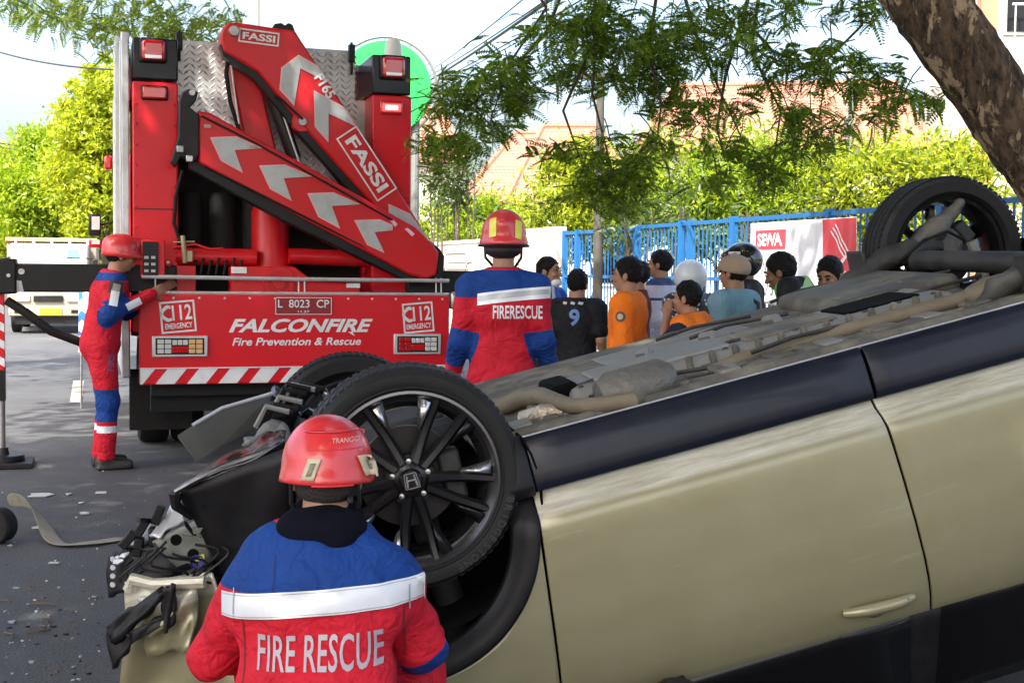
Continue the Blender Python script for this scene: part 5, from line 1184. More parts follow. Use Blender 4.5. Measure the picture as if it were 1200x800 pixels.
# cross-beam and grey structure
q = [cl(178, 634, -.60), cl(234, 608, -.66), cl(250, 668, -.66), cl(215, 674, -.62)]; bent(q, PALE, 'crash_box', th=.05, amp=.004)
for (px, py) in ((206, 633), (226, 650)):
    mb = CB(); mb.lathe([(0, 0), (.016, 0), (.018, .01)], cl(px, py, -.69), (0, 1, 0), 12); mb.build('panel_hole', VOID, car)
mb = CB(); mb.tube([cl(229, 655, -.70), cl(240, 653, -.70)], .012, 8); mb.build('connector', mat('yellow_plug', (.5, .5, .05), .5), car)
mb = CB(); mb.lathe([(0, 0), (.02, 0), (.02, .02)], cl(231, 657, -.71), (0, -1, 0), 12); mb.build('connector_ring', mat('blue_plug', (.04, .04, .2), .4), car)
q = [cl(176, 629, -.58), cl(207, 587, -.50), cl(220, 608, -.58), cl(186, 631, -.63)]; bent(q, WHS, 'torn_reinforcement', amp=.006)
q = [cl(134, 654, -.52), cl(178, 615, -.45), cl(186, 620, -.50), cl(146, 656, -.56)]; bent(q, WHS, 'torn_reinforcement', amp=.006)
q = [cl(138, 655, -.52), cl(212, 592, -.40), cl(222, 588, -.40), cl(150, 668, -.55)]; bent(q, PLS, 'bumper_bracket', th=.02, amp=.01)
for k, (px, py) in enumerate(((150, 632), (166, 618), (185, 603), (162, 640), (180, 628))):
    mb = CB(); mb.box(cl(px, py, -.55), (.06, .04, .03), Matrix.Rotation(R(35 + 10 * k), 3, 'Y')); mb.build('bracket_clip', PLS, car, bevel=.005)
q = [cl(125, 650, -.48), cl(152, 640, -.55), cl(150, 690, -.58), cl(127, 700, -.50)]; bent(q, PLS, 'grille_fragment', th=.02, amp=.006)
for k in range(4):
    mb = CB(); mb.lathe([(0, 0), (.008, 0), (.009, .006)], cl(132, 655 + 10 * k, -.585), (0, 1, 0), 8); mb.build('clip_hole', WHS, car)
q = [cl(150, 640, -.56), cl(250, 640, -.62), cl(275, 700, -.62), cl(150, 705, -.55)]; bent(q, PLS, 'bumper_carrier', th=.03, amp=.02)
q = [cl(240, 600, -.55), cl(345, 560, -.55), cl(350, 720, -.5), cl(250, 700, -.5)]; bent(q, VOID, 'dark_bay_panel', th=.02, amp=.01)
for k in range(14):
    t = rng.uniform(0, 1); px = 150 + 190 * rng.uniform(); py = 600 + 80 * rng.uniform()
    a = cl(px, py, -.5); d = Vector((rng.uniform(-.1, .1), rng.uniform(-.1, .1), rng.uniform(-.1, .1)))
    mb = CB(); mb.tube([a, a + d + Vector((0, .04, 0)), a + d * 2.0], .008, 6); mb.build('loose_wire', PLS, car)
# crumpled bumper skin in body colour, with fog lamp bezel
q = [cl(150, 680, -.64), cl(245, 672, -.72), cl(300, 805, -.74), cl(140, 815, -.66)]; bent(q, PNT, 'crumpled_bumper', th=.008, n=18, amp=.03)
q = [cl(158, 700, -.70), cl(230, 690, -.76), cl(225, 760, -.78), cl(172, 770, -.72)]; bent(q, PNT, 'bumper_fold', th=.008, amp=.02)
mb = CB(); mb.tube([cl(152, 690, -.70), cl(156, 678, -.71), cl(180, 684, -.73), cl(240, 682, -.76)], [.022, .02, .018, .02], 8); mb.build('bumper_edge', PNT, car)
q = [cl(124, 734, -.74), cl(189, 686, -.78), cl(192, 700, -.80), cl(128, 752, -.76)]; bent(q, PLS, 'fog_lamp_bezel', th=.03, amp=.006)
q = [cl(190, 690, -.80), cl(206, 684, -.80), cl(206, 730, -.80), cl(192, 742, -.80)]; bent(q, PLS, 'fog_lamp_bezel', th=.02, amp=.004)
q = [cl(124, 738, -.73), cl(146, 738, -.76), cl(156, 752, -.77), cl(131, 784, -.75)]; bent(q, PLS, 'fog_lamp_bezel', th=.02, amp=.004)
q = [cl(150, 740, -.76), cl(192, 722, -.79), cl(194, 730, -.79), cl(156, 753, -.77)]; bent(q, PLS, 'fog_lamp_bezel', th=.02, amp=.003)
q = [cl(160, 715, -.72), cl(190, 700, -.74), cl(188, 718, -.74), cl(164, 732, -.72)]; bent(q, WHS, 'fog_lamp', th=.02, amp=.002)
mb = CB(); mb.tube([cl(175, 742, -.76), cl(195, 728, -.78), cl(204, 716, -.79)], [.012, .014, .01], 8); mb.build('bezel_trim', PNT, car)
# far side tray sticking out past the far wheel
q = [clz(207, 512, .26), clz(300, 463, .24), clz(330, 478, .24), clz(240, 537, .26)]
SHD = mat('olive_shield', (.055, .056, .048), .65, 0, var=.3, dirt=(.12, .115, .09), damt=.6)
mb = CB(); mb.prism([cl(x_, y_, y2) for x_, y_, y2 in ((208, 510, .42), (226, 498, .46), (260, 478, .54), (318, 461, .64), (308, 492, .58), (266, 516, .47), (238, 536, .40), (230, 538, .39))], (0, .0, .012)); mb.build('splash_shield', SHD, car, smooth=0)
mb = CB(); mb.tube([cl(226, 498, .455), cl(260, 478, .535), cl(318, 461, .635)], .008, 6); mb.build('shield_edge', WHS, car)
q = [cl(286, 514, .2), cl(330, 498, .3), cl(340, 512, .22), cl(288, 531, .12)]; bent(q, mat('grey_support', (.16, .16, .15), .6, var=.2, dirt=(.24, .23, .2)), 'radiator_support', th=.02, amp=.02)
for k in range(9):
    a = cl(300 + 5 * k, 500 - 4 * k + 6 * math.sin(k), .35); mb = CB(); mb.tube([a, a + Vector((.06, -.03, -.07)), a + Vector((.14, -.05, -.03))], .012, 6); mb.build('loose_hose', PLS if k % 3 else DUSTL, car)
q = [cl(322, 452, .70), cl(362, 480, .55), cl(352, 488, .5), cl(318, 462, .68)]; bent(q, NAV, 'far_undertray_edge', th=.01, amp=.004)
mb = CB(); mb.box(cl(330, 480, .5), (.12, .1, .08)); mb.build('fan_shroud', PLS, car, bevel=.02)

# shards, torn strips and wiring round the smashed corner
for k in range(15):
    px = 140 + 130 * rng.uniform(); py = 596 + 90 * rng.uniform(); y_ = -.62 - .12 * rng.uniform()
    if py < 700 - .62 * (px - 60): py += 40
    a = cl(px, py, y_); e1 = Vector(rng.normal(size=3)).normalized() * rng.uniform(.02, .07); e2 = Vector(rng.normal(size=3)).normalized() * rng.uniform(.008, .03)
    mb = CB(); mb.add([a, a + e1, a + e1 * .7 + e2, a + e2 * 1.3, a - e1 * .3 + e2 * .4], [(0, 1, 2, 3, 4)]); mb.build('plastic_shard', (PLS, PLS, PALE, WHS)[k % 4], car, solid=.004, smooth=0)
for k in range(8):
    a = cl(150 + 14 * k, 640 + 5 * math.sin(3 * k), -.70); mb = CB(); mb.tube([a + Vector((.05 * math.sin(t * 5 + k), -.01 * math.sin(t * 3), .10 * t)) for t in np.linspace(0, 1, 8)], .0045, 5); mb.build('torn_wire', PLS, car)
# ================================================================== people
SKIN = mat('skin_tan', (.33, .17, .10), .55, 0, var=.12, vscale=12)
SKIND = mat('skin_brown', (.17, .085, .05), .55, 0, var=.12, vscale=12)
HAIR = mat('black_hair', (.0035, .003, .003), .55, 0, var=.5, vscale=40, bump=.9, bscale=90, spec=.25)
EYE = mat('eye_dark', (.01, .008, .008), .25); LIP = mat('lip', (.22, .08, .06), .5)
SHOE = mat('black_boot', (.015, .014, .014), .5, 0, var=.3, vscale=10, dirt=(.06, .05, .04), dscale=8)
BASE = dict(pel=(0, 0, .93), wst=(0, .01, 1.08), chs=(0, .0, 1.27), nck=(0, -.01, 1.45), hd=(0, .02, 1.60),
            ls=(-.185, 0, 1.39), rs=(.185, 0, 1.39), le=(-.235, -.03, 1.12), re=(.235, -.03, 1.12), lw=(-.24, .08, .90), rw=(.24, .08, .90),
            lh=(-.09, 0, .92), rh=(.09, 0, .92), lk=(-.10, .02, .50), rk=(.10, .02, .50), la=(-.10, -.03, .09), ra=(.10, -.03, .09))
def V3(a): return np.array(a, float)
def hand(prims, w, e, side, curl=.5, s=1.0):
    """palm + five unequal, bent fingers; thumb leaves the side of the palm"""
    w = V3(w); d = w - V3(e); d /= np.linalg.norm(d)
    pn = np.array([side, 0, 0.0]); pn = pn - d * (pn @ d); pn /= np.linalg.norm(pn)      # back of the hand points outwards
    ac = np.cross(d, pn); ac /= np.linalg.norm(ac)
    if ac[1] < 0 and abs(ac[1]) > .2: ac = -ac                                            # thumb side forward
    pc = w + d * .05 * s
    rot = Matrix((tuple(ac), tuple(d), tuple(pn))).transposed()
    out = [cone(w - d * .02, w + d * .02 * s, .026 * s, .027 * s), rbox(pc, (.038 * s, .045 * s, .014 * s), .012 * s, rot)]
    for i, L in enumerate((.068, .078, .072, .056)):
        b0 = pc + d * .04 * s + ac * (.028 - .019 * i) * s
        c1 = .45 * curl; c2 = 1.1 * curl
        p1 = b0 + (d * math.cos(c1) - pn * math.sin(c1)) * L * .5 * s; p2 = p1 + (d * math.cos(c1 + c2) - pn * math.sin(c1 + c2)) * L * .5 * s
        out += [cone(b0, p1, .0095 * s, .0088 * s), cone(p1, p2, .0088 * s, .0072 * s)]
    b0 = w + d * .025 * s + ac * .03 * s; p1 = b0 + (d * .6 + ac * .6 - pn * .35) * .045 * s; p2 = p1 + (d * .85 + ac * .1 - pn * .5) * .034 * s
    out += [cone(b0, p1, .013 * s, .011 * s), cone(p1, p2, .011 * s, .0085 * s)]
    return out
def person(name_label, loc, face, H=1.68, pose=None, skin=SKIN, top=None, legs=None, group=None, vox=.016, sleeves='long', hair='short', head_yaw=0, head_pitch=0, bulk=1.0, topname='shirt', jhem=None, collar=True, folds=.004, hands=True, legs_on=True, tmasks=None, lmasks=None, ground=0.0, shoe=SHOE, hvox=.008, curl=.5, bw=1.0):
    J = dict(BASE)
    k_ = H / 1.72
    J = {a: V3(v) * k_ for a, v in J.items()}
    if pose: J.update({a: V3(v) for a, v in pose.items()})
    root = empty('person', (loc[0], loc[1], ground), R(face)); tag(root, name_label, 'person', group)
    B = bulk * k_
    # ---- body: head, neck, trunk, limbs, hands
    hd = J['hd']; HM = Matrix.Rotation(R(head_yaw), 4, 'Z') @ Matrix.Rotation(R(head_pitch), 4, 'X')
    M3 = np.array(HM.to_3x3())
    def hp(x, y, z): return hd + M3 @ (np.array([x, y, z]) * k_)
    r3 = HM.to_3x3()
    headp = [ell(hp(0, -.012, .02), V3((.076, .094, .10)) * k_, r3), ell(hp(0, .022, -.04), V3((.058, .066, .078)) * k_, r3), ell(hp(0, .05, -.085), V3((.034, .03, .028)) * k_, r3),
             cone(hp(0, -.02, -.05), J['nck'] + V3((0, 0, -.05)) * k_, .054 * B, .062 * B)]
    feat = [cone(hp(0, .088, .012), hp(0, .108, -.028), .008 * k_, .0135 * k_), ell(hp(0, .104, -.03), V3((.016, .012, .009)) * k_, r3), ell(hp(0, .09, -.062), V3((.024, .012, .011)) * k_, r3),
            ell(hp(-.033, .078, .028), V3((.024, .012, .008)) * k_, r3), ell(hp(.033, .078, .028), V3((.024, .012, .008)) * k_, r3), ell(hp(-.04, .068, -.025), V3((.024, .02, .02)) * k_, r3), ell(hp(.04, .068, -.025), V3((.024, .02, .02)) * k_, r3)]
    for s in (-1, 1):
        feat += [ell(hp(s * .08, -.012, -.008), V3((.012, .022, .034)) * k_, (HM @ Matrix.Rotation(s * .35, 4, 'Z')).to_3x3())]
    Vh, Qh = sdf('h', headp + feat, None, None, vox=hvox, k=.012, raw=True)
    parts = [(Vh, Qh)]
    tr = [cone(J['lh'], J['lk'], .07 * B, .05 * B), cone(J['rh'], J['rk'], .07 * B, .05 * B), cone(J['lk'], J['la'], .045 * B, .035 * B), cone(J['rk'], J['ra'], .045 * B, .035 * B),
          cone(J['pel'], J['wst'], .085 * B, .075 * B), cone(J['wst'], J['chs'], .075 * B, .08 * B), cone(J['chs'], J['nck'] - V3((0, 0, .04)), .078 * B, .05 * B)]
    for s in 'lr':
        tr += [cone(J['chs'] + V3((0, 0, .06)), J[s + 's'], .05 * B, .04 * B), cone(J[s + 's'], J[s + 'e'], .042 * B, .036 * B), cone(J[s + 'e'], J[s + 'w'], .037 * B, .026 * B)]
    parts.append(sdf('b', tr, None, None, vox=max(vox, .016), k=.025, raw=True))
    if hands:
        for s, sg in (('l', -1), ('r', 1)): parts.append(sdf('hn', hand([], J[s + 'w'], J[s + 'e'], sg, curl, k_), None, None, vox=.007, k=.006, raw=True))
    off = 0; Vs = []; Qs = []
    for v, q in parts: Vs.append(v); Qs.append(q + off); off += len(v)
    body = npmesh('body', np.concatenate(Vs), np.concatenate(Qs), skin, root, True)
    # eyes and mouth
    for s in (-1, 1):
        mb = MB(); c = hp(s * .032, .089, .012); mb.lathe([(0, .006), (.008 * k_, .004), (.012 * k_, 0)], c, tuple(M3 @ V3((0, 1, 0))), 8); mb.build('eye', EYE, root)
        mb = MB(); mb.tube([hp(s * .016, .096, .036), hp(s * .033, .094, .041), hp(s * .05, .080, .035)], .005 * k_, 5); mb.build('eyebrow', HAIR, root)
    mb = MB(); mb.tube([hp(-.02, .094, -.062), hp(0, .101, -.061), hp(.02, .094, -.062)], .0055 * k_, 5); mb.build('mouth', LIP, root)
    # ---- hair
    if hair:
        hh = [ell(hp(0, -.022, .028), V3((.087, .104, .106)) * k_, r3)]
        cuts = [plane(hp(0, .058, .05), M3 @ V3((0, .85, -.5))), plane(hp(0, -.02, -.045), M3 @ V3((0, .45, -1)))]
        if hair == 'long': hh += [cone(hp(0, -.05, 0), hp(0, -.055, -.13), .085 * k_, .06 * k_)]; cuts = [plane(hp(0, .055, .05), M3 @ V3((0, .9, -.45))), plane(hp(0, 0, -.18), M3 @ V3((0, .2, -1)))]
        if hair == 'thick': hh = [ell(hp(0, -.022, .036), V3((.089, .108, .110)) * k_, r3)]
        sdf('hair', hh, HAIR, root, vox=.008, k=.02, cuts=cuts, folds=.0055, fscale=4.2)
    # ---- top
    tp_ = []
    nk = J['nck']; ch = J['chs']; ws = J['wst']; pe = J['pel']
    ax_ = (J['rs'] - J['ls']); ax_ = ax_ / np.linalg.norm(ax_)
    spine = nk - pe; spine = spine / np.linalg.norm(spine); fw = np.cross(spine, ax_); fw /= np.linalg.norm(fw)
    rt = Matrix((tuple(ax_), tuple(fw), tuple(np.cross(ax_, fw)))).transposed()
    tp_ += [ell(ch + spine * .02, V3((.175 * bw, .125, .20)) * B, rt), ell(ws, V3((.155 * bw, .12, .18)) * B, rt), ell(pe + spine * .0, V3((.17 * bw, .13, .15)) * B, rt)]
    for s in 'lr':
        tp_ += [cone(nk - spine * .03, J[s + 's'], .062 * B, .078 * B), cone(J[s + 's'], J[s + 'e'], .076 * B, .058 * B)]
        if sleeves == 'long': tp_ += [cone(J[s + 'e'], J[s + 'w'], .057 * B, .043 * B)]
        elif sleeves == 'short': pass
    cuts = [plane(nk + spine * .035 + fw * .0, spine + fw * -.0)]
    if jhem is None: jhem = .90 * k_
    cuts.append(plane((0, 0, jhem), (0, 0, -1)) if not isinstance(jhem, tuple) else plane(jhem, -spine))
    if sleeves == 'short':
        # stop the sleeve above the elbow
        for s in 'lr': pass
        tp_ = tp_[:3]
        for s in 'lr':
            m_ = J[s + 's'] + (J[s + 'e'] - J[s + 's']) * .72
            tp_ += [cone(nk - spine * .03, J[s + 's'], .062 * B, .078 * B), cone(J[s + 's'], m_, .076 * B, .066 * B)]
    if sleeves == 'vest':
        tp_ = tp_[:3] + [cone(nk - spine * .03, J[s + 's'] * .85 + nk * .15, .066 * B, .074 * B) for s in 'lr']
    if collar: tp_.append(cone(nk - spine * .02, nk + spine * .02, .07 * B, .068 * B))
    shirt = sdf(topname, tp_, top, root, vox=vox, k=.035 * k_, cuts=cuts, folds=folds, masks=tmasks(J, B) if tmasks else None)
    # ---- trousers and shoes
    if legs_on:
        lg = [ell(pe - V3((0, 0, .02)), V3((.165, .125, .13)) * B, rt)]
        for s in 'lr': lg += [cone(J[s + 'h'], J[s + 'k'], .095 * B, .072 * B), cone(J[s + 'k'], J[s + 'a'], .072 * B, .06 * B)]
        sdf('trousers', lg, legs, root, vox=max(vox, .014), k=.03, folds=folds, cuts=[plane((0, 0, .07), (0, 0, -1))], masks=lmasks(J, B) if lmasks else None)
        for s, sg in (('l', -1), ('r', 1)):
            a = J[s + 'a']
            sdf('shoe', [cone(a + V3((0, -.03, -.035)), a + V3((sg * .02, .16, -.05)) * 1.0, .045 * k_, .038 * k_), cone(a, a + V3((0, 0, .05)), .05 * k_, .052 * k_), rbox(a + V3((sg * .01, .06, -.078)), (.042 * k_, .13 * k_, .012), .01)], shoe, root, vox=.012, k=.03, cuts=[plane((0, 0, .002), (0, 0, -1))])
    return root, J, shirt, hp, HM, k_
def wrap(root, bvh, vs, fs, o, U, V, N, m, name, cell=.018, lift=.004):
    a, f = decal(vs, fs, bvh, o, U, V, N, cell, lift)
    mb = MB(); mb.add(a, f); return mb.build(name, m, root, smooth=60)
FRED = (.50, .010, .026); FBLU = (.006, .042, .21)
BAND = mat('reflective_band', (.70, .73, .78), .35, .1, var=.06, vscale=14, bump=.15, bscale=20)
BANDG = mat('reflective_band_grey', (.40, .42, .43), .35, .3, var=.1, vscale=14, bump=.15, bscale=20)
PRN = mat('print_grey', (.37, .33, .38), .5, .1); PRNW = mat('print_white', (.74, .72, .76), .5)
HRED = mat('helmet_red', (.62, .025, .03), .33, 0, coat=.5, var=.1, vscale=8, dirt=(.50, .10, .09), dscale=9, damt=.35)
def ffmask(zy, e0=.07, e1=.5, sides='lr'):
    """dyed panels: blue yoke above height zy, blue elbow panels"""
    def mk(J, B):
        def yoke(V):
            lim = V[:, 2] - zy
            lo = np.minimum(lim, (J['nck'][2] + .02) - V[:, 2])
            return lo
        def elbow(V):
            out = np.full(len(V), -1.0)
            for s in sides:
                a, b_, c = J[s + 's'], J[s + 'e'], J[s + 'w']
                ba = b_ - a; t = ((V - a) @ ba) / (ba @ ba); d = np.linalg.norm(V - a - np.clip(t, 0, 1)[:, None] * ba, axis=1)
                cb = c - b_; t2 = ((V - b_) @ cb) / (cb @ cb); d2 = np.linalg.norm(V - b_ - np.clip(t2, 0, 1)[:, None] * cb, axis=1)
                up = np.minimum(t - (1 - e0 * 3), .115 * B - d); dn = np.minimum(np.minimum(e1 - t2, t2 + .02), .10 * B - d2)
                out = np.maximum(out, np.maximum(up, dn))
            return out
        return [yoke, elbow]
    return mk
JACK = masked('uniform_jacket', [FRED, FBLU, FBLU])
def legmask(J, B):
    def knee(V): return np.minimum(V[:, 2] - (J['rk'][2] - .14), (J['rk'][2] + .10) - V[:, 2])
    def band(V): return np.minimum(V[:, 2] - (J['rk'][2] - .22), (J['rk'][2] - .17) - V[:, 2])
    return [knee, band]
UTRO = masked('uniform_trousers', [FRED, FBLU, (.68, .70, .74)])

# ---------- foreground firefighter, squatting at the wheel, seen from behind
fx, fy = P(379, 600, 3.38).x, 3.38
pose = dict(pel=(.02, -.12, .30), wst=(.0, -.10, .46), chs=(-.01, -.04, .66), nck=(.0, .02, .845), hd=(0, .075, .965), ls=(-.17, .01, .685), rs=(.168, .01, .70), le=(-.30, .09, .49), re=(.245, .12, .50), lw=(-.26, .36, .42), rw=(.24, .42, .45),
            lh=(-.09, -.12, .29), rh=(.11, -.12, .29), lk=(-.20, .30, .44), rk=(.22, .28, .40), la=(-.16, .02, .10), ra=(.17, -.02, .10))
ff, J, jk, hp, HM, k_ = person('crouching firefighter in FIRE RESCUE jacket beside the car wheel', (fx, fy), 0, 1.72, pose, top=JACK, legs=UTRO, vox=.009, hair=None, head_pitch=-10, bulk=1.06, topname='jacket', jhem=.20, tmasks=ffmask(.705, .02, .5, 'r'), folds=.007, bw=1.25, hvox=.006, collar=True)
bv = bvh_of(jk)
# band across the back, letters below
xf_inv = lambda px, py, Y: P(px, py, Y) - Vector((fx, fy, 0))
cb_ = xf_inv(374, 705, 3.25); 
def arcrect(w_, h_, sag): 
    N_ = 24; vs = []; fs = []
    for i in range(N_ + 1):
        t = 2 * i / N_ - 1; zc = sag * (1 - t * t) * -1 + .02 * t
        vs += [(t * w_ / 2, zc - h_ / 2), (t * w_ / 2, zc + h_ / 2)]
    for i in range(N_): fs.append((2 * i, 2 * i + 2, 2 * i + 3, 2 * i + 1))
    return vs, fs
wpx = 3.25 / F
vs, fs = arcrect(246 * wpx, 30 * wpx, -.008); wrap(ff, bv, vs, fs, cb_, (1, 0, 0), (0, 0, 1), (0, -1, 0), BAND, 'reflective_band', lift=.009)
for px in (272, 478):
    vs, fs = rect(.003, .065); c = xf_inv(px, 705, 3.25); wrap(ff, bv, vs, fs, c, (1, 0, 0), (0, 0, 1), (0, -1, 0), BANDG, 'band_seam', lift=.012)
vs, fs = textmesh('FIRE RESCUE', 147 * wpx, 40 * wpx, bold=.012, space=1.05); wrap(ff, bv, vs, fs, xf_inv(377, 757, 3.25), (1, 0, .03), (-.03, 0, 1), (0, -1, 0), PRN, 'jacket_lettering', cell=.02)
SEAM = mat('seam_dark', (.20, .004, .010), .8)
for (px, py, hh_, tl) in ((286, 765, .17, .06), (470, 750, .17, -.05), (378, 797, .03, 0)):
    vs, fs = rect(.0045, hh_); wrap(ff, bv, vs, fs, xf_inv(px, py, 3.25), (1, 0, tl), (-tl, 0, 1), (0, -1, 0), SEAM, 'jacket_seam', lift=.002)
for dz in (-.026, .026):
    vs, fs = arcrect(246 * wpx, .0025, -.008); wrap(ff, bv, vs, fs, cb_ + Vector((0, 0, dz)), (1, 0, 0), (0, 0, 1), (0, -1, 0), BANDG, 'band_stitching', lift=.0105)
vs, fs = rect(.003, .09); wrap(ff, bv, vs, fs, xf_inv(322, 672, 3.25), (1, 0, 0), (0, 0, 1), (0, -1, 0), mat('seam_blue', (.003, .016, .08), .8), 'yoke_seam', lift=.002)
# dark hood folded behind the neck, chin strap
NAVY = mat('navy_hood', (.0035, .004, .009), .9, 0, var=.3, bump=.3, bscale=30, spec=.1)
sdf('hood', [ell((0, .0, .845), (.108, .11, .055)), cone((-.062, -.035, .848), (.062, -.035, .848), .048, .048), cone((-.03, -.06, .83), (.012, -.10, .772), .042, .012), cone((.04, -.06, .83), (.012, -.10, .772), .042, .012), cone((-.05, .07, .86), (.05, .07, .86), .045, .045)], NAVY, ff, vox=.008, k=.03, folds=.003, fscale=1.5)
STR = mat('strap_black', (.012, .012, .014), .6)
for s in (-1, 1):
    mb = MB(); mb.tube([hp(s * .085, -.06, -.02), hp(s * .088, -.03, -.07), hp(s * .06, .03, -.115), hp(0, .06, -.125)], .006, 6); mb.build('chin_strap', STR, ff)
sdf('cropped_hair', [ell(hp(0, -.02, -.005), (.081, .097, .095), HM.to_3x3())], mat('cropped_hair', (.02, .015, .012), .7, bump=.5, bscale=200), ff, vox=.008, cuts=[plane(hp(0, .0, 0), np.array(HM.to_3x3()) @ V3((0, 1, 0))), plane(hp(0, -.06, -.062), np.array(HM.to_3x3()) @ V3((0, .3, -1)))])
# climbing style helmet
M3 = HM.to_3x3()
hel = sdf('helmet', [ell(hp(0, -.01, .03), (.117, .142, .130), M3), ell(hp(0, -.005, -.02), (.121, .15, .05), M3), cone(hp(-.09, .12, -.012), hp(.09, .12, -.012), .025, .025)], HRED, ff, vox=.0065, k=.03, cuts=[plane(hp(0, -.13, -.026), np.array(M3) @ V3((0, .12, -1)))], subs=[ell(hp(0, -.005, .02), (.109, .132, .108), M3)])
hb = bvh_of(hel)
back = V3((0, -1, 0)); up_ = V3((0, 0, 1))
CLIP = mat('clip_beige', (.48, .43, .30), .5)
def hv(px, py): return P(px, py, 3.26) - Vector((fx, fy, 0))
for px, sg in ((361, -1), (426, 1)):
    for w_, h_, m_, lf in ((.042, .066, CLIP, .008), (.016, .040, mat('clip_dark', (.22, .20, .14), .6), .011)):
        vs, fs = rect(w_ * .8, h_ * .8); vs = [(a - sg * b * .35 * -1 * -1, b) for a, b in vs]
        a_, f_ = decal(vs, fs, hb, hv(px, 553), (1, 0, 0), up_, back, .012, lf); mb = MB(); mb.add(a_, f_); o = mb.build('helmet_clip', m_, hel, solid=.006)
vs, fs = textmesh('TRANGO', .062, .012, bold=.02); a_, f_ = decal(vs, fs, hb, hv(399, 521), (1, 0, 0), up_, back, .02, .003); mb = MB(); mb.add(a_, f_); mb.build('helmet_lettering', mat('helmet_print', (.75, .35, .3), .5), hel)
for (w_, y_) in ((.13, 531), (.15, 512), (.10, 573)):
    vs, fs = rect(w_, .003); a_, f_ = decal(vs, fs, hb, hv(386, y_), (1, 0, 0), up_, back, .012, .0025); mb = MB(); mb.add(a_, f_); mb.build('helmet_ridge', HRED, hel, solid=.004)
vs, fs = rect(.07, .022); a_, f_ = decal(vs, fs, bvh_of([c for c in ff.children if c.name.startswith('body')][0]), hv(386, 592), (1, 0, 0), (0, 0, 1), (0, -1, 0), .012, .012); mb = MB(); mb.add(a_, f_); mb.build('helmet_dial', STR, ff, solid=.012)

# ---------- standing firefighter behind the car, seen from behind
cy = 6.75; cx = P(590, 300, cy).x; Hc = 1.5 + (318 - 252) * cy / F - .02
kk = Hc / 1.72
pose = {a: V3(BASE[a]) * kk for a in BASE}
pose.update(le=V3((-.21, -.02, 1.12)) * kk, re=V3((.20, -.0, 1.12)) * kk, lw=V3((-.27, .10, .90)) * kk, rw=V3((.25, .12, .9)) * kk, ls=V3((-.158, 0, 1.38)) * kk, rs=V3((.158, 0, 1.38)) * kk)
f2, J, jk, hp, HM, k_ = person('standing firefighter in FIRERESCUE jacket behind the overturned car', (cx, cy), -4, Hc, pose, top=JACK, legs=UTRO, vox=.011, hair='short', bulk=.93, topname='jacket', tmasks=ffmask(1.335 * kk), lmasks=legmask, jhem=.80 * kk, hvox=.007, bw=1.15, folds=.006)
bv = bvh_of(jk); wpx = (cy - .15) / F
def fv(px, py, Y=cy - .15):
    return Matrix.Rotation(R(4), 3, 'Z') @ (P(px, py, Y) - Vector((cx, cy, 0)))
vs, fs = arcrect(86 * wpx, 14 * wpx, -.004); wrap(f2, bv, vs, fs, fv(601, 347), (1, 0, 0), (0, 0, 1), (0, -1, 0), BAND, 'reflective_band')
vs, fs = arcrect(84 * wpx, 6 * wpx, -.004); wrap(f2, bv, vs, fs, fv(601, 346), (1, 0, 0), (0, 0, 1), (0, -1, 0), BANDG, 'reflective_band', lift=.007)
vs, fs = textmesh('FIRERESCUE', 58 * wpx, 16 * wpx, bold=.02); wrap(f2, bv, vs, fs, fv(606, 366), (1, 0, 0), (0, 0, 1), (0, -1, 0), PRNW, 'jacket_lettering')
for s in 'lr':
    a = J[s + 'w'] + (J[s + 'e'] - J[s + 'w']) * .12; b_ = J[s + 'w'] + (J[s + 'e'] - J[s + 'w']) * .28
    mb = MB(); mb.tube([a, b_], [.054 * kk, .056 * kk], 16); mb.build('cuff_band', BAND, f2)
YELR = mat('helmet_yellow', (.75, .68, .02), .4, 0, coat=.4)
M3 = HM.to_3x3()
hel = sdf('helmet', [ell(hp(0, -.005, .045), (.112, .138, .125), M3), ell(hp(0, -.005, .0), (.122, .152, .05), M3), cone(hp(0, -.11, .09), hp(0, .09, .13), .035, .04)], HRED, f2, vox=.0075, k=.025, cuts=[plane(hp(0, 0, -.02), np.array(M3) @ V3((0, 0, -1)))], subs=[ell(hp(0, -.005, .03), (.104, .13, .11), M3)])
hb = bvh_of(hel)
for (x_, w_) in ((-.045, .036), (.078, .03)):
    vs, fs = rect(w_, .10); a_, f_ = decal(vs, fs, hb, hp(x_, -.15, .085), (1, 0, 0), (0, .35, 1), (0, -1, .35), .012, .004); mb = MB(); mb.add(a_, f_); mb.build('helmet_stripe', YELR, hel)
mb = MB(); mb.tube([hp(.122 * math.cos(t), .152 * math.sin(t) - .005, -.012) for t in np.linspace(0, 2 * math.pi, 30)], .007, 6); mb.build('helmet_rim', BLK, hel)
for s in (-1, 1):
    mb = MB(); mb.tube([hp(s * .09, -.04, -.02), hp(s * .088, -.03, -.07), hp(s * .05, .05, -.12)], .007, 6); mb.build('chin_strap', STR, f2)
sdf('neck_guard', [ell(hp(0, -.05, -.03), (.095, .075, .05), M3)], STR, f2, vox=.01)

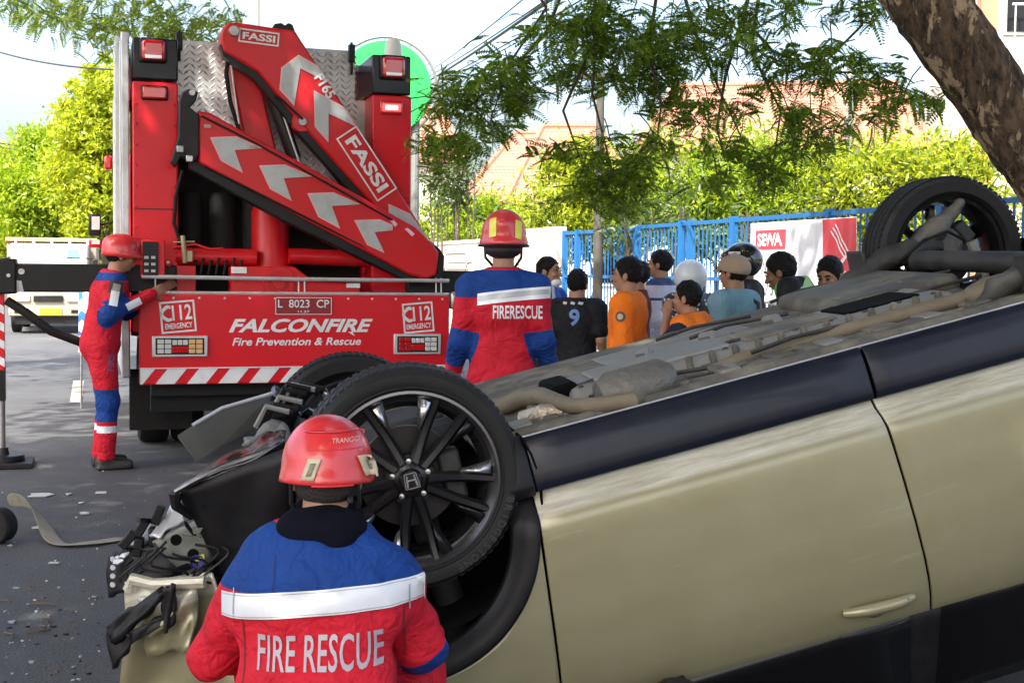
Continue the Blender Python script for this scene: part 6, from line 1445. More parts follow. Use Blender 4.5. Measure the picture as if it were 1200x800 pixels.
# ---------- firefighter at the truck controls, in profile
ly = 9.98; g = P(126, 541, ly); lx = g.x
Hl = 1.72; kk = Hl / 1.72
pose = {a: V3(BASE[a]) * kk for a in BASE}
pose.update(lw=V3((-.10, .42, 1.33)) * kk, le=V3((-.24, .18, 1.16)) * kk, rw=V3((.17, .29, 1.30)) * kk, re=V3((.25, -.02, 1.15)) * kk, hd=V3((0, .11, 1.585)) * kk, nck=V3((0, .05, 1.44)) * kk, chs=V3((0, .01, 1.26)) * kk, pel=V3((0, -.05, .93)) * kk, wst=V3((0, -.03, 1.08)) * kk, ls=V3((-.18, .03, 1.38)) * kk, rs=V3((.18, .03, 1.38)) * kk, lh=V3((-.09, -.05, .92)) * kk, rh=V3((.09, -.05, .92)) * kk, rk=V3((.10, -.01, .5)) * kk, lk=V3((-.1, .02, .5)) * kk)
f3, J, jk, hp, HM, k_ = person('firefighter in red uniform working the truck controls, in profile', (lx, ly), -64, Hl, pose, top=JACK, legs=UTRO, vox=.012, hair='short', head_pitch=-6, bulk=1.12, topname='jacket', tmasks=ffmask(1.40 * kk), lmasks=legmask, jhem=.86 * kk, hvox=.008, curl=.9)
M3 = HM.to_3x3()
sdf('helmet', [ell(hp(0, -.01, .05), (.112, .14, .115), M3), ell(hp(0, .015, .005), (.115, .158, .04), M3), cone(hp(0, -.1, .09), hp(0, .1, .1), .04, .05)], HRED, f3, vox=.0085, k=.03, cuts=[plane(hp(0, 0, -.015), np.array(M3) @ V3((0, 0, -1)))], subs=[ell(hp(0, -.005, .03), (.103, .13, .1), M3)])
bv = bvh_of(jk)
def onarm(t, w_, h_, m_, nm, lift=.005, seg=('rs', 're')):
    a = J[seg[0]]; b_ = J[seg[1]]; c = a + (b_ - a) * t; d = (a - b_) / np.linalg.norm(a - b_)
    vs, fs = rect(w_, h_); U = np.cross(d, V3((1, 0, 0))); return wrap(f3, bv, vs, fs, c, tuple(U), tuple(d), (1, 0, 0), m_, nm, lift=lift)
onarm(.12, .10, .10, mat('patch_dark', (.03, .03, .035), .7), 'arm_patch'); onarm(.12, .055, .055, mat('patch_pale', (.32, .31, .27), .7), 'arm_patch', .009)
onarm(.06, .16, .05, BANDG, 'reflective_band', .004, ('rs', 'rs')) if False else None
onarm(.55, .055, .12, BAND, 'reflective_band', .006, ('re', 'rw')); onarm(.45, .06, .12, BAND, 'reflective_band', .006)
tro = [c for c in f3.children if c.name.startswith('trousers')][0]; bt = bvh_of(tro)
vs, fs = textmesh('FIRE', .12, .05, bold=.02); wrap(f3, bt, vs, fs, (.1, .0, .80 * kk), (0, .1, 1), (0, -1, .1), (1, 0, 0), mat('print_blue', (.16, .10, .22), .6), 'trouser_lettering')

# ---------- bystanders
def cloth(name, c, **k): return masked(name, [c], **k)
DRK = cloth('dark_trousers', (.012, .013, .018)); DNM = cloth('navy_trousers', (.02, .03, .06))
def spot(px, py, Y, pad=0.0):
    q = P(px, py, Y); return (q.x, q.y), q.z - pad
def by(label, px, py, Y, face, pad=.0, **k):
    l_, H = spot(px, py, Y); return person(label, l_, face, H - pad, group='onlookers standing by the blue fence', **k)
# man in blue with a white mask under his chin
r_, J, sh, hp, HM, k_ = by('man in blue polo with white face mask under his chin', 642, 302, 10.8, -118, skin=SKIN, top=masked('blue_polo', [(.03, .09, .45), (.6, .62, .66)]), legs=DRK, sleeves='short', tmasks=lambda J, B: [lambda V: .025 - np.abs(V[:, 0] - J['rs'][0] * .80) + 0 * V[:, 2]])
sdf('face_mask', [ell(hp(0, .062, -.092), (.05, .045, .036), HM.to_3x3())], mat('mask_white', (.75, .77, .78), .8), r_, vox=.008)
sdf('white_scarf', [cone(J['nck'] + V3((-.05, .03, .0)), J['nck'] + V3((.05, .04, .0)), .04, .04), cone(J['nck'] + V3((.05, .06, 0)), J['chs'] + V3((.08, .12, -.02)), .03, .025)], mat('scarf_pale', (.55, .58, .6), .9), r_, vox=.012, k=.03)
# woman in black with pale blue number on the back
r_, J, sh, hp, HM, k_ = by('person in black top with a blue number nine on the back', 677, 318, 10.4, -22, skin=SKIN, top=cloth('black_top', (.008, .009, .013)), legs=DRK, hair='thick', bulk=1.15, sleeves='short')
bv = bvh_of(sh); PB = mat('print_sky', (.10, .22, .45), .6)
vs, fs = textmesh('9', .085, .13, bold=.03); wrap(r_, bv, vs, fs, (.02, -.1, J['chs'][2] + .04), (1, 0, 0), (0, 0, 1), (0, -1, 0), PB, 'shirt_number')
for x_ in (-.07, 0.0, .06):
    vs, fs = rect(.035, .02); wrap(r_, bv, vs, fs, (x_, -.1, J['chs'][2] + .15), (1, 0, -.2), (.2, 0, 1), (0, -1, 0), mat('print_pale', (.45, .48, .55), .6), 'shirt_print')
sdf('waist_bag', [ell((.08, -.20, .86 * k_), (.08, .05, .07))], mat('bag_grey', (.05, .05, .055), .7), r_, vox=.012)
# man in orange coverall
ORG = cloth('orange_coverall', (.85, .19, .012)); 
r_, J, sh, hp, HM, k_ = by('man in bright orange coverall shirt facing left', 737, 304, 9.1, 72, skin=SKIN, top=ORG, legs=ORG, hair='thick', bulk=1.16, jhem=.80)
bv = bvh_of(sh); c = J['ls'] + (J['le'] - J['ls']) * .30
vs, fs = [(.035 * math.cos(t), .035 * math.sin(t)) for t in np.linspace(0, 6.28, 17)[:-1]], [tuple(range(16))]
wrap(r_, bv, vs, fs, c, (0, 1, 0), (0, 0, 1), (-1, 0, 0), mat('badge_dark', (.10, .07, .06), .6), 'round_badge')
vs, fs = [(.02 * math.cos(t), .02 * math.sin(t)) for t in np.linspace(0, 6.28, 17)[:-1]], [tuple(range(16))]
wrap(r_, bv, vs, fs, c, (0, 1, 0), (0, 0, 1), (-1, 0, 0), mat('badge_pale', (.5, .4, .3), .6), 'round_badge', lift=.008)
by('dark haired onlooker half hidden behind the orange coverall man', 748, 308, 10.9, 80, skin=SKIN, top=cloth('maroon_top', (.14, .02, .02)), legs=DRK, hair='thick')
# man in pale shirt
by('man in pale lilac shirt with navy collar behind the orange vest', 775, 294, 11.6, 68, skin=SKIN, top=masked('lilac_shirt', [(.52, .53, .64), (.04, .06, .16)]), legs=DRK, bulk=1.05, tmasks=lambda J, B: [lambda V: np.maximum(V[:, 2] - (J['nck'][2] - .03), .012 - np.abs(V[:, 2] - (J['chs'][2] + .03)))])
# polka dot person in white helmet
PD = bpy.data.materials.new('polka_dot'); PD.use_nodes = True
n = PD.node_tree.nodes; l = PD.node_tree.links; vo = n.new('ShaderNodeTexVoronoi'); vo.inputs['Scale'].default_value = 24; vo.inputs['Randomness'].default_value = .35; tc = n.new('ShaderNodeTexCoord'); l.new(tc.outputs['Object'], vo.inputs['Vector'])
rp = n.new('ShaderNodeValToRGB'); rp.color_ramp.interpolation = 'CONSTANT'; rp.color_ramp.elements[0].color = (.65, .65, .68, 1); rp.color_ramp.elements[1].color = (.012, .012, .02, 1); rp.color_ramp.elements[1].position = .32
l.new(vo.outputs['Distance'], rp.inputs[0]); l.new(rp.outputs[0], n['Principled BSDF'].inputs['Base Color'])
r_, J, sh, hp, HM, k_ = by('person in white helmet and black polka dot top', 811, 306, 10.5, 30, pad=.035, skin=SKIN, top=PD, legs=DRK, bulk=1.2)
M3 = HM.to_3x3()
sdf('helmet', [ell(hp(0, 0, .025), (.125, .145, .135), M3)], mat('helmet_white', (.66, .72, .78), .25, 0, coat=.6), r_, vox=.01, cuts=[plane(hp(0, 0, -.08), (0, 0, -1))])
# man in orange vest, hand at his chin
pose = dict(le=(-.23, .14, 1.08), lw=(-.07, .17, 1.30), nck=(0, .03, 1.27), hd=(0, .06, 1.40), chs=(0, .0, 1.10), ls=(-.17, .02, 1.21), rs=(.17, .02, 1.21), re=(.22, .06, .96), rw=(.16, .2, .82), pel=(0, -.04, .78), wst=(0, -.02, .92), lh=(-.08, -.03, .77), rh=(.08, -.03, .77), lk=(-.1, .04, .42), rk=(.1, .04, .42))
l_, H = spot(814, 328, 8.7)
OV = masked('orange_vest', [(.85, .20, .02)])
r_, J, sh, hp, HM, k_ = person('man in orange vest over navy sleeves holding his chin', l_, 62, H, {a: tuple(V3(v) * (H / 1.53)) for a, v in pose.items()}, skin=SKIN, top=masked('navy_shirt', [(.012, .016, .035)]), legs=DRK, hair='thick', group='onlookers standing by the blue fence', jhem=.8, bulk=1.02, sleeves='short')
nk, ch, ws = J['nck'], J['chs'], J['wst']
sdf('vest', [ell(ch + V3((0, 0, .02)), (.185, .15, .21)), ell(ws, (.175, .15, .19)), cone(nk - V3((0, 0, .025)), J['ls'] * .9 + nk * .1, .07, .086), cone(nk - V3((0, 0, .025)), J['rs'] * .9 + nk * .1, .07, .086), cone(nk - V3((0, 0, .02)), nk + V3((0, 0, .025)), .072, .066)], OV, r_, vox=.013, k=.03, folds=.004, cuts=[plane(nk + V3((0, 0, .03)), (0, .2, 1))])
# man in cap and light blue shirt with a brown bag
r_, J, sh, hp, HM, k_ = by('man in beige cap and light blue shirt with bag strap', 862, 298, 9.3, 48, pad=.02, skin=SKIN, top=cloth('denim_shirt', (.20, .36, .46)), legs=DNM, bulk=1.15)
M3 = HM.to_3x3()
CAPM = mat('cap_beige', (.38, .28, .21), .85, bump=.3, var=.2)
cap = sdf('cap', [ell(hp(0, -.012, .04), (.101, .121, .098), M3), cone(hp(0, -.012, .135), hp(0, -.012, .141), .012, .01)], CAPM, r_, vox=.009, cuts=[plane(hp(0, 0, .012), np.array(M3) @ V3((0, .18, -1)))])
mb = MB(); 
mb.grid(lambda u, v: Vector(tuple(hp((2 * u - 1) * .085 * (1 - .25 * v), .07 + .10 * v * (1 - .5 * (2 * u - 1) ** 2), .035 - .01 * v - .02 * (2 * u - 1) ** 2))), 10, 6); mb.build('cap_peak', CAPM, r_, solid=.005, smooth=60)
BAG = mat('brown_leather', (.06, .03, .018), .5, var=.3)
mb = MB(); mb.tube([(.10, -.13, 1.38 * k_), (.06, -.16, 1.25 * k_), (.10, -.19, 1.1 * k_)], .014, 8); mb.tube([(.10, -.13, 1.38 * k_), (.09, .02, 1.47 * k_), (.10, .12, 1.3 * k_)], .014, 8); mb.build('bag_strap', BAG, r_)
sdf('bag', [rbox((.14, -.22, 1.08 * k_), (.14, .06, .10), .04)], BAG, r_, vox=.014)
# tall man in dark helmet and jacket
r_, J, sh, hp, HM, k_ = by('tall person in black helmet and dark jacket by the banner', 874, 285, 10.0, 62, pad=.035, skin=SKIND, top=cloth('dark_jacket', (.018, .019, .016)), legs=DRK, bulk=1.08)
M3 = HM.to_3x3()
hl_ = sdf('helmet', [ell(hp(0, 0, .025), (.128, .15, .138), M3), cone(hp(-.05, .12, .06), hp(.05, .12, .06), .03, .03)], mat('helmet_black', (.012, .012, .014), .2, 0, coat=.8), r_, vox=.01, k=.02, cuts=[plane(hp(0, 0, -.09), (0, 0, -1))])
vs, fs = rect(.10, .02); a_, f_ = decal(vs, fs, bvh_of(hl_), hp(-.15, .03, .08), (0, 1, 0), (0, 0, 1), (-1, 0, 0), .015, .004); mb = MB(); mb.add(a_, f_); mb.build('helmet_stripe', BAND, hl_)
# green vest person
r_, J, sh, hp, HM, k_ = by('person in green and black vest in front of the banner', 941, 297, 8.7, 66, skin=SKIND, top=masked('green_vest', [(.10, .42, .06), (.012, .012, .014), (.40, .62, .30)]), legs=DRK, hair='thick', bulk=1.06, head_pitch=-20, pose={a_: tuple(V3(v_) * .985) for a_, v_ in dict(nck=(0, .05, 1.475), hd=(0, .15, 1.53), chs=(0, .02, 1.31), wst=(0, 0, 1.12), ls=(-.185, .05, 1.425), rs=(.185, .05, 1.425), le=(-.23, .06, 1.15), re=(.23, .06, 1.15), lw=(-.2, .2, .95), rw=(.2, .2, .95)).items()},
    tmasks=lambda J, B: [lambda V: np.minimum(.075 - np.abs(V[:, 1] - J['ls'][1] + .01), -V[:, 0] - .06), lambda V: np.minimum(.02 - np.abs(V[:, 1] - J['ls'][1] + .10), -V[:, 0] - .02)])
# man bending his head beside the wheel
by('dark haired man in maroon shirt looking down next to the banner', 974, 304, 8.9, 140, skin=SKIN, top=cloth('maroon_shirt', (.10, .015, .02)), legs=DRK, hair='thick', head_pitch=-22)
# ================================================================== vegetation
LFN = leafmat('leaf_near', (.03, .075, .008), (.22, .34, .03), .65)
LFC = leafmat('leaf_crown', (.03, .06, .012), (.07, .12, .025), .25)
LFL = leafmat('leaf_lime', (.10, .19, .008), (.30, .40, .014), .55)
LFY = leafmat('leaf_yellow', (.15, .23, .010), (.38, .42, .016), .55)
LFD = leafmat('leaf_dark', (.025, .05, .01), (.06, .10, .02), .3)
def rand_unit(N_):
    v = rng.normal(size=(N_, 3)); return v / np.linalg.norm(v, axis=1)[:, None]
def leaves(name, pos, length, width, m, parent=None, droop=0.3, jitter=.55):
    """one rhombic, slightly folded leaf per position"""
    N_ = len(pos); d = rand_unit(N_); d[:, 2] -= droop; d /= np.linalg.norm(d, axis=1)[:, None]
    s = np.cross(d, rand_unit(N_)); s /= np.linalg.norm(s, axis=1)[:, None] + 1e-9
    Ls = length * rng.uniform(1 - jitter, 1 + jitter, N_)[:, None]; Ws = width * rng.uniform(1 - jitter, 1 + jitter, N_)[:, None]
    a = pos - d * Ls / 2; c = pos + d * Ls / 2; m1 = pos + s * Ws / 2; m2 = pos - s * Ws / 2
    V = np.stack([a, m1, c, m2], 1).reshape(-1, 3); Q = np.arange(4 * N_).reshape(-1, 4)
    return npmesh(name, V, Q, m, parent)
def clumps(c, r, nclump, per, spread, shell=.5):
    c = np.array(c, float); r = np.array(r, float)
    u = rand_unit(nclump); rad = (shell + (1 - shell) * rng.uniform(size=(nclump, 1)) ** .6); cc = c + u * r * rad
    sz = spread * rng.uniform(.5, 1.35, (nclump, 1, 1))
    p = cc[:, None, :] + rng.normal(size=(nclump, per, 3)) * sz * np.array([1, 1, .7]); return p.reshape(-1, 3)
BARK = bpy.data.materials.new('peeling_bark'); BARK.use_nodes = True
n = BARK.node_tree.nodes; l = BARK.node_tree.links; b = n['Principled BSDF']; b.inputs['Roughness'].default_value = .9; tc = n.new('ShaderNodeTexCoord')
mp = n.new('ShaderNodeMapping'); mp.inputs['Rotation'].default_value = (0, R(35), 0); mp.inputs['Scale'].default_value = (1, 1, .35); l.new(tc.outputs['Object'], mp.inputs['Vector'])
na = n.new('ShaderNodeTexNoise'); na.inputs['Scale'].default_value = 24; na.inputs['Detail'].default_value = 9; na.inputs['Roughness'].default_value = .68; l.new(mp.outputs[0], na.inputs['Vector'])
r1 = n.new('ShaderNodeValToRGB'); e_ = r1.color_ramp.elements; e_[0].color = (.012, .007, .004, 1); e_[0].position = .38; e_[1].color = (.15, .095, .055, 1); e_[1].position = .68; l.new(na.outputs['Fac'], r1.inputs[0])
nb = n.new('ShaderNodeTexNoise'); nb.inputs['Scale'].default_value = 6.5; nb.inputs['Detail'].default_value = 8; nb.inputs['Roughness'].default_value = .7; nb.inputs['Distortion'].default_value = .5; l.new(mp.outputs[0], nb.inputs['Vector'])
r2 = n.new('ShaderNodeValToRGB'); r2.color_ramp.elements[0].position = .51; r2.color_ramp.elements[1].position = .545; l.new(nb.outputs['Fac'], r2.inputs[0])
mx = n.new('ShaderNodeMix'); mx.data_type = 'RGBA'; mx.inputs[7].default_value = (.33, .24, .15, 1); l.new(r2.outputs[0], mx.inputs[0]); l.new(r1.outputs[0], mx.inputs[6]); l.new(mx.outputs[2], b.inputs['Base Color'])
sb = n.new('ShaderNodeMath'); sb.operation = 'SUBTRACT'; l.new(na.outputs['Fac'], sb.inputs[0]); l.new(r2.outputs[0], sb.inputs[1])
bp = n.new('ShaderNodeBump'); bp.inputs['Strength'].default_value = .9; bp.inputs['Distance'].default_value = .03; l.new(sb.outputs[0], bp.inputs['Height']); l.new(bp.outputs[0], b.inputs['Normal'])
BRK2 = mat('branch_bark', (.07, .05, .035), .9, 0, var=.3, vscale=8)
def limb(name, pts, rad, m, parent, n_=18, sub=8, rough=.0):
    """tapered limb along a smooth path with an uneven surface"""
    pts = [Vector(p) for p in pts]; P2 = []; R2 = []
    for i in range(len(pts) - 1):
        p0 = pts[max(i - 1, 0)]; p1_ = pts[i]; p2_ = pts[i + 1]; p3 = pts[min(i + 2, len(pts) - 1)]
        for k in range(sub):
            t = k / sub; P2.append(.5 * ((2 * p1_) + (p2_ - p0) * t + (2 * p0 - 5 * p1_ + 4 * p2_ - p3) * t * t + (3 * p1_ - p0 - 3 * p2_ + p3) * t ** 3)); R2.append(rad[i] + (rad[i + 1] - rad[i]) * t)
    P2.append(pts[-1]); R2.append(rad[-1])
    mb = MB(); mb.tube(P2, R2, n_)
    if rough:
        vs = []
        for k, v in enumerate(mb.v):
            i = min(k // n_, len(P2) - 1); c = P2[i]; d = Vector(v) - c; a = (k % n_)
            f = 1 + rough * (math.sin(a * 1.3 + i * .31) * .5 + math.sin(a * 2.9 - i * .57) * .35 + rng.normal() * .22)
            vs.append(tuple(c + d * f))
        mb.v = vs
    return mb.build(name, m, parent, smooth=60)
# ---------------- leaning street tree at the right: trunk, limbs, crown overhead, hanging sprays
TY = 7.6
base = P(1300, 400, TY); tr = empty('street_tree', (base.x + .35, TY, 0)); tag(tr, 'leaning tree with peeling brown bark and branches hanging overhead', 'tree')
O_ = tr.location.copy()
top = P(1078, -10, TY); b0 = Vector((O_.x, TY, .0)); m1 = P(1262, 260, TY); m2 = P(1168, 120, TY)
up2 = top + (top - m2) * .9; up3 = up2 + Vector((-.9, -.6, 1.6))
limb('trunk', [b0 - O_, Vector((b0.x - .03, TY, .55)) - O_, m1 - O_, m2 - O_, top - O_, up2 - O_, up3 - O_], [.30, .24, .205, .195, .20, .19, .16], BARK, tr, 48, 18, .075)
for e in ((-2.2, 2.5, 7.4), (1.5, 3.5, 7.5), (-4.5, 7.5, 7.2), (5.5, 5.5, 8.2), (.5, 11, 7.8)):
    a = up3; bb = Vector(e); limb('limb', [a - O_, a.lerp(bb, .5) + Vector((0, 0, .7)) - O_, bb - O_], [.14, .09, .04], BRK2, tr, 10, 6)
# crown: out of the picture above, shading the street
cr = []
for (c, r, nc) in (((1.0, 7.5, 8.8), (5.5, 5.5, 1.9), 330), ((-3.5, 8.5, 8.4), (4.0, 5.5, 1.5), 190), ((5.5, 4.5, 9.0), (4.5, 6, 1.9), 260), ((6, 11, 9.4), (5.0, 4.5, 1.8), 220), ((1.0, 0.5, 8.6), (5.5, 5, 1.8), 300), ((-4.5, 2.0, 8.6), (4.5, 5, 1.7), 260)):
    cr.append(clumps(c, r, nc, 30, .55, .2))
cr = np.concatenate(cr)
keep = cr[:, 2] > 2.9 + .235 * np.maximum(cr[:, 1], 0)
keep &= ~((cr[:, 0] > -.8) & (cr[:, 0] < 3.8) & (cr[:, 1] > 2.8) & (cr[:, 1] < 6.0))  # opening cut overhead to let sky light onto the car
cr = np.concatenate([cr[keep], clumps((.1, .8, 13.0), (3.6, 2.1, .8), 300, 40, .4, .1)]); keep = np.ones(len(cr), bool)  # high leaf clump added to block the sun through that opening
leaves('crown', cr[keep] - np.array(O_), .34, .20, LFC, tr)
# pinnate sprays
def frond_mesh(npair=10, L=.21, pl=.058, pw=.024):
    V = []; Q = []
    for i in range(npair):
        t = (i + 1) / (npair + .5); x = L * t; k = math.sin(math.pi * min(1, .25 + .75 * t)) * .7 + .45
        for s in (-1, 1):
            d = np.array([.45, s * .85, -.18]); d /= np.linalg.norm(d); a = np.array([x, 0, -.10 * t * t]); Lp = pl * k; w_ = np.array([.85, -s * .45, 0]) * pw / 2
            b_ = len(V); V += [a, a + d * Lp * .5 + w_, a + d * Lp, a + d * Lp * .5 - w_]; Q.append((b_, b_ + 1, b_ + 2, b_ + 3))
    b_ = len(V); V += [np.array([0, -.002, 0]), np.array([0, .002, 0]), np.array([L, .001, -.1]), np.array([L, -.001, -.1])]; Q.append((b_, b_ + 1, b_ + 2, b_ + 3))
    return np.array(V), np.array(Q)
def sprays(name, centres, m, parent, off, scale=1.0, down=.5):
    FV, FQ = frond_mesh(); N_ = len(centres)
    az = rng.uniform(0, 2 * math.pi, N_); el = rng.normal(-.25 - down * .5, .45, N_); ro = rng.normal(0, .5, N_); sc = scale * rng.uniform(.6, 1.25, N_)
    X = np.stack([np.cos(el) * np.cos(az), np.cos(el) * np.sin(az), np.sin(el)], 1)
    Z0 = np.array([0, 0, 1.0]) - X * X[:, 2:3]; Z0 /= np.linalg.norm(Z0, axis=1)[:, None] + 1e-6; Y0 = np.cross(Z0, X)
    c, s = np.cos(ro)[:, None], np.sin(ro)[:, None]; Yv = Y0 * c + Z0 * s; Zv = Z0 * c - Y0 * s
    V = (centres[:, None, :] + sc[:, None, None] * (FV[None, :, 0:1] * X[:, None] + FV[None, :, 1:2] * Yv[:, None] + FV[None, :, 2:3] * Zv[:, None])).reshape(-1, 3) - np.array(off)
    Q = (FQ[None] + (np.arange(N_) * len(FV))[:, None, None]).reshape(-1, 4)
    return npmesh(name, V, Q, m, parent)
cl_px = [(520, 118, 34, 9), (556, 98, 42, 9), (598, 88, 46, 9), (575, 140, 40, 9), (530, 165, 36, 9), (620, 110, 36, 9), (548, 175, 34, 9), (505, 178, 26, 9), (515, 205, 22, 9), (545, 125, 30, 9), (600, 118, 26, 9),
         (640, 40, 36, 8.6), (680, 25, 44, 8.6), (690, 60, 46, 8.6), (735, 45, 48, 8.6), (785, 30, 46, 8.6), (770, 70, 42, 8.6), (720, 95, 36, 8.6), (760, 105, 34, 8.6), (665, 85, 30, 8.6), (815, 55, 34, 8.6), (700, 10, 40, 8.6), (830, 15, 34, 8.6), (780, 90, 34, 8.6),
         (700, 190, 34, 8.8), (720, 212, 40, 8.8), (690, 222, 34, 8.8), (745, 195, 34, 8.8), (730, 240, 30, 8.8), (770, 165, 30, 8.8), (660, 180, 24, 8.8), (640, 178, 18, 8.8), (785, 130, 28, 8.8), (800, 105, 22, 8.8), (715, 165, 24, 8.8),
         (865, 40, 28, 8.4), (880, 15, 30, 8.4), (905, 60, 28, 8.4), (940, 75, 30, 8.4), (975, 62, 28, 8.4), (960, 88, 26, 8.4), (1015, 75, 30, 8.4), (1040, 90, 24, 8.4), (1060, 108, 26, 8.4), (1090, 120, 22, 8.4), (1020, 15, 24, 8.4), (985, 12, 28, 8.4), (900, 95, 22, 8.4), (850, 70, 22, 8.4), (1000, 100, 22, 8.4), (920, 10, 30, 8.4),
         (830, 120, 26, 8.6), (870, 122, 22, 8.6), (850, 175, 28, 8.6), (880, 190, 34, 8.6), (905, 205, 26, 8.6), (925, 130, 26, 8.6), (950, 135, 28, 8.6), (975, 150, 24, 8.6), (1000, 140, 22, 8.6), (820, 145, 22, 8.6), (840, 205, 24, 8.6), (930, 165, 26, 8.6), (1035, 130, 22, 8.6), (960, 170, 20, 8.6)]
cen = []; twigs = []
for (px, py, r_, D) in cl_px:
    c = P(px, py, D + rng.uniform(-.7, .7)); rm = r_ * D / F
    nfr = int(44 * (r_ / 30) ** 2)
    cen.append(np.array(c) + rng.normal(size=(nfr, 3)) * np.array([rm * .44, rm * 1.1, rm * .27])); twigs.append((c, rm))
sprays('hanging_foliage', np.concatenate(cen), LFN, tr, O_, .66, -.25)
anch = [P(690, -90, 8.8), P(780, -80, 8.6), P(900, -80, 8.4), P(600, -60, 9.0), P(1000, -70, 8.4)]
for a in anch: limb('limb', [up3 - O_, up3.lerp(a, .5) + Vector((0, 0, .5)) - O_, a - O_], [.10, .07, .035], BRK2, tr, 8, 6)
big = MB()
subs = [[(690, -90), (700, 30), (694, 110), (712, 180), (722, 225)], [(690, -90), (640, 40), (590, 90), (545, 130), (518, 190)], [(780, -80), (760, 60), (775, 120), (770, 165)], [(600, -60), (640, 10), (600, 70), (575, 140)], [(900, -80), (870, 20), (905, 60), (965, 85), (1020, 85), (1085, 115)], [(900, -80), (880, 60), (915, 130), (905, 200)], [(900, -80), (850, 90), (840, 150), (850, 190)], [(1000, -70), (1010, 30), (970, 70), (960, 140)], [(780, -80), (815, 40), (845, 110), (880, 185)], [(690, 60), (660, 130), (690, 215)]]
for q in subs:
    pts = [P(x_, y_, 8.7 - .0004 * (x_ - 700)) - O_ for x_, y_ in q]; big.tube(pts, [.015 - .011 * i / (len(pts) - 1) for i in range(len(pts))], 6)
for c, rm in twigs:
    for k in range(3):
        d = Vector(rand_unit(1)[0]) * rm * 1.2; big.tube([c - O_, c - O_ + d * .5 + Vector((0, 0, .02)), c - O_ + d], .004, 4)
tag(big.build('twigs', BRK2, tr), kind='stuff')
# ---------------- roadside tree whose sprays hang in at the top left
t2 = empty('street_tree', (-7.5, 19, 0)); tag(t2, 'tree whose leafy sprays hang in at the upper left', 'tree')
O2 = t2.location.copy()
limb('trunk', [(-1.2, 0, 0), (-1.0, 0, 3), (0, -.3, 6.5)], [.3, .25, .2], BARK, t2, 16, 8, .05)
limb('limb', [(0, -.3, 6.5), (2, -1.0, 7.2), (4.2, -2, 6.4)], [.15, .1, .03], BRK2, t2, 8, 6)
cen = []
for (px, py, r_) in ((15, 2, 26), (45, 8, 28), (80, 12, 30), (115, 10, 32), (120, 35, 26), (150, 15, 34), (140, 48, 18), (185, 12, 34), (215, 22, 34), (245, 22, 30), (265, 28, 22), (195, 38, 28), (232, 42, 22), (170, 35, 28), (60, 22, 16), (155, 55, 14), (100, 25, 18), (128, 55, 12)):
    D = 15 + rng.uniform(-1, 1); c = np.array(P(px, py, D)); rm = r_ * D / F
    cen.append(c + rng.normal(size=(int(60 * (r_ / 30) ** 2), 3)) * np.array([rm * .6, rm * 1.5, rm * .5]))
LF2 = leafmat('leaf_mid', (.07, .14, .012), (.24, .34, .03), .6)
sprays('hanging_foliage', np.concatenate(cen), LF2, t2, O2, .85, -.1)
cr = np.concatenate([clumps((-5.5, 16, 8.6), (5, 5.5, 1.6), 330, 24, .55, .25)])
keep = cr[:, 2] > 1.9 + .235 * np.maximum(cr[:, 1], 0) + .7
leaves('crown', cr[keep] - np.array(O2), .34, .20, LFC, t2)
# ---------------- trees behind the camera that shade the street
for i, (x_, y_) in enumerate(((3.5, -7.5), (-6.5, -4.0))):
    t = empty('street_tree', (x_ + (4 if i == 0 else -4), y_, 0)); tag(t, ('broad shade tree standing behind the camera on the right', 'broad shade tree standing behind the camera on the left')[i], 'tree')
    O3 = t.location.copy(); e = Vector((x_, y_, 7.5)) - O3
    limb('trunk', [(0, 0, 0), (0, .1, 3), e * .5 + Vector((0, 0, 2.0)), e], [.32, .26, .2, .1], BARK, t, 14, 6, .05)
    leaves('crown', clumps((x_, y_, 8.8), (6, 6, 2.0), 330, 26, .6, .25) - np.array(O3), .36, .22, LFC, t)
# ---------------- sunlit trees along the far left road side
def bgtree(label, px, ptop, pbot, hw_, Y, m, per=60, nc=90, leaf=.42):
    c0 = P(px, ptop, Y); c1 = P(px, pbot, Y); zc = (c0.z + c1.z) / 2; rz = (c0.z - c1.z) / 2; rx = hw_ * Y / F
    t = empty('tree', (c0.x, Y, 0)); tag(t, label, 'tree', 'sunlit background trees')
    limb('trunk', [(0, 0, 0), (.2, 0, zc * .5), (0, 0, zc)], [.28, .22, .12], BRK2, t, 10, 5)
    for k in range(5):
        a = 2 * math.pi * k / 5; limb('limb', [(0, 0, zc * .6), (rx * .3 * math.cos(a), rx * .3 * math.sin(a), zc), (rx * .65 * math.cos(a), rx * .65 * math.sin(a), zc + rz * .5)], [.1, .07, .03], BRK2, t, 6, 4)
    pos = clumps((0, 0, zc), (rx, rx * .8, rz), nc, per, rx * .17, .45); leaves('crown', pos[pos[:, 2] > .3], leaf, leaf * .38, m, t, .5)
bgtree('tall yellow green tree beside the truck side lockers', 112, 80, 300, 52, 44, LFY, 190, 170, .21)
bgtree('broad lime tree behind the cream truck', 55, 150, 300, 62, 48, LFL, 190, 170, .21)
bgtree('pale green tree at the left frame edge', 10, 170, 300, 40, 58, LFY, 150, 120, .24)
bgtree('taller green tree behind the lockers, darker than its neighbours', 135, 60, 300, 30, 56, LFL, 150, 110, .24)
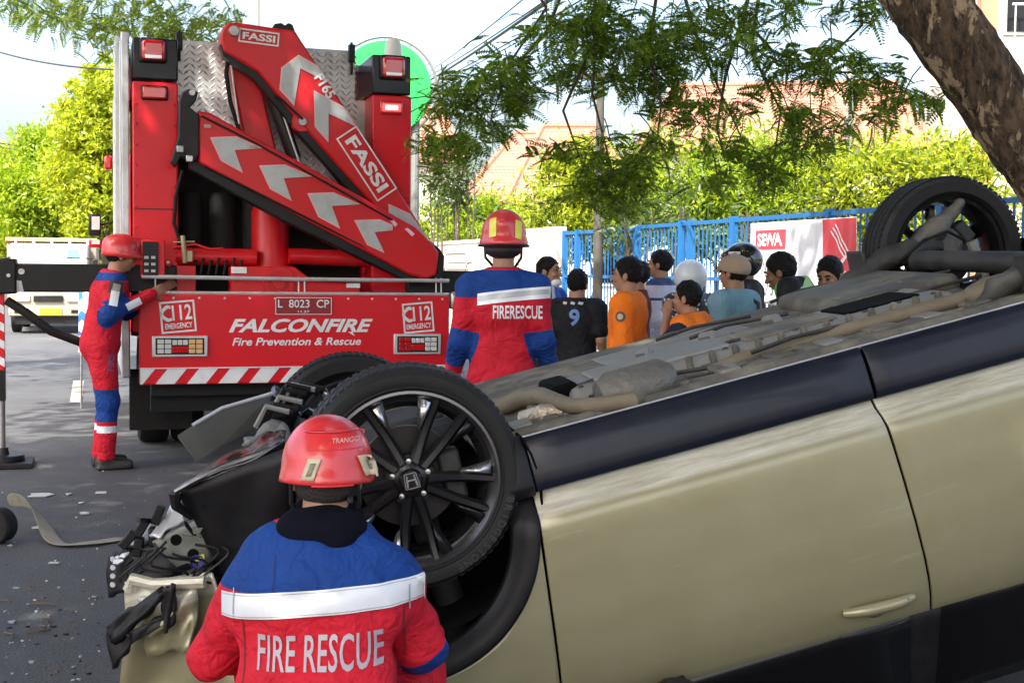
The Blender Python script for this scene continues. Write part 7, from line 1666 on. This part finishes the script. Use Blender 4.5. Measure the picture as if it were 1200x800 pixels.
# ---------------- lime hedge and bushes behind the fence
def bush(label, boxes, Y, m, leaf, per, dens, kind='bush'):
    """boxes: (px, ptop, pbot, half width px)"""
    c = P(boxes[0][0], 300, Y); t = empty('bush', (c.x, Y, 0)); tag(t, label, 'bush', 'bushes behind the fence'); pos = []; st = MB()
    for (px, pt, pb, hw_) in boxes:
        a = P(px, pt, Y); b_ = P(px, pb, Y); zc = (a.z + max(b_.z, .3)) / 2; rz = a.z - zc; rx = hw_ * Y / F
        pos.append(clumps((a.x, Y, zc), (rx, min(rx, 1.8), rz), int(dens * rx * rz), per, .28, .5))
        for k in range(5): st.tube([(a.x - c.x + rng.uniform(-.3, .3), 0, 0), (a.x - c.x + rng.uniform(-.6, .6) * rx, rng.uniform(-.5, .5), zc + rz * .5)], [.04, .012], 5)
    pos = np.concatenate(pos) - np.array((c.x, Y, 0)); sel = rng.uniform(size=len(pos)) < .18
    leaves('foliage', pos[~sel], leaf, leaf * .30, m, t, .35); leaves('foliage', pos[sel] + np.array((0, .25, -.1)), leaf * 1.5, leaf * .4, LFD, t, .35); st.build('stems', BRK2, t)  # darker leaves set deeper inside, colouring in the shade within the bush
bush('low lime bush between the crane and the standing firefighter', [(520, 232, 300, 45), (565, 225, 300, 45), (605, 236, 300, 40)], 40, LFL, .17, 130, 30)
bush('lime bamboo clump behind the utility pole', [(665, 170, 300, 45), (700, 160, 300, 60), (745, 190, 300, 50)], 31, LFY, .16, 120, 34)
bush('dense lime bamboo hedge above the blue fence', [(800, 150, 300, 60), (850, 165, 300, 60), (900, 150, 300, 55), (950, 165, 300, 60)], 25.5, LFL, .14, 110, 46)
bush('bright yellow green bamboo hedge beside the leaning trunk', [(1000, 165, 300, 55), (1050, 155, 300, 60), (1110, 158, 300, 60), (1160, 175, 300, 50)], 24.5, LFY, .14, 110, 46)
bush('dark green shrubs in front of the bamboo hedge', [(745, 235, 300, 35), (800, 225, 300, 30), (885, 232, 300, 40), (960, 240, 300, 30)], 23.5, LFD, .14, 90, 18)
bush('olive shrub left of the pale house roof', [(515, 178, 250, 28), (545, 190, 250, 26)], 36, LFD, .17, 90, 16)
# grass tufts at the foot of the gate
N_ = 2600; tt = rng.uniform(2, 11.5, N_); of = rng.uniform(-.9, .25, N_); V = []; 
bx = 4.44 - .299 * tt - .954 * of; by_ = 16.2 + .954 * tt - .299 * of; hgt = rng.uniform(.12, .42, N_); a = rng.uniform(0, 6.28, N_); ln = rng.normal(0, .08, (N_, 2))
B0 = np.stack([bx, by_, np.full(N_, .1)], 1); wv = np.stack([np.cos(a), np.sin(a), np.zeros(N_)], 1) * .012; Tp = B0 + np.stack([ln[:, 0], ln[:, 1], hgt], 1)
V = np.stack([B0 - wv, B0 + wv, Tp], 1).reshape(-1, 3); o = npmesh('grass', V, np.arange(3 * N_).reshape(-1, 3), LFL); tag(o, 'green grass growing along the foot of the gate', 'grass', kind='stuff')
# ---------------- strap, roll and litter on the road
def gp(px, py):
    d = ray(px, py); t = -CAMH / d.z; return Vector((d.x * t, d.y * t, 0))
WEB = mat('dusty_webbing', (.24, .22, .17), .9, 0, var=.3, vscale=14, bump=.3, bscale=60)
path = [(8, 606), (24, 607), (40, 612), (52, 622), (60, 634), (70, 641), (95, 640), (120, 637), (148, 631)]
pp = [gp(*q) for q in path]; hts = [.10, .12, .10, .05, .012, .012, .02, .015, .012]
mb = MB(); wd = .055; tw = [1.2, 1.1, .9, .5, .2, .1, .05, 0, 0]
Lf = []; Rt = []
for i, p_ in enumerate(pp):
    t = (pp[min(i + 1, 8)] - pp[max(i - 1, 0)]).normalized(); s_ = t.cross(Vector((0, 0, 1))); v_ = s_ * math.cos(tw[i]) + Vector((0, 0, 1)) * math.sin(tw[i])
    Lf.append(p_ + Vector((0, 0, hts[i])) + v_ * wd); Rt.append(p_ + Vector((0, 0, hts[i])) - v_ * wd * (1 if hts[i] > .05 else 1))
vs = [v for ab in zip(Lf, Rt) for v in ab]; mb.add([(v[0], v[1], max(v[2], .006)) for v in vs], [(2 * i, 2 * i + 2, 2 * i + 3, 2 * i + 1) for i in range(8)])
o = mb.build('lifting_strap', WEB, None, solid=.006, smooth=60); md = o.modifiers.new('u', 'SUBSURF'); md.levels = 2; md.render_levels = 2; tag(o, 'dusty grey webbing strap lying twisted on the asphalt', 'strap')
mb = MB(); a = gp(-2, 636); mb.lathe([(.03, -.05), (.085, -.05), (.095, -.04), (.095, .04), (.085, .05), (.03, .05)], a + Vector((0, 0, .096)), (0.25, 1, 0), 24); tag(mb.build('strap_roll', RUB), 'black rolled strap at the left edge of the road', 'strap')
GL = mat('glass_bits', (.25, .27, .28), .2, .1); TW = mat('dry_twig', (.12, .08, .05), .9); PLB = mat('white_litter', (.42, .42, .41), .7)
spots = [(48, 581, PLB, .11), (121, 578, PLB, .07), (80, 580, PLB, .05), (100, 602, PLB, .05), (46, 619, PLB, .06), (62, 661, GL, .04), (12, 640, GL, .03), (110, 700, GL, .02), (20, 690, GL, .02), (95, 590, GL, .03), (15, 730, GL, .03)]
LBL = ['large pale paper scrap left of the booted firefighter', 'pale scrap nearest the firefighter boots', 'small scrap between two larger pale scraps', 'pale scrap above the webbing strap end', 'pale scrap beside the strap twist', 'clear glass chip below the strap', 'glass chip near the black roll', 'tiny glass chip near the hanging bumper', 'tiny glass chip at lower left of the road', 'glass chip above the strap end', 'lowest glass chip near the bottom left corner']
for i, (px, py, m_, sz) in enumerate(spots):
    a = gp(px, py); mb = MB(); K = 7; ang = np.sort(rng.uniform(0, 6.28, K)); rr_ = rng.uniform(.5, 1, K) * sz
    mb.prism([a + Vector((math.cos(t) * r2_, math.sin(t) * r2_ * .8, .004)) for t, r2_ in zip(ang, rr_)], (0, 0, .006)); tag(mb.build('litter', m_, smooth=0), LBL[i], 'debris', 'scattered debris on the road')
bits = MB()
for k in range(160):
    px = rng.uniform(0, 330); py = rng.uniform(545, 799); a = gp(px, py); s_ = rng.uniform(.002, .007); ro = Matrix.Rotation(rng.uniform(0, 6.28), 3, 'Z')
    bits.box(a + Vector((0, 0, s_ * .5)), (s_ * rng.uniform(1, 2.5), s_ * rng.uniform(1, 2), s_), ro); bits.mi = int(rng.integers(0, 3))
o = bits.build('road_grit', [GL, TW, PLB], None, smooth=0); tag(o, 'fine grit, glass crumbs and leaf bits on the asphalt', 'grit', kind='stuff')
for k in range(7):
    a = gp(rng.uniform(0, 60), rng.uniform(690, 760)); d = Vector((rng.uniform(-.12, .12), rng.uniform(-.12, .12), 0)); mb = MB(); mb.tube([a + Vector((0, 0, .006)), a + d * .5 + Vector((.02, 0, .012)), a + d + Vector((0, 0, .006))], .0035, 5); tag(mb.build('twig', TW), 'thin dry twig on the asphalt at lower left', 'twig', 'twigs on the road')

# crumbs of glass and plastic under the smashed nose, joined
bits = MB()
for k in range(170):
    c = gp(175, 745); a = c + Vector((rng.normal() * .45 - .25, rng.normal() * .5 + .1, 0)); s_ = rng.uniform(.002, .008); ro = Matrix.Rotation(rng.uniform(0, 6.28), 3, 'Z')
    bits.box(a + Vector((0, 0, s_ * .4)), (s_ * rng.uniform(1, 3), s_ * rng.uniform(1, 2), s_ * .8), ro); bits.mi = int(rng.integers(0, 3))
o = bits.build('crash_debris', [GL, PLS, TW], None, smooth=0); tag(o, 'crumbs of glass and plastic under the smashed nose', 'debris', kind='stuff')
